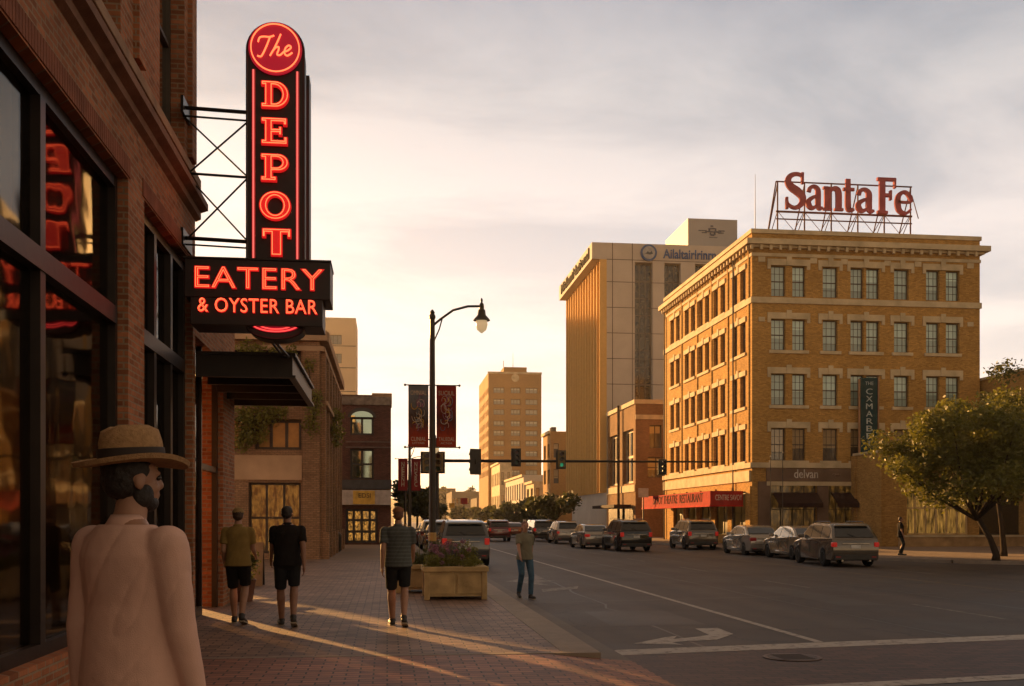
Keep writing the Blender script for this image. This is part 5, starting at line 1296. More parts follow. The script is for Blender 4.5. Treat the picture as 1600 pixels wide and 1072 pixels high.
for q_ in islands(bm): db.add('brick_band', q_, mat('grey_string_course', (0.13, 0.10, 0.085), 0.8))
# tall beige tower behind
TYY = 190.0
tx1 = XatY(556, TYY)
def tz2(v): return Zat(v, tx1, TYY)
m_tw = mat('cream_tower_panel', (0.60, 0.45, 0.30), 0.85, var=0.06, vscale=0.3)
tS = [(XatY(514, TYY), XatY(534, TYY), tz2(v + 15), tz2(v)) for v in (524, 553, 590, 625)]
tw = B('tower', 'plain cream tower rising behind the left row of buildings', tx1 - 14, tx1, TYY, TYY + 12, tz2(497), m_tw, opsS=tS, opsSide=[(TYY + 2 + 5 * i, TYY + 4 + 5 * i, tz2(v + 15), tz2(v)) for v in (524, 553, 590) for i in range(2)], side='E')
for o_ in tS: tw.win('S', *o_, m_dkfr, mat('grey_blind', (0.14, 0.15, 0.16), 0.3, coat=0.6), 'm3x1', fw=0.1)
for v in (524, 553, 590):
    for i in range(2): tw.win('E', TYY + 2 + 5 * i, TYY + 4 + 5 * i, tz2(v + 15), tz2(v), m_dkfr, m_dkglass, 'm1x1')
bm = BM()
for v in (541, 575, 612): box(bm, tx1 - 14, tx1, TYY - 0.05, TYY - 0.003, tz2(v) - 0.08, tz2(v) + 0.08)
tw.add('panel_joints', bm, MATS['dark_panel_joint'])
# the rest of the left row, seen only as a sliver but shading the street
yy = 90.0
for i, (h, d, lbl) in enumerate(((8.5, 14, 'low brick building behind the plum corner building'), (10.5, 18, 'three storey brick building further up the left side'), (8, 20, 'low pale building far up the left side'), (9.5, 30, 'long brick building at the far left end of the street'))):
    b_ = B('brick_building', lbl, -16, -2.6, yy, yy + d, h, m_beige if i % 2 else m_db, opsSide=[(yy + 1 + 3 * k, yy + 2.6 + 3 * k, 4.6, 6.4) for k in range(int(d / 3) - 1)], side='E')
    for k in range(int(d / 3) - 1): b_.win('E', yy + 1 + 3 * k, yy + 2.6 + 3 * k, 4.6, 6.4, m_wframe, m_dkglass, 'sash')
    yy += d + 0.3
# ================================================================== TREES
m_leafA = leafmat('leaf_yellow_green', (0.125, 0.138, 0.024), 0.5)  # lighter, yellow green leaf colour
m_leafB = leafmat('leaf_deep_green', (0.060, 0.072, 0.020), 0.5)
p = G(1556, 876)
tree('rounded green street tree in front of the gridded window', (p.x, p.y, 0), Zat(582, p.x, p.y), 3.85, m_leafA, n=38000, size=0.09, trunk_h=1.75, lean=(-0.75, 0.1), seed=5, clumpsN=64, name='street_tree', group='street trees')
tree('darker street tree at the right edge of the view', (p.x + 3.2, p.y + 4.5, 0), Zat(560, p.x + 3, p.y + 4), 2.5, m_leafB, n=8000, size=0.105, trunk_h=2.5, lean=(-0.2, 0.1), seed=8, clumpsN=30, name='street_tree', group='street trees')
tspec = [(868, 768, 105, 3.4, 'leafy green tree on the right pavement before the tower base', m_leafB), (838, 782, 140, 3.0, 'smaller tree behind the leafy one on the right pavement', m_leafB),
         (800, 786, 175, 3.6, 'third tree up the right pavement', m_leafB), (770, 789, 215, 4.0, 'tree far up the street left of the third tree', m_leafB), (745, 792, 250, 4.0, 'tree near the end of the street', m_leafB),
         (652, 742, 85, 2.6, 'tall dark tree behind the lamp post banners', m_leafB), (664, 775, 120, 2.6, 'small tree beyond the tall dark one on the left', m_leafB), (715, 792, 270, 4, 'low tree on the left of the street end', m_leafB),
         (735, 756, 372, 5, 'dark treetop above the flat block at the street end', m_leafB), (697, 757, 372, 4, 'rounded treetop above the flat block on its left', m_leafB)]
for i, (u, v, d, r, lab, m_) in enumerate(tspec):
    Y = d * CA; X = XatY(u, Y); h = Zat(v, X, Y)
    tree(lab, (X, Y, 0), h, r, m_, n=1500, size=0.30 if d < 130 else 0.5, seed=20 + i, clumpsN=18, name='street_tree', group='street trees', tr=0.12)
# roof-top tree behind the right corner of the big brick building
X = XatY(1548, 75); tree('tree showing over the far right roof beside the brick corner', (X, 75, 0), Zat(573, X, 75), 2.6, m_leafB, n=2500, size=0.2, seed=50, name='street_tree', group='street trees')
# vines on the sandy building
m_vine = leafmat('vine_leaf', (0.17, 0.18, 0.035), 0.5)
def vine(label, pts, n, size, seed):
    rnd = random.Random(seed)
    c = Vector(pts[0][:3]); t = thing('vine', label, 'plant', c, group='vines on the sandy building')
    bm = BM(); leaves(bm, [(Vector(p_[:3]) - c, p_[3], 1.1) for p_ in pts], n, size, rnd); newobj('foliage', bm, m_vine, t)
    bm = BM()
    for p_, q_ in zip(pts, pts[1:]): tube(bm, [Vector(p_[:3]) - c, Vector(q_[:3]) - c], 0.02, 5)
    newobj('stem', bm, MATS['bark'], t)
def LP(u, v, r, off=0.35): X = XatY(u, LY0 - off); return (X, LY0 - off, Zat(v, X, LY0 - off), r)
vine('leafy vine clump hanging under the canopy beside the amber window', [LP(382, 655, .55), LP(400, 650, .6), LP(378, 690, .45), LP(420, 648, .45), LP(408, 678, .35), LP(388, 675, .5), LP(438, 645, .35)], 1700, 0.085, 1)
vine('yellow green vine on the corner pier of the sandy building', [LP(482, 570, .3, .3), LP(490, 640, .45, .3), LP(487, 665, .4, .3), LP(496, 620, .3, .3)], 700, 0.07, 2)
vine('vine along the top ledge of the sandy building', [LP(385, 548, .45), LP(405, 552, .4), LP(430, 555, .35), LP(455, 552, .3)], 700, 0.08, 3)
vine('small dark vine tuft on the street side of the sandy building', [(LX + 0.4, LY0 + 5, 5.6, 0.45), (LX + 0.4, LY0 + 5.5, 6.3, 0.4), (LX + 0.35, LY0 + 6, 5.2, 0.3)], 450, 0.09, 4)

# ================================================================== STREET FURNITURE
m_post = mat('black_green_post', (0.030, 0.024, 0.018), 0.45, 0.4)
m_collar = mat('gold_collar', (0.42, 0.25, 0.07), 0.5)
def lamp_post(label, X, Y, H, arm=1.15, group='lamp posts along the left kerb'):
    t = thing('lamp_post', label, 'street lamp', (X, Y, 0), group=group)
    bm = BM(); lathe(bm, [(0.21, 0), (0.21, 0.12), (0.16, 0.2), (0.14, 0.7), (0.17, 0.78), (0.11, 0.9), (0.095, 1.05), (0.085, 1.1)], seg=16); newobj('base', bm, m_post, t, smooth=True, angle=35)
    bm = BM(); lathe(bm, [(0.085, 1.1), (0.095, 1.12), (0.095, 1.28), (0.085, 1.3)], seg=16); newobj('collar', bm, m_collar, t)
    bm = BM(); lathe(bm, [(0.082, 1.3), (0.075, 3.0), (0.058, H - 0.22), (0.075, H - 0.2), (0.075, H - 0.14), (0.05, H - 0.10), (0.06, H - 0.06), (0.02, H)], seg=14); newobj('pole', bm, m_post, t, smooth=True, angle=35)
    bm = BM()
    hx, hz_ = arm, H + 0.12
    pts = [(0.0, 0, H - 0.38), (arm * 0.16, 0, H - 0.22), (arm * 0.42, 0, H + 0.0), (arm * 0.72, 0, H + 0.1), (arm, 0, H + 0.11)]
    tube(bm, pts, 0.028, 8); tube(bm, [(0.03, 0, H - 0.75), (arm * 0.14, 0, H - 0.45), (arm * 0.2, 0, H - 0.2)], 0.018, 6)
    newobj('arm', bm, m_post, t, smooth=True)
    bm = BM(); lathe(bm, [(0.012, 0.20), (0.03, 0.15), (0.02, 0.1), (0.05, 0.06), (0.06, 0.0), (0.055, -0.06), (0.085, -0.08), (0.10, -0.2), (0.19, -0.30), (0.20, -0.325), (0.17, -0.33)], (arm, 0, H + 0.1), 18); lamp = newobj('lamp_head', bm, m_post, t, smooth=True, angle=40)
    bm = BM(); lathe(bm, [(0.13, -0.332), (0.14, -0.42), (0.11, -0.54), (0.04, -0.60), (0.01, -0.62)], (arm, 0, H + 0.1), 16); newobj('globe', bm, emit('pale_globe', (1.0, 0.72, 0.38), 0.15), lamp, smooth=True)
    bm = BM()
    for z in (Zat(602, X, Y), Zat(699, X, Y)) if Y < 30 else (Zat(717, X, Y), Zat(767, X, Y)):
        tube(bm, [(-0.62, 0, z), (0.62, 0, z)], 0.014, 6)
        for s_1 in (-0.63, 0.63): ball(bm, (s_1, 0, z), 0.03, seg=8)
    newobj('banner_bar', bm, m_post, t)
    return t
LPY = 24 * CA; LPX = XatY(675.5, LPY)
lamp_post('tall curved arm lamp post behind the planter box', LPX, LPY, Zat(484, LPX, LPY))
L2Y = 46 * CA; L2X = XatY(640, L2Y)
lamp_post('second lamp post, seen just left of the tall one', L2X, L2Y, Zat(690, L2X, L2Y))
L3Y = 72 * CA; L3X = XatY(633, L3Y)
def bannermat(name, top, bot, mid):
    m, N, L, b = newmat(name)
    t = N.new('ShaderNodeTexCoord'); s = N.new('ShaderNodeSeparateXYZ'); L.new(t.outputs['Generated'], s.inputs[0])
    n = N.new('ShaderNodeTexNoise'); n.inputs['Scale'].default_value = 4; L.new(t.outputs['Generated'], n.inputs['Vector'])
    a = N.new('ShaderNodeMath'); a.operation = 'MULTIPLY_ADD'; L.new(n.outputs['Fac'], a.inputs[0]); a.inputs[1].default_value = 0.35; L.new(s.outputs[2], a.inputs[2])
    r = N.new('ShaderNodeValToRGB'); L.new(a.outputs[0], r.inputs[0]); e = r.color_ramp.elements
    e[0].position = 0.35; e[0].color = (*bot, 1); e[1].position = 1.0; e[1].color = (*top, 1); q = e.new(0.6); q.color = (*mid, 1)
    L.new(r.outputs[0], b.inputs['Base Color']); b.inputs['Roughness'].default_value = 0.7
    tr = N.new('ShaderNodeBsdfTranslucent'); L.new(r.outputs[0], tr.inputs[0]); mx = N.new('ShaderNodeMixShader'); mx.inputs[0].default_value = 0.5
    L.new(b.outputs[0], mx.inputs[1]); L.new(tr.outputs[0], mx.inputs[2]); L.new(mx.outputs[0], N['Material Output'].inputs['Surface'])
    return m
m_bA = bannermat('banner_grey_to_rust', (0.20, 0.23, 0.25), (0.38, 0.055, 0.022), (0.10, 0.06, 0.045))
m_bB = bannermat('banner_red', (0.33, 0.035, 0.025), (0.42, 0.06, 0.02), (0.13, 0.035, 0.03))
m_bC = bannermat('banner_dark_red', (0.26, 0.018, 0.025), (0.30, 0.02, 0.022), (0.24, 0.02, 0.022))
m_btx = mat('banner_pale_print', (0.50, 0.42, 0.32), 0.7)
m_bcol = [mat('banner_gold_print', (0.50, 0.32, 0.05), 0.7), mat('banner_blue_print', (0.10, 0.16, 0.22), 0.7), mat('banner_violet_print', (0.28, 0.12, 0.20), 0.7), m_btx]
def banner(label, X, Y, u0, u1, v0, v1, m, words, seed, group):
    x0, x1 = XatY(u0, Y), XatY(u1, Y); za, zb = Zat(v1, X, Y), Zat(v0, X, Y)
    t = thing('banner', label, 'banner', ((x0 + x1) / 2, Y, za), group=group)
    c = Vector(t.location); rnd = random.Random(seed)
    bm = BM(); n = 14; vs = []
    for j in range(n + 1):
        z = (zb - za) * j / n
        vs.append([bm.verts.new((-(x1 - x0) / 2 + (x1 - x0) * i / 6, 0.012 * math.sin(j * 0.9 + i * 0.8 + seed), z)) for i in range(7)])
    for A, B_ in zip(vs, vs[1:]):
        for i in range(6): bm.faces.new((A[i], A[i + 1], B_[i + 1], B_[i]))
    r_ = bmesh.ops.extrude_face_region(bm, geom=bm.faces[:]); bmesh.ops.translate(bm, vec=(0, 0.006, 0), verts=[g for g in r_['geom'] if isinstance(g, bmesh.types.BMVert)])
    bmesh.ops.recalc_face_normals(bm, faces=bm.faces[:])
    cloth = newobj('cloth', bm, m, t, smooth=False)
    W, H = x1 - x0, zb - za
    if words:
        for txt, fz, sz_, wd in words:
            letters('printed_words', txt, sz_, (0, -0.022, H * fz), m_btx, cloth, 'S', 0.001, width=W * wd)
        # a scrolling motif of curved strokes
        for k, mm in enumerate(m_bcol):
            bm = BM()
            for j in range(5 if k < 3 else 9):
                cz = H * rnd.uniform(0.30, 0.80); cx = W * rnd.uniform(-0.2, 0.2); a0 = rnd.uniform(0, 360); rr_ = W * rnd.uniform(0.07, 0.2)
                P = [(cx + rr_ * math.cos(R(a0 + a)), -0.0205 - 0.0012 * k - 0.0002 * j, cz + rr_ * 1.4 * math.sin(R(a0 + a))) for a in range(0, 230, 23)]
                tube(bm, P, 0.007 if k < 3 else 0.005, 5)
            newobj('printed_motif', bm, mm, cloth)
    else:
        for j in range(5):
            letters('printed_words', rnd.choice('SNHCERT'), 0.3, (0, -0.022, H * (0.82 - j * 0.155)), m_btx, cloth, 'S', 0.001, width=W * 0.3)
    return t
g1 = 'fabric banners hanging from the lamp posts'
banner('grey to rust banner on the left of the tall lamp post', LPX, LPY, 638, 669.5, 602, 699, m_bA, [('OMNIAL', 0.87, 0.15, 0.8), ('CLINIAL', 0.13, 0.13, 0.75), ('LITYAIS', 0.065, 0.07, 0.6)], 1, g1)
banner('red banner with gold motif on the right of the tall lamp post', LPX, LPY, 682, 713, 602, 699, m_bB, [('SUCIUL', 0.87, 0.15, 0.8), ('TALIEDAL', 0.13, 0.13, 0.8), ('ACNIA', 0.065, 0.07, 0.6)], 2, g1)
banner('dark red banner on the left of the second lamp post', L2X, L2Y, 622, 637, 717, 767, m_bC, None, 3, g1)
banner('dark red banner on the right of the second lamp post', L2X, L2Y, 642.5, 657, 717, 767, m_bC, None, 4, g1)
t = lamp_post('third lamp post, farthest up the left kerb', L3X, L3Y, Zat(716, L3X, L3Y))

# traffic signal arm
SGY = 60 * CA; SGX = XatY(683, SGY)
m_sig = mat('signal_housing', (0.20, 0.13, 0.04), 0.6); m_sigd = mat('signal_visor_black', (0.035, 0.028, 0.02), 0.5)
t = thing('signal_mast', 'traffic signal pole whose long arm reaches across the street', 'traffic signal pole', (SGX, SGY, 0))
za = Zat(720, SGX, SGY); xe = XatY(1122, SGY)
bm = BM(); lathe(bm, [(0.2, 0), (0.2, 0.1), (0.13, 0.2), (0.10, za + 0.9), (0.02, za + 0.95)], seg=12); newobj('pole', bm, m_post, t, smooth=True, angle=40)
bm = BM(); tube(bm, [(0, 0, za), (xe - SGX, 0, za + 0.05)], 0.10, 10, r2=0.05); newobj('arm', bm, m_post, t, smooth=True)
def signal(label, u, v0, v1, lit, face=0.0, dark=False, Y=SGY):
    X = XatY(u, Y); z0, z1 = Zat(v1, X, Y), Zat(v0, X, Y); H = z1 - z0; W = H * 0.42
    t = thing('traffic_signal', label, 'traffic light', (X, Y - 0.22, z0), face, group='traffic lights on the arm')
    bm = BM(); box(bm, -W / 2, W / 2, -0.10, 0.1, 0, H, 0.02); newobj('housing', bm, m_sigd if dark else m_sig, t)
    bm = BM(); box(bm, -W / 2 - 0.1, W / 2 + 0.1, 0.10, 0.12, -0.08, H + 0.08); newobj('backplate', bm, m_sigd, t)
    cols = [('red', (0.9, 0.05, 0.02)), ('amber', (0.9, 0.4, 0.03)), ('green', (0.05, 0.75, 0.35))]
    for i in range(3):
        zc = H * (5 - 2 * i) / 6; rr_ = H * 0.115
        bm = BM(); lathe(bm, [(rr_, -0.125), (rr_ * 0.98, -0.101)], (0, 0, zc), 14, 'Y')
        ln = newobj('lens', bm, emit('lens_' + cols[i][0] + '_on', cols[i][1], 0.08) if lit == i else mat('lens_off_' + cols[i][0], tuple(c * 0.06 for c in cols[i][1]), 0.3), t)
        bm = BM(); 
        P = [(rr_ * 1.15 * math.cos(R(a)), rr_ * 1.15 * math.sin(R(a))) for a in range(-20, 201, 20)]
        for (a, b), (c_, d_) in zip(P, P[1:]): quad(bm, (a, -0.10, zc + b), (c_, -0.10, zc + d_), (c_, -0.34, zc + d_), (a, -0.34, zc + b))
        newobj('visor', bm, m_sigd, ln)
    bm = BM(); box(bm, -0.03, 0.03, 0.12, 0.2, H * 0.4, H * 0.6); newobj('clamp', bm, m_sigd, t)
signal('traffic light left of the lamp post shaft', 666.5, 708, 738, None, 0.2)
signal('traffic light just right of the lamp post shaft', 685.5, 708, 738, None, -0.3)
signal('lone traffic light on the arm against the bright sky', 741, 704, 740, None, math.pi + 0.5)
signal('dark traffic light in front of the slim tower', 806, 703, 727, None, 0, True)
signal('green lit traffic light in front of the red wall sign', 876, 706, 731, 2, 0)
signal('traffic light farthest right on the arm', 1034, 720, 740, None, 0, True)

# planters
m_plant = mat('tan_cast_stone', (0.42, 0.31, 0.16), 0.8, var=0.3, vscale=3, bump=0.4, bscale=20)
def planter(label, x0, x1, y0, y1, h, seed, flowers=True, top=0.5):
    t = thing('planter_box', label, 'planter', ((x0 + x1) / 2, (y0 + y1) / 2, 0), group='planters along the left kerb')
    w_, d_ = (x1 - x0) / 2, (y1 - y0) / 2; rnd = random.Random(seed)
    bm = BM(); e = 0.05
    bmesh.ops.create_cube(bm, size=1, matrix=Matrix.Translation((0, 0, h / 2 + 0.03)) @ Matrix.Diagonal((2 * w_ - 0.06, 2 * d_ - 0.06, h - 0.08, 1)))
    newobj('box', bm, m_plant, t)
    bm = BM(); s = 0.11
    for sx in (-1, 1):
        for sy in (-1, 1): cx, cy = sx * (w_ - s / 2), sy * (d_ - s / 2); box(bm, cx - s / 2, cx + s / 2, cy - s / 2, cy + s / 2, 0, h - 0.10, 0.012)
    for q_ in islands(bm): newobj('corner_post', q_, m_plant, t)
    bm = BM()
    for (a, b, c_, d2) in ((-w_ - 0.03, w_ + 0.03, -d_ - 0.03, -d_ + 0.10), (-w_ - 0.03, w_ + 0.03, d_ - 0.10, d_ + 0.03), (-w_ - 0.03, -w_ + 0.10, -d_ + 0.102, d_ - 0.102), (w_ - 0.10, w_ + 0.03, -d_ + 0.102, d_ - 0.102)):
        box(bm, a, b, c_, d2, h - 0.098, h, 0.012)
    newobj('rim', bm, m_plant, t)
    bm = BM()
    for sx in (-1, 1): box(bm, sx * w_ * 0.02 - w_ * 0.82 if sx < 0 else w_ * 0.04, -w_ * 0.04 if sx < 0 else w_ * 0.82, -d_ + 0.006, -d_ + 0.029, 0.12, h - 0.16, 0.008)
    for q_ in islands(bm): newobj('panel', q_, m_plant, t)
    bm = BM(); box(bm, -w_ + 0.1, w_ - 0.1, -d_ + 0.1, d_ - 0.1, h - 0.14, h - 0.06); newobj('soil', bm, mat('dark_soil', (0.03, 0.02, 0.014), 0.95), t)
    bm = BM(); cl = [(Vector((rnd.uniform(-w_ * .8, w_ * .8), rnd.uniform(-d_ * .8, d_ * .8), h + rnd.uniform(0.0, 0.14))), rnd.uniform(0.12, 0.2), 0.8) for _ in range(16)]
    cl += [(Vector((-w_ * 0.75, -d_ * 0.6, h + 0.02)), 0.2, 0.8), (Vector((w_ * .35, 0, h + 0.3)), 0.17, 1.4), (Vector((w_ * .6, 0.1, h + 0.22)), 0.15, 1.3)]
    leaves(bm, cl, 4200, 0.028, rnd); newobj('foliage', bm, m_leafA if seed % 2 else m_leafB, t)
    bm = BM()
    for _ in range(26):
        x, y = rnd.uniform(-w_ * .8, w_ * .8), rnd.uniform(-d_ * .7, d_ * .7); z = h + rnd.uniform(0.3, top)
        tube(bm, [(x, y, h - 0.05), (x + rnd.uniform(-.04, .04), y, (h + z) / 2), (x + rnd.uniform(-.08, .08), y, z)], 0.005, 4)
    newobj('stems', bm, m_leafA, t)
    if flowers:
        bm = BM(); leaves(bm, [(Vector((rnd.uniform(-w_ * .8, w_ * .8), rnd.uniform(-d_ * .8, d_ * .6), h + rnd.uniform(0.08, top))), 0.05, 1) for _ in range(34)], 1500, 0.020, rnd)
        f = newobj('flowers', bm, mat('mauve_petals', (0.25, 0.11, 0.17), 0.6, var=0.5, vscale=20), t)
p0, p1 = G(663, 938), G(760, 936)
planter('tan stone planter box with mauve flowers at the kerb', p0.x, p1.x, p0.y, p0.y + 1.25, 0.66, 1)
planter('second planter box, half hidden behind the first', p0.x - 0.55, p0.x + 0.75, p0.y + 2.0, p0.y + 3.1, 0.62, 4, False)
# news / utility boxes and bins seen by the building row
def bin_(label, X, Y, h, r, m, group=None):
    t = thing('litter_bin', label, 'litter bin', (X, Y, 0), group=group)
    bm = BM(); lathe(bm, [(r * 0.85, 0), (r, 0.05), (r, h * 0.8)], seg=16); newobj('body', bm, m, t, smooth=True, angle=40)
    bm = BM(); lathe(bm, [(r * 1.06, h * 0.8), (r * 1.06, h * 0.86), (r * 0.8, h * 0.97), (r * 0.3, h)], seg=16); newobj('lid', bm, m_sigd, t, smooth=True, angle=40)
    bm = BM()
    for k in range(12): a = k * math.pi / 6; box(bm, r * 1.01 * math.cos(a) - 0.012, r * 1.01 * math.cos(a) + 0.012, r * 1.01 * math.sin(a) - 0.012, r * 1.01 * math.sin(a) + 0.012, 0.06, h * 0.79)
    newobj('slats', bm, m_sigd, t)
bin_('dark litter bin at the far corner of the sandy building', *G(524, 862).xy, 1.0, 0.28, m_sigd)
# outdoor dining set
m_chair = mat('dark_cafe_metal', (0.02, 0.016, 0.013), 0.4, 0.5)
def cafe_chair(label, X, Y, rz):
    t = thing('cafe_chair', label, 'chair', (X, Y, 0), rz, group='outdoor dining chairs')
    bm = BM(); box(bm, -0.21, 0.21, -0.21, 0.21, 0.44, 0.47, 0.01); newobj('seat', bm, mat('brown_seat', (0.10, 0.05, 0.02), 0.6), t)
    for sx in (-1, 1):
        for sy in (-1, 1): bm = BM(); tube(bm, [(sx * 0.22, sy * 0.22, 0), (sx * 0.18, sy * 0.18, 0.44)], 0.013, 6); newobj('leg', bm, m_chair, t)
    bm = BM()
    tube(bm, [(-0.19, 0.19, 0.45), (-0.2, 0.25, 0.86), (0.2, 0.25, 0.86), (0.19, 0.19, 0.45)], 0.013, 6)
    for k in range(5): x = -0.14 + k * 0.07; tube(bm, [(x, 0.2, 0.47), (x, 0.25, 0.86)], 0.007, 5)
    newobj('backrest', bm, m_chair, t)
def cafe_table(label, X, Y):
    t = thing('cafe_table', label, 'table', (X, Y, 0), group='outdoor dining tables')
    bm = BM(); lathe(bm, [(0.36, 0.72), (0.37, 0.735), (0.36, 0.75)], seg=24); newobj('table_top', bm, mat('wood_top', (0.16, 0.08, 0.03), 0.35), t)
    bm = BM(); lathe(bm, [(0.24, 0), (0.23, 0.02), (0.04, 0.05), (0.03, 0.72)], seg=14); newobj('pedestal', bm, m_chair, t)
for i, (x, y) in enumerate(((-3.55, 22.6), (-3.7, 25.8), (-4.0, 29.5))):
    lab = ('just beyond the brick pier', 'second beyond the brick pier', 'farthest along the patio')[i]
    cafe_table('round cafe table ' + lab, x, y); cafe_chair('cafe chair facing the table ' + lab + ', camera side', x + 0.1, y - 0.62, math.pi); cafe_chair('cafe chair at the far side of the table ' + lab, x - 0.05, y + 0.62, 0)
t = thing('menu_board', 'pale menu board standing beside the pier of the porch', 'menu board', (*G(392, 915).xy, 0))
bm = BM(); prism(bm, [(-0.24, 0), (0, 1.05), (0.02, 1.05), (-0.2, 0)], -0.3, 0.3, 'YZ'); newobj('front_panel', bm, mat('chalk_board', (0.20, 0.14, 0.08), 0.6), t)
bm = BM(); prism(bm, [(0.24, 0), (0.03, 1.04), (0.05, 1.04), (0.28, 0)], -0.3, 0.3, 'YZ'); newobj('rear_panel', bm, m_chair, t)
t = thing('plant_pot', 'potted shrub beside the porch doorway', 'pot plant', (-2.78, 20.55, 0))
bm = BM(); lathe(bm, [(0.16, 0), (0.22, 0.4), (0.24, 0.42), (0.22, 0.44), (0.2, 0.4)], seg=18); newobj('pot', bm, mat('terracotta', (0.12, 0.05, 0.03), 0.7), t, smooth=True, angle=40)
bm = BM(); leaves(bm, [(Vector((0, 0, 0.65)), 0.28, 1.1), (Vector((0.08, 0, 0.85)), 0.2, 1)], 800, 0.04, random.Random(9)); newobj('foliage', bm, m_leafB, t)
# street signs far away
for i, (u, v, d, c_) in enumerate(((725, 783, 120, (0.35, 0.03, 0.02)), (706, 790, 150, (0.5, 0.28, 0.03)), (1005, 770, 78, (0.4, 0.36, 0.32)))):
    Y = d * CA; X = XatY(u, Y); z = Zat(v, X, Y)
    t = thing('street_sign', ('red sign on a pole near the end of the street', 'yellow sign on a pole left of the red one', 'white sign on a pole before the rust brick building')[i], 'sign', (X, Y, 0), group='small street signs')
    bm = BM(); tube(bm, [(0, 0, 0), (0, 0, z + 0.3)], 0.05, 6); newobj('pole', bm, m_dkfr, t)
    bm = BM(); box(bm, -0.4, 0.4, -0.07, -0.052, z - 0.35, z + 0.35, 0.01); newobj('sign_face', bm, mat('signface%d' % i, c_, 0.5), t)
# ================================================================== CARS
m_tyre = mat('tyre_rubber', (0.012, 0.012, 0.012), 0.8); m_rim = mat('alloy_rim', (0.35, 0.34, 0.32), 0.3, 0.9); m_carblk = mat('black_plastic', (0.014, 0.013, 0.013), 0.5)
m_cglass = mat('car_glass', (0.012, 0.014, 0.014), 0.08, var=0.0, spec=0.5, coat=0.35)
m_chrome = mat('chrome', (0.5, 0.48, 0.45), 0.15, 1.0)
m_tail = emit('tail_lamp_lit', (0.6, 0.015, 0.01), 0.10); m_tailoff = emit('tail_lamp_red', (0.4, 0.008, 0.008), 0.02); m_head = mat('head_lamp', (0.55, 0.55, 0.52), 0.1, coat=1.0)
m_plate = mat('number_plate', (0.5, 0.5, 0.48), 0.5)
def paint(name, c, metal=0.4): return mat(name, c, 0.16, metal, var=0.04, coat=1.0)
KIND = {
 'suv':   dict(L=4.65, W=1.86, H=1.70, belt=1.10, top=[(0.0, 0.42), (-0.02, 0.62), (0.02, 0.98), (0.06, 1.10), (3.45, 1.08), (4.25, 1.00), (4.52, 0.86), (4.63, 0.62), (4.62, 0.34), (4.5, 0.26)],
              green=[(0.07, 1.10), (0.42, 1.58), (0.62, 1.66), (2.3, 1.70), (2.75, 1.64), (3.55, 1.08)], pil=[1.25, 2.25], wr=0.37, ax=(0.88, 3.72), bot=0.30),
 'sedan': dict(L=4.65, W=1.80, H=1.44, belt=0.96, top=[(0.0, 0.40), (-0.02, 0.62), (0.03, 0.90), (0.10, 0.99), (0.75, 1.01), (3.30, 0.95), (4.15, 0.84), (4.52, 0.72), (4.64, 0.52), (4.63, 0.30), (4.5, 0.22)],
              green=[(0.62, 1.00), (1.25, 1.36), (1.6, 1.42), (2.35, 1.44), (2.7, 1.40), (3.50, 0.95)], pil=[1.30, 2.30], wr=0.33, ax=(0.90, 3.70), bot=0.24),
 'wagon': dict(L=4.75, W=1.84, H=1.60, belt=1.03, top=[(0.0, 0.40), (-0.02, 0.62), (0.02, 0.95), (0.06, 1.03), (3.45, 1.00), (4.25, 0.90), (4.58, 0.76), (4.72, 0.56), (4.72, 0.32), (4.6, 0.24)],
              green=[(0.07, 1.03), (0.55, 1.50), (0.75, 1.57), (2.4, 1.60), (2.8, 1.54), (3.65, 1.00)], pil=[1.30, 2.35], wr=0.35, ax=(0.92, 3.78), bot=0.27),
}
CARPROTO = {}
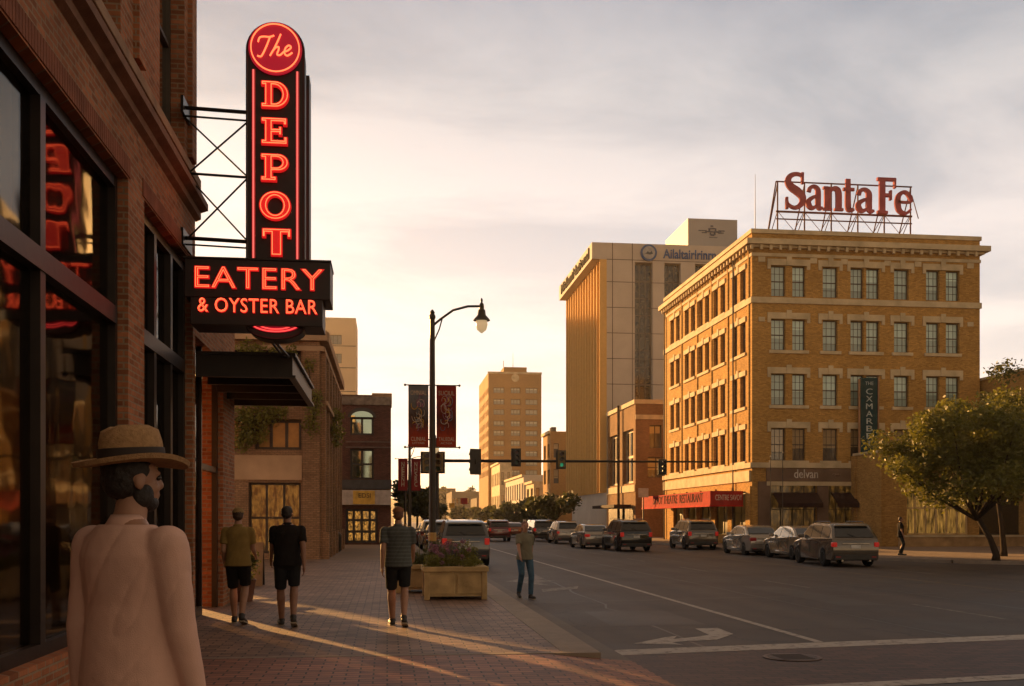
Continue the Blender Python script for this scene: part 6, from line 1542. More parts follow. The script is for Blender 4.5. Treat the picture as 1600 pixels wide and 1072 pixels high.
def car_parts(kind, pm, lit):
    K = KIND[kind]; Ln, W, H = K['L'], K['W'], K['H']; hw = W / 2
    def py(x):      # plan taper: nose and tail narrower
        f = max(0, (x - Ln + 1.0)) / 1.0; r = max(0, (0.5 - x)) / 0.5
        return 1 - 0.16 * f * f - 0.07 * r * r
    parts = []
    # lower body: side profile with wheel arches, swept across the width
    prof = list(K['top']); b = K['bot']; wr = K['wr'] + 0.055; zc = K['wr']
    bott = []
    for ax in sorted(K['ax'], reverse=True):
        a0 = math.degrees(math.asin((b - zc) / wr))
        bott += [(ax + wr * math.cos(R(a)), zc + wr * math.sin(R(a))) for a in [a0 + (180 - 2 * a0) * i / 10 for i in range(11)]]
    prof = prof + bott + [(0.1, b)]
    cxp = Ln / 2; czp = (H * 0.45)
    lay = [(-1.0, 0.055), (-0.985, 0.02), (-0.93, 0.0), (0.93, 0.0), (0.985, 0.02), (1.0, 0.055)]
    bm = BM(); rings = []
    for f, ins in lay:
        ring = []
        for x, z in prof:
            inb = z <= K['belt'] - 0.2 and b - 0.01 <= z < zc + wr + 0.01 and any((x - a) ** 2 + (z - zc) ** 2 < (wr + 0.01) ** 2 for a in K['ax'])
            xx = x + (0 if inb else (ins if x < cxp else -ins)); zz = z - (ins if z > czp and not inb else 0)
            wx = hw * (0.985 if z > K['belt'] - 0.1 else 1.0)
            ring.append(bm.verts.new((xx - Ln / 2, f * wx * py(x), zz)))
        rings.append(ring)
    n = len(prof)
    for A, B_ in zip(rings, rings[1:]):
        for i in range(n): bm.faces.new((A[i], A[(i + 1) % n], B_[(i + 1) % n], B_[i]))
    bm.faces.new(rings[0][::-1]); bm.faces.new(rings[-1])
    bmesh.ops.triangulate(bm, faces=[f for f in bm.faces if len(f.verts) > 4]); bmesh.ops.recalc_face_normals(bm, faces=bm.faces[:])
    # cabin
    g = K['green']; zt = max(z for x, z in g); zb = K['belt'] - 0.03
    def gw(z): return hw * (0.93 - 0.19 * max(0, (z - zb) / (zt - zb)))
    cab = []
    for s in (-1, 1):
        cab.append([bm.verts.new((x - Ln / 2, s * gw(z), z - 0.004)) for x, z in g])
        cab.append([bm.verts.new((x - Ln / 2, s * (gw(z) - 0.07), z + (0.0 if i in (0, len(g) - 1) else 0.022))) for i, (x, z) in enumerate(g)])
    m_ = len(g); o0, i0, o1, i1 = cab
    for A, B_ in ((o0, i0), (i0, i1), (i1, o1)):
        for i in range(m_ - 1):
            f = bm.faces.new((A[i], A[i + 1], B_[i + 1], B_[i]))
    fs = [bm.faces.new(o0), bm.faces.new(o1[::-1])]
    bmesh.ops.recalc_face_normals(bm, faces=bm.faces[:])
    parts.append(('body', bm, pm, True))
    # glass
    def gpt(x, z, s, out=0.010): return (x - Ln / 2, s * (gw(z) + out), z)
    def prof_z(x):
        for (xa, za_), (xb, zb_) in zip(g, g[1:]):
            if xa <= x <= xb: return za_ + (zb_ - za_) * (x - xa) / (xb - xa)
        return zb
    xs = [g[0][0] + 0.30] + K['pil'] + [g[-1][0] - 0.42]
    for s in (-1, 1):
        for a, c in zip(xs, xs[1:]):
            a2, c2 = a + 0.045, c - 0.045
            low = K['belt'] + 0.03
            P = []
            for i in range(7): x = a2 + (c2 - a2) * i / 6; P.append((x, max(low + 0.02, min(prof_z(x), zt) - 0.085)))
            pts = [(c2, low), (a2, low)] + P
            bm = BM(); vs = [bm.verts.new(gpt(x, z, s)) for x, z in pts]; bm.faces.new(vs if s > 0 else vs[::-1]); bmesh.ops.triangulate(bm, faces=bm.faces[:])
            parts.append(('side_window', bm, m_cglass, False))
    def endglass(p, q, name, off):
        bm = BM(); (xa, za_), (xb, zb_) = p, q; vs = []
        for t, sgn in ((0.10, -1), (0.10, 1), (0.88, 1), (0.88, -1)):
            x = xa + (xb - xa) * t; z = za_ + (zb_ - za_) * t; wv = gw(z) - 0.11
            vs.append(bm.verts.new((x - Ln / 2 + off[0], sgn * wv, z + off[1])))
        bm.faces.new(vs); bmesh.ops.recalc_face_normals(bm, faces=bm.faces[:]); parts.append((name, bm, m_cglass, False))
    if kind == 'sedan': endglass(g[0], g[1], 'rear_window', (-0.012, 0.028))
    else: endglass(g[0], g[1], 'rear_window', (-0.022, 0.014))
    endglass(g[-1], g[-2], 'windscreen', (0.012, 0.026))
    # bumpers, sills, lamps, plate
    bm = BM(); box(bm, -Ln / 2 - 0.055, -Ln / 2 + 0.15, -hw * 0.86, hw * 0.86, b - 0.02, 0.46 if kind != 'sedan' else 0.36, 0.03); parts.append(('rear_bumper', bm, m_carblk, False))
    bm = BM(); box(bm, Ln / 2 - 0.25, Ln / 2 + 0.01, -hw * 0.7, hw * 0.7, b - 0.03, 0.36, 0.03); parts.append(('front_bumper', bm, m_carblk, False))
    zl = K['belt'] - 0.30 if kind != 'sedan' else 0.70
    for s in (-1, 1):
        bm = BM(); y0, y1 = sorted((s * hw * (0.60 if kind == 'sedan' else 0.74), s * hw * 0.935)); hh = 0.24 if kind == 'suv' else 0.17
        box(bm, -Ln / 2 - 0.035, -Ln / 2 + 0.16, y0, y1, zl, zl + hh, 0.03); parts.append(('tail_light', bm, m_tail if lit else m_tailoff, False))
        bm = BM(); y0, y1 = sorted((s * hw * 0.52, s * hw * 0.83)); box(bm, Ln / 2 - 0.22, Ln / 2 - 0.02, y0, y1, 0.60, 0.76, 0.04); parts.append(('headlight', bm, m_head, False))
        bm = BM(); y0, y1 = sorted((s * (hw * 0.93), s * (hw + 0.16))); xm_ = g[-1][0] - 0.55 - Ln / 2; box(bm, xm_, xm_ + 0.09, y0, y1, K['belt'] + 0.0, K['belt'] + 0.14, 0.03); parts.append(('wing_mirror', bm, pm, False))
        bm = BM(); y0, y1 = sorted((s * hw * 0.93, s * hw * 0.992)); box(bm, K['ax'][0] + wr - Ln / 2 + .02, K['ax'][1] - wr - Ln / 2 - .02, y0, y1, b - 0.03, b + 0.09, 0.01); parts.append(('side_sill', bm, m_carblk, False))
        bm = BM()
        for xd in (K['pil'][0] + 0.02, K['pil'][1] + 0.02, g[-1][0] - 0.28):
            ya, yb = sorted((s * hw * 0.99, s * (hw * 1.002 + 0.002))); box(bm, xd - Ln / 2 - 0.005, xd - Ln / 2 + 0.005, ya, yb, b + 0.12, K['belt'] - 0.06)
        for xd in (K['pil'][0] + 0.22, K['pil'][1] + 0.22):
            ya, yb = sorted((s * hw * 0.995, s * (hw + 0.025))); box(bm, xd - Ln / 2 - 0.09, xd - Ln / 2 + 0.09, ya, yb, K['belt'] - 0.19, K['belt'] - 0.16)
        for q_ in islands(bm): parts.append(('door_trim', q_, m_carblk, False))
    bm = BM(); box(bm, -Ln / 2 - 0.030, -Ln / 2 - 0.004, -hw * 0.55, hw * 0.55, zl + 0.10, zl + 0.135, 0.008); parts.append(('tailgate_trim', bm, m_chrome, False))
    bm = BM(); box(bm, -Ln / 2 - 0.020, -Ln / 2 + 0.02, -hw * 0.72, hw * 0.72, zl - 0.17, zl - 0.158); parts.append(('tailgate_gap', bm, m_carblk, False))
    for s in (-1, 1):
        bm = BM(); y0, y1 = sorted((s * hw * 0.62, s * hw * 0.80)); box(bm, -Ln / 2 - 0.062, -Ln / 2, y0, y1, b + 0.08, b + 0.12, 0.006); parts.append(('reflector', bm, m_tailoff, False))
        bm = BM(); tube(bm, [(-Ln / 2 - 0.07, s * hw * 0.55, b - 0.03), (-Ln / 2 + 0.1, s * hw * 0.55, b - 0.03)], 0.035, 10); parts.append(('exhaust', bm, m_chrome, False))
    if kind != 'sedan':
        bm = BM(); xr = g[1][0] + 0.08 - Ln / 2; box(bm, xr - 0.22, xr + 0.05, -hw * 0.66, hw * 0.66, g[1][1] - 0.02, g[1][1] + 0.035, 0.012); parts.append(('roof_spoiler', bm, pm, False))
        (xa, za_), (xb, zb_) = g[0], g[1]; bm = BM(); tube(bm, [(xa + 0.05 - Ln / 2 - .045, 0, za_ + 0.07), (xa + (xb - xa) * .4 - Ln / 2 - .045, 0.26, za_ + (zb_ - za_) * .38)], 0.010, 5); parts.append(('rear_wiper', bm, m_carblk, False))
    bm = BM(); box(bm, -Ln / 2 - 0.034, -Ln / 2 - 0.01, -0.17, 0.17, zl - 0.05, zl + 0.07); parts.append(('number_plate', bm, m_plate, False))
    if kind != 'sedan':
        bm = BM()
        for s in (-1, 1): tube(bm, [(g[1][0] + 0.3 - Ln / 2, s * hw * 0.66, zt - 0.01), (g[1][0] + 0.4 - Ln / 2, s * hw * 0.66, zt + 0.05), (g[-2][0] - 0.3 - Ln / 2, s * hw * 0.66, zt + 0.055), (g[-2][0] - 0.15 - Ln / 2, s * hw * 0.66, zt)], 0.017, 6)
        for q_ in islands(bm): parts.append(('roof_rail', q_, m_carblk, False))
    bm = BM()
    for ax in K['ax']: box(bm, ax - wr - Ln / 2 - .1, ax + wr - Ln / 2 + .1, -hw * 0.80, hw * 0.80, b - 0.02, K['belt'] - 0.15)
    box(bm, 0.5 - Ln / 2, Ln / 2 - 0.5, -hw * 0.8, hw * 0.8, b - 0.05, b + 0.1)
    parts.append(('underbody', bm, m_carblk, False))
    wheels = []
    for ax in K['ax']:
        for s in (-1, 1): wheels.append((ax - Ln / 2, s * (hw - 0.12), K['wr'], s))
    return parts, wheels
def car(label, kind, pm, lit, X, Y, rz, group='cars on the street'):
    key = (kind, pm.name, lit)
    t = thing({'suv': 'parked_suv', 'sedan': 'parked_car', 'wagon': 'parked_car'}[kind] if not lit else 'moving_car', label, 'car', (X, Y, RZ), rz + math.pi / 2, group=group)
    if key not in CARPROTO:
        parts, wheels = car_parts(kind, pm, lit); objs = []
        for nm, bm, m, sm in parts:
            o = newobj(nm, bm, m, t, smooth=sm, angle=32 if sm else None); objs.append(o)
        wr = KIND[kind]['wr']
        for (x, y, z, s) in wheels:
            e = bpy.data.objects.new('wheel', None); COL.objects.link(e); e.parent = t; e.location = (x, y, z); objs.append(e)
            bm = BM(); lathe(bm, [(wr * 0.62, -0.11), (wr * 0.93, -0.11), (wr, -0.07), (wr, 0.07), (wr * 0.93, 0.11), (wr * 0.62, 0.11)], seg=24, axis='Y'); newobj('tyre', bm, m_tyre, e, smooth=True, angle=35)
            bm = BM(); lathe(bm, [(wr * 0.66, 0.0), (wr * 0.66, s * 0.10), (wr * 0.60, s * 0.112), (wr * 0.56, s * 0.07), (wr * 0.15, s * 0.085), (wr * 0.12, s * 0.10), (0.01, s * 0.10)], seg=20, axis='Y')
            for k in range(5):
                a = k * 2 * math.pi / 5; c_, s_2 = math.cos(a), math.sin(a)
                P = [(wr * 0.1, -0.03), (wr * 0.6, -0.022), (wr * 0.6, 0.022), (wr * 0.1, 0.03)]
                prism(bm, [(c_ * p - s_2 * q, s_2 * p + c_ * q) for p, q in P], s * 0.07, s * 0.105, 'XZ')
            newobj('rim', bm, m_rim, e)
        CARPROTO[key] = t
        return t
    src = CARPROTO[key]
    for ch in [c for c in bpy.data.objects if c.parent == src]:
        c = ch.copy(); COL.objects.link(c); c.parent = t
        for g_ in [q for q in bpy.data.objects if q.parent == ch]:
            d = g_.copy(); COL.objects.link(d); d.parent = c
    return t
P_sil = paint('paint_silver', (0.34, 0.31, 0.27)); P_blk = paint('paint_black', (0.018, 0.016, 0.016)); P_gry = paint('paint_bronze_grey', (0.12, 0.10, 0.08)); P_red = paint('paint_maroon', (0.12, 0.02, 0.018))
P_wht = paint('paint_white', (0.62, 0.60, 0.56), 0.0); P_dk = paint('paint_graphite', (0.045, 0.042, 0.04)); P_tan = paint('paint_champagne', (0.28, 0.22, 0.15)); P_brn = paint('paint_copper', (0.20, 0.07, 0.03))
def at(u, v, dx=0, dy=0): p = G(u, v, RZ); return p.x + dx, p.y + dy
car('dark blue grey suv parked just behind the planter boxes', 'suv', paint('paint_slate', (0.07, 0.075, 0.085)), True, 2.85, 39.6, 0)
car('dark suv parked ahead of the blue grey one, left of the lamp post', 'suv', P_dk, False, 2.75, 46.6, 0, 'cars parked along the kerb')
car('pale sedan driving away just behind the dark suv in the middle of the street', 'sedan', P_sil, True, 12.3, 61.5, 0.03, 'cars driving up the street')
car('dark suv with red lights driving away in the middle of the street', 'suv', P_blk, True, 13.2, 56.0, 0.03, 'cars driving up the street')
car('dark grey suv parked before the red marquee', 'suv', P_gry, True, 17.9, 58.8, -0.02, 'cars parked along the kerb')
car('silver sedan parked below the corner of the big brick building', 'sedan', P_sil, False, 18.0, 49.2, -0.02, 'cars parked along the kerb')
car('champagne sedan parked partly hidden by the large silver wagon', 'sedan', P_tan, False, 18.1, 43.6, 0.0, 'cars parked along the kerb')
car('large bronze grey wagon nearest on the right side of the street', 'wagon', P_gry, True, 17.0, 37.6, -0.08, 'cars driving up the street')
far = [
 ('maroon suv far up the street right of the nearest parked one', 'suv', P_red, True, 781, 846, 'cars driving up the street'),
 ('small pale car beyond the maroon suv', 'sedan', P_sil, False, 762, 838, 'cars driving up the street'),
 ('copper car right behind the walking woman', 'sedan', P_brn, True, 806, 840, 'cars driving up the street'),
 ('graphite suv between the woman and the parked row', 'suv', P_dk, True, 851, 846, 'cars driving up the street'),
 ('pale wagon to the right of the graphite suv', 'wagon', P_sil, True, 889, 850, 'cars parked along the kerb'),
 ('black car parked far up the right kerb', 'sedan', P_blk, False, 871, 843, 'cars parked along the kerb'),
 ('dark sedan in the distance over the maroon suv', 'sedan', P_dk, False, 794, 834, 'cars driving up the street'),
 ('silver car in the far distance at the street end', 'sedan', P_sil, False, 771, 829, 'cars driving up the street'),
 ('distant suv far up the right kerb', 'suv', P_gry, False, 838, 833, 'cars parked along the kerb'),
 ('distant copper suv beside the right trees', 'suv', P_brn, False, 826, 828, 'cars parked along the kerb'),
]
for lab, k, pm, lit, u, v, gr in far:
    x, y = at(u, v); car(lab, k, pm, lit, x, y + 2.3, 0.0, gr)
for i, (y, pm, k) in enumerate(((54, P_red, 'sedan'), (61, P_sil, 'suv'), (69, P_dk, 'sedan'))):
    car(('maroon sedan in the left parked row beyond the dark suv', 'silver suv in the left parked row', 'graphite sedan farthest in the left parked row')[i], k, pm, False, 2.8, y, 0, 'cars parked along the kerb')

# ================================================================== PEOPLE
m_skin = mat('skin', (0.32, 0.17, 0.11), 0.55, var=0.08, vscale=12)
m_skind = mat('tanned_skin', (0.22, 0.11, 0.07), 0.55, var=0.08, vscale=12)
def clothmat(name, col, var=0.12, stripes=None):
    m = mat(name, col, 0.9, var=var, vscale=9, bump=0.25, bscale=260, obj=True)
    if stripes:
        N, L = m.node_tree.nodes, m.node_tree.links; b = N['Principled BSDF']; src = b.inputs['Base Color'].links[0].from_socket
        t = N.new('ShaderNodeTexCoord'); s = N.new('ShaderNodeSeparateXYZ'); L.new(t.outputs['Object'], s.inputs[0])
        a = N.new('ShaderNodeMath'); a.operation = 'FRACT'; mu = N.new('ShaderNodeMath'); mu.operation = 'MULTIPLY'; mu.inputs[1].default_value = 1 / stripes[0]
        L.new(s.outputs[2], mu.inputs[0]); L.new(mu.outputs[0], a.inputs[0]); g_ = N.new('ShaderNodeMath'); g_.operation = 'GREATER_THAN'; g_.inputs[1].default_value = 0.7; L.new(a.outputs[0], g_.inputs[0])
        mx = N.new('ShaderNodeMixRGB'); L.new(g_.outputs[0], mx.inputs[0]); L.new(src, mx.inputs[1]); mx.inputs[2].default_value = (*stripes[1], 1); L.new(mx.outputs[0], b.inputs['Base Color'])
    return m
m_shoe = mat('dark_shoe', (0.02, 0.017, 0.015), 0.6); m_sole = mat('shoe_sole', (0.30, 0.26, 0.2), 0.7)
def V3(*a): return Vector(a)
def person(label, X, Y, rz, H=1.75, skin=m_skin, shirt=None, bottoms=None, long_legs=False, hair=None, hairstyle='short', hat=None, stride=0.25, arm=(0.2, -0.2), female=False, elbow=0.25, bag=None, long_sleeve=False, voxel=0.011, build=1.0, head_turn=0.0, shoes=m_shoe, beard=None, z=0.0):
    """faces local -Y; stride: half step in metres; arms swing opposite"""
    t = thing('person', label, 'person', (X, Y, z), rz, group='people walking on the pavement')
    k = H / 1.75; sh = (0.185 if not female else 0.16) * build; hp = 0.095 if not female else 0.10
    def S(v): return Vector(v) * k
    hip = {s: S((s * hp, 0, 0.93)) for s in (-1, 1)}
    st = {1: stride, -1: -stride}
    ank = {}; knee = {}; toe = {}
    for s in (-1, 1):
        fwd = st[s]                                    # + is forward (-Y)
        lift = 0.0 if fwd >= 0 else min(0.10, -fwd * 0.35)
        ank[s] = S((s * hp * 0.85, -fwd, 0.085 + lift))
        midp = (hip[s] + ank[s]) / 2; d = (hip[s] - ank[s]).length
        l_ = 0.885 * k; bend = math.sqrt(max(0.0006, (l_ / 2) ** 2 - (d / 2) ** 2)) if d < l_ else 0.02
        knee[s] = midp + Vector((s * 0.008, -bend * 1.0, 0.02))
        toe[s] = ank[s] + S((s * 0.03, -0.19, -0.05 if fwd >= 0 else -0.085))
        if fwd < 0: toe[s].z = 0.03 * k
        else: toe[s].z = 0.035 * k
    shd = {s: S((s * sh, 0.0, 1.405)) for s in (-1, 1)}
    elb, wri = {}, {}
    for i, s in enumerate((-1, 1)):
        a = arm[i]
        d = Vector((s * 0.09, -math.sin(a), -math.cos(a))).normalized()
        elb[s] = shd[s] + d * 0.29 * k
        a2 = a + elbow; d2 = Vector((s * 0.04, -math.sin(a2), -math.cos(a2))).normalized()
        wri[s] = elb[s] + d2 * 0.26 * k
    # body
    bm = BM(); b_ = build
    wf = 0.88 if female else 1.0
    tor = [(0.84, 0.06, 0.05, 0.01), (0.87, 0.135, 0.10, 0.008), (0.93, 0.168, 0.118, 0.006), (1.00, 0.163, 0.112, 0.0), (1.10, 0.142 * wf, 0.100, -0.006), (1.20, 0.150 * wf, 0.108, -0.010), (1.30, 0.168 * wf, 0.116, -0.008), (1.37, 0.176 * wf, 0.106, 0.004), (1.43, 0.150 * wf, 0.085, 0.012), (1.48, 0.085, 0.066, 0.014), (1.51, 0.055, 0.052, 0.012)]
    def loft(bm, rows_, e=0.0, sc=1.0):
        rings = []
        for z_, rx, ry, oy in rows_:
            rings.append([bm.verts.new(S(((rx * b_ + e) * math.cos(q), oy + (ry * b_ + e) * math.sin(q), z_))) for q in [2 * math.pi * i / 28 for i in range(28)]])
        for A, B_ in zip(rings, rings[1:]):
            for i in range(28): bm.faces.new((A[i], A[(i + 1) % 28], B_[(i + 1) % 28], B_[i]))
        bm.faces.new(rings[0][::-1]); bm.faces.new(rings[-1])
    loft(bm, tor)
    limb(bm, S((0, 0.015, 1.43)), S((0, -0.012, 1.56)), 0.062 * k, 0.055 * k)
    for s in (-1, 1):
        ball(bm, shd[s] + S((-s * 0.02, 0, -0.01)), 0.068 * k)
        limb(bm, shd[s], elb[s], 0.052 * k * b_, 0.040 * k); limb(bm, elb[s], wri[s], 0.041 * k, 0.026 * k)
        limb(bm, hip[s] + S((0, 0, -0.03)), knee[s], 0.086 * k * b_, 0.060 * k); calf = knee[s].lerp(ank[s], 0.32) + Vector((0, 0.018, 0))
        limb(bm, knee[s], calf, 0.057 * k, 0.064 * k); limb(bm, calf, ank[s], 0.062 * k, 0.040 * k)
        limb(bm, ank[s] + S((0, 0.03, -0.03)), toe[s], 0.034 * k, 0.028 * k)
        # hand: palm, four bent fingers, thumb
        hd = (wri[s] - elb[s]).normalized(); fw = Vector((0, -1, 0)); side = Vector((s, 0, 0))
        palm = wri[s] + hd * 0.05 * k
        ball(bm, palm, 0.022 * k, 0.040 * k, 0.048 * k, seg=12)
        for j, ln in enumerate((0.068, 0.078, 0.074, 0.058)):
            base_ = palm + hd * 0.038 * k + fw * (0.027 - 0.018 * j) * k
            mid_ = base_ + (hd * 0.9 - side * 0.25).normalized() * ln * 0.5 * k; tip = mid_ + (hd * 0.7 - side * 0.75).normalized() * ln * 0.5 * k
            limb(bm, base_, mid_, 0.0098 * k, 0.009 * k, seg=8); limb(bm, mid_, tip, 0.009 * k, 0.0078 * k, seg=8)
        tb = palm + fw * 0.03 * k - hd * 0.015 * k
        limb(bm, tb, tb + (fw * 0.8 + hd * 0.5 - side * 0.2).normalized() * 0.045 * k, 0.012 * k, 0.010 * k, seg=8)
    # head
    hr = Matrix.Rotation(head_turn, 4, 'Z'); hc = S((0, -0.02, 1.640))
    def HP(v): return hc + (hr @ Vector(v)) * k
    from mathutils import Euler
    he = Euler((0, 0, head_turn))
    def hb(v, a, b, c): ball(bm, HP(v), a * k, b * k, c * k, seg=18, rot=he)
    hb((0, 0.012, 0.022), 0.074, 0.092, 0.084); hb((0, -0.022, -0.035), 0.058, 0.066, 0.068); hb((0, -0.055, -0.078), 0.030, 0.028, 0.026)
    hb((0, -0.092, -0.018), 0.0125, 0.020, 0.017); limb(bm, HP((0, -0.083, 0.016)), HP((0, -0.098, -0.015)), 0.008 * k, 0.012 * k, 8)
    for s in (-1, 1): hb((s * 0.075, 0.012, -0.008), 0.011, 0.020, 0.032); hb((s * 0.030, -0.070, 0.024), 0.024, 0.014, 0.009); hb((s * 0.036, -0.058, -0.028), 0.020, 0.020, 0.022)
    hb((0, -0.084, -0.052), 0.021, 0.010, 0.006); hb((0, -0.082, -0.062), 0.018, 0.010, 0.006)
    newobj('body', fused(bm, voxel, 3), skin, t, smooth=True)
    for s in (-1, 1):
        bm = BM(); ball(bm, HP((s * 0.030, -0.076, 0.008)), 0.0105 * k, seg=10); newobj('eye', bm, mat('eye_dark', (0.03, 0.02, 0.015), 0.2), t, smooth=True)
    # shirt
    bm = BM(); e = 0.016
    hem = 0.82 if (long_legs and not female) else 0.88
    srows = [(hem, 0.176, 0.132, 0.004), (hem + 0.08, 0.170, 0.125, 0.0), (1.08, 0.160 * wf, 0.118, -0.006)] + [(z_, max(rx, 0.158 * wf) if z_ < 1.35 else rx, ry, oy) for z_, rx, ry, oy in tor[5:-1]]
    loft(bm, srows, 0.027)
    for s in (-1, 1):
        ball(bm, shd[s] + S((-s * 0.035, 0, -0.015)), (0.062 + e) * k)
        if long_sleeve: limb(bm, shd[s], elb[s], (0.058 + e) * k, 0.056 * k); limb(bm, elb[s], wri[s] + (elb[s] - wri[s]) * 0.05, 0.058 * k, 0.044 * k, caps=False); ball(bm, elb[s], 0.058 * k)
        else: limb(bm, shd[s], shd[s].lerp(elb[s], 0.68), (0.054 + e) * k, (0.052 + e) * k, caps=False); ball(bm, shd[s], (0.054 + e) * k)
    b2 = fused(bm, voxel, 9)
    for v in b2.verts:
        n_ = noise.noise(Vector((v.co.x * 4 + X, v.co.y * 4, v.co.z * 3))) * 0.008 - 0.007 * (1 - abs(noise.noise(Vector((v.co.x * 7 + v.co.z * 3.5, v.co.y * 7, v.co.z * 2.2 + X))) * 2)) ** 3 * 0.9 + 0.0015 * noise.noise(Vector((v.co.x * 12, v.co.y * 12, v.co.z * 20 - v.co.x * 16)))
        v.co += Vector((v.co.x, v.co.y, 0)).normalized() * n_ if v.co.length else Vector()
    newobj('shirt', b2, shirt, t, smooth=True)
    # collar
    bm = BM(); lathe(bm, [(0.052, 0.012), (0.060, 0.022), (0.070, 0.004), (0.088, -0.028), (0.084, -0.030), (0.060, -0.004)], S((0, 0.012, 1.495)), 26, sy=0.95); newobj('collar', bm, shirt, t, smooth=True)
    # shorts or trousers
    bm = BM()
    loft(bm, [(0.84, 0.10, 0.07, 0.006), (0.88, 0.165, 0.125, 0.006), (0.95, 0.172, 0.128, 0.004), (0.99, 0.158, 0.114, 0)], 0.002)
    for s in (-1, 1):
        hh = hip[s] + S((0, 0, -0.02))
        if long_legs: limb(bm, hh, knee[s], 0.096 * k, 0.068 * k); limb(bm, knee[s], ank[s] + S((0, 0, 0.02)), 0.068 * k, 0.056 * k, caps=False); ball(bm, knee[s], 0.068 * k)
        else: ball(bm, hh, 0.098 * k); limb(bm, hh, hh.lerp(knee[s], 0.92), 0.098 * k * b_, 0.085 * k, caps=False)
    newobj('trousers' if long_legs else 'shorts', fused(bm, voxel, 2), bottoms, t, smooth=True)
    # shoes
    for s in (-1, 1):
        bm = BM(); hl = ank[s] + S((0, 0.045, -0.045)); limb(bm, hl, toe[s] + Vector((0, 0, 0.004)), 0.044 * k, 0.038 * k); ball(bm, ank[s] + S((0, 0, -0.01)), 0.05 * k, 0.055 * k, 0.05 * k)
        newobj('shoe', fused(bm, 0.010, 2), shoes, t, smooth=True)
        bm = BM(); q0 = hl + S((0, 0.03, -0.04)); q1 = toe[s] + S((0, -0.03, -0.03)); 
        m0 = (q0 + q1) / 2; dd = (q1 - q0)
        prism(bm, [(-0.04 * k, -dd.length / 2), (0.04 * k, -dd.length / 2), (0.048 * k, 0.05), (0.04 * k, dd.length / 2), (-0.04 * k, dd.length / 2), (-0.048 * k, 0.05)], -0.008, 0.012, 'XY')
        bm.transform(Matrix.Translation(m0) @ dd.to_track_quat('Y', 'Z').to_matrix().to_4x4()); newobj('sole', bm, m_sole, t)
    # hair
    if hair:
        bm = BM()
        def hh_(v, a, b, c): ball(bm, HP(v), a * k, b * k, c * k, seg=18, rot=he)
        hh_((0, 0.026, 0.036), 0.083, 0.092, 0.082); hh_((0, 0.045, -0.005), 0.076, 0.070, 0.070)
        if hairstyle == 'long': hh_((0, 0.055, -0.05), 0.082, 0.06, 0.10); hh_((0, 0.055, -0.12), 0.075, 0.045, 0.08)
        if hairstyle == 'bun': hh_((0, 0.11, 0.02), 0.04, 0.04, 0.04)
        b2 = fused(bm, 0.009, 2)
        for v in b2.verts: v.co += Vector((noise.noise(v.co * 40), noise.noise(v.co * 43), noise.noise(v.co * 39))) * 0.006
        newobj('hair', b2, hair, t, smooth=True)
    if beard:
        bm = BM(); hb2 = lambda v, a, b, c: ball(bm, HP(v), a * k, b * k, c * k, seg=14, rot=he)
        hb2((0, -0.040, -0.082), 0.052, 0.048, 0.036)
        for s in (-1, 1): hb2((s * 0.05, -0.012, -0.055), 0.022, 0.04, 0.045)
        newobj('beard', fused(bm, 0.008, 2), beard, t, smooth=True)
    if hat == 'fedora':
        m_straw = mat('tan_straw', (0.36, 0.22, 0.11), 0.8, var=0.2, vscale=60, bump=0.5, bscale=160, obj=True); m_bandd = mat('dark_hat_band', (0.025, 0.015, 0.012), 0.7)
        bm = BM(); prof_ = [(0.176, 0.012), (0.170, -0.004), (0.135, -0.006), (0.100, 0.006), (0.098, 0.03), (0.095, 0.08), (0.086, 0.122), (0.06, 0.138), (0.02, 0.124), (0.004, 0.118)]
        lathe(bm, [(0.174, 0.006), *prof_], (0, 0, 0), 36, sy=1.16)
        for v in bm.verts:
            rr_ = math.hypot(v.co.x, v.co.y)
            if rr_ > 0.13: v.co.z += 0.020 * (abs(v.co.x) / 0.17) ** 2 - 0.020 * max(0, -v.co.y / 0.19) ** 2
            elif v.co.z > 0.09: v.co.z -= 0.014 * math.exp(-(v.co.x / 0.022) ** 2)
        mt = Matrix.Translation(HP((0, 0.008, 0.055))) @ hr @ Matrix.Rotation(R(-4), 4, 'X') @ Matrix.Scale(k, 4)
        bm.transform(mt); ho_ = newobj('hat', bm, m_straw, t, smooth=True, angle=50)
        bm = BM(); lathe(bm, [(0.1015, 0.008), (0.1030, 0.012), (0.1005, 0.056), (0.0975, 0.058)], (0, 0, 0), 36, sy=1.16); bm.transform(mt); newobj('hat_band', bm, m_bandd, ho_, smooth=True, angle=50)
    elif hat:
        bm = BM(); ball(bm, (0, 0.012, 0.0), 0.090, 0.104, 0.085, seg=22)
        bmesh.ops.bisect_plane(bm, geom=bm.verts[:] + bm.edges[:] + bm.faces[:], plane_co=(0, 0, 0.004), plane_no=(0, 0, 1), clear_inner=True)
        prism(bm, [(-0.075, -0.06), (-0.06, -0.13), (-0.03, -0.163), (0.03, -0.163), (0.06, -0.13), (0.075, -0.06)], 0.004, 0.012, 'XY')
        bm.transform(Matrix.Translation(HP((0, 0, 0.045))) @ hr @ Matrix.Scale(k, 4)); newobj('cap', bm, hat, t, smooth=True, angle=40)
    if bag:
        s = bag[0]; bm = BM(); c = wri[s] + Vector((0, 0, -0.06)); box(bm, c.x - 0.03, c.x + 0.03, c.y - 0.11, c.y + 0.11, c.z - 0.30, c.z - 0.06, 0.015)
        tube(bm, [c + Vector((0, -0.07, -0.07)), c + Vector((0, -0.03, 0.0)), c + Vector((0, 0.03, 0.0)), c + Vector((0, 0.07, -0.07))], 0.006, 6)
        bm.transform(Matrix.Translation((X, Y, z)) @ Matrix.Rotation(rz, 4, 'Z')) if False else None
        o = newobj('hand_bag', bm, bag[1], None); o.matrix_world = Matrix.Translation((X, Y, z)) @ Matrix.Rotation(rz, 4, 'Z')
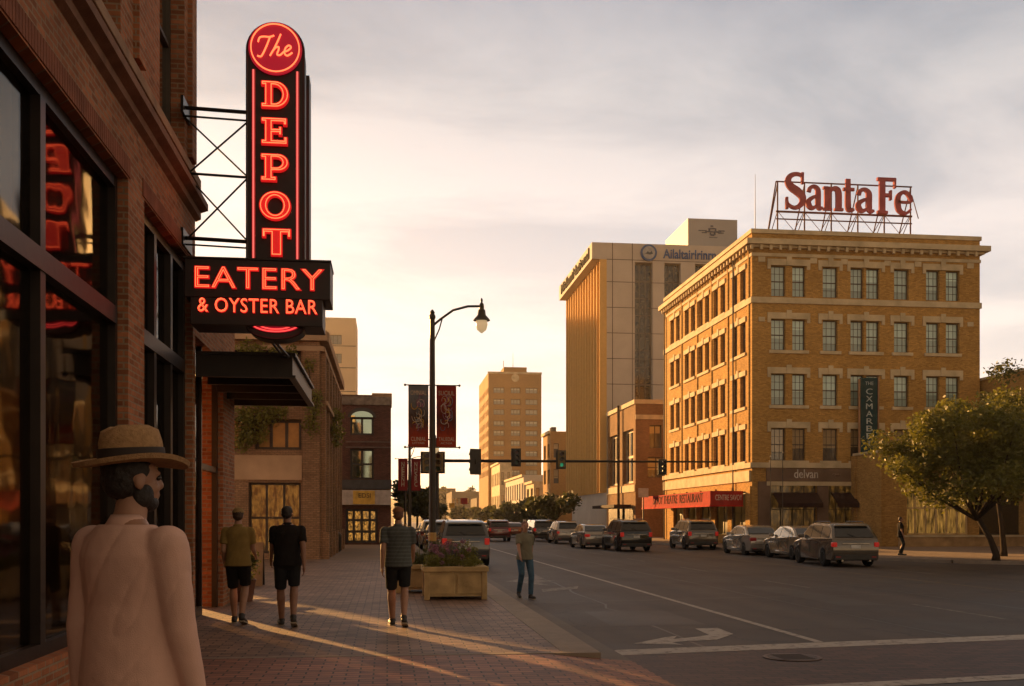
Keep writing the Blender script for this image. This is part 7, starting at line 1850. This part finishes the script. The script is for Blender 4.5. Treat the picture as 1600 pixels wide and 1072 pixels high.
        tag(o, 'small bag hanging from the hand of the person with the mustard top', 'bag')
    return t
m_linen = clothmat('pink_white_linen', (0.62, 0.40, 0.33), 0.06); m_must = clothmat('mustard_top', (0.22, 0.15, 0.05)); m_black = clothmat('black_cotton', (0.014, 0.012, 0.012)); m_navy = clothmat('dark_shorts', (0.02, 0.022, 0.025))
m_teal = clothmat('grey_teal_tee', (0.075, 0.085, 0.085), stripes=(0.055, (0.11, 0.12, 0.12))); m_jean = clothmat('blue_denim', (0.05, 0.10, 0.16), 0.25); m_sage = clothmat('sage_top', (0.17, 0.16, 0.12)); m_khaki = clothmat('khaki_trousers', (0.16, 0.11, 0.07))
m_hairb = mat('brown_hair', (0.045, 0.022, 0.012), 0.6, bump=0.6, bscale=60, obj=True); m_hairr = mat('auburn_hair', (0.13, 0.05, 0.022), 0.6, bump=0.6, bscale=60, obj=True); m_hairk = mat('black_hair', (0.015, 0.01, 0.008), 0.6, bump=0.6, bscale=60, obj=True)
dM = 3.9
pm_ = Vector((dM * SA + (203 - 800) / FPX * dM * CA, dM * CA - (203 - 800) / FPX * dM * SA, 0))
person('man in pale pink shirt and straw hat with dark band walking past close by', pm_.x, pm_.y, math.pi - 0.6, 1.87, shirt=m_linen, bottoms=m_khaki, long_legs=True, long_sleeve=True, hair=m_hairk, hat='fedora', stride=0.22, arm=(0.12, -0.08), voxel=0.008, build=1.0, elbow=0.12, head_turn=-0.35, beard=m_hairk)
p = G(372, 975); person('person in mustard top, black shorts and cap walking by the porch', p.x, p.y, math.pi, 1.77, shirt=m_must, bottoms=m_black, hair=m_hairb, hat=clothmat('cap_tan', (0.25, 0.17, 0.08)), stride=0.20, arm=(0.25, -0.15), skin=m_skin, elbow=0.9)
p = G(449, 979); person('man in black t-shirt and dark shorts walking away on the pavers', p.x, p.y, math.pi + 0.1, 1.80, shirt=m_black, bottoms=m_navy, hair=m_hairk, stride=0.24, arm=(-0.45, 0.45), skin=m_skind, build=1.06, head_turn=-0.3)
p = G(622, 979); person('person in grey teal t-shirt, dark shorts and cap walking away mid pavement', p.x, p.y, math.pi, 1.78, shirt=m_teal, bottoms=m_navy, hair=m_hairr, hat=clothmat('cap_rust', (0.20, 0.09, 0.05)), stride=0.22, arm=(0.45, -0.35), skin=m_skin, build=1.04, elbow=0.5)
p = G(820, 935, RZ); person('woman in sage top and blue jeans walking on the asphalt by the kerb', p.x, p.y, 0.15, 1.68, shirt=m_sage, bottoms=m_jean, long_legs=True, hair=m_hairr, hairstyle='long', stride=0.18, arm=(0.5, -0.4), female=True, z=RZ)
p = G(1407, 868); person('dark dressed person standing on the right pavement behind the big wagon', p.x, p.y, 1.2, 1.72, shirt=m_black, bottoms=m_navy, long_legs=True, hair=m_hairb, stride=0.05, arm=(0.1, -0.1), voxel=0.016)

# ================================================================== WARM EVENING HAZE
bm = BM(); box(bm, -1400, 1400, -200, 1900, -1.3, 75)
hm = bpy.data.materials.new('haze_air'); hm.use_nodes = True
hn, hl = hm.node_tree.nodes, hm.node_tree.links
hn.remove(hn['Principled BSDF'])
pv = hn.new('ShaderNodeVolumePrincipled'); pv.inputs['Color'].default_value = (1.0, 0.90, 0.76, 1); pv.inputs['Density'].default_value = 0.00025; pv.inputs['Anisotropy'].default_value = 0.55
hl.new(pv.outputs[0], hn['Material Output'].inputs['Volume'])
hz_o = newobj('haze', bm, hm); hz_o['kind'] = 'stuff'; hz_o['label'] = 'thin warm evening haze over the street'; hz_o['category'] = 'haze'
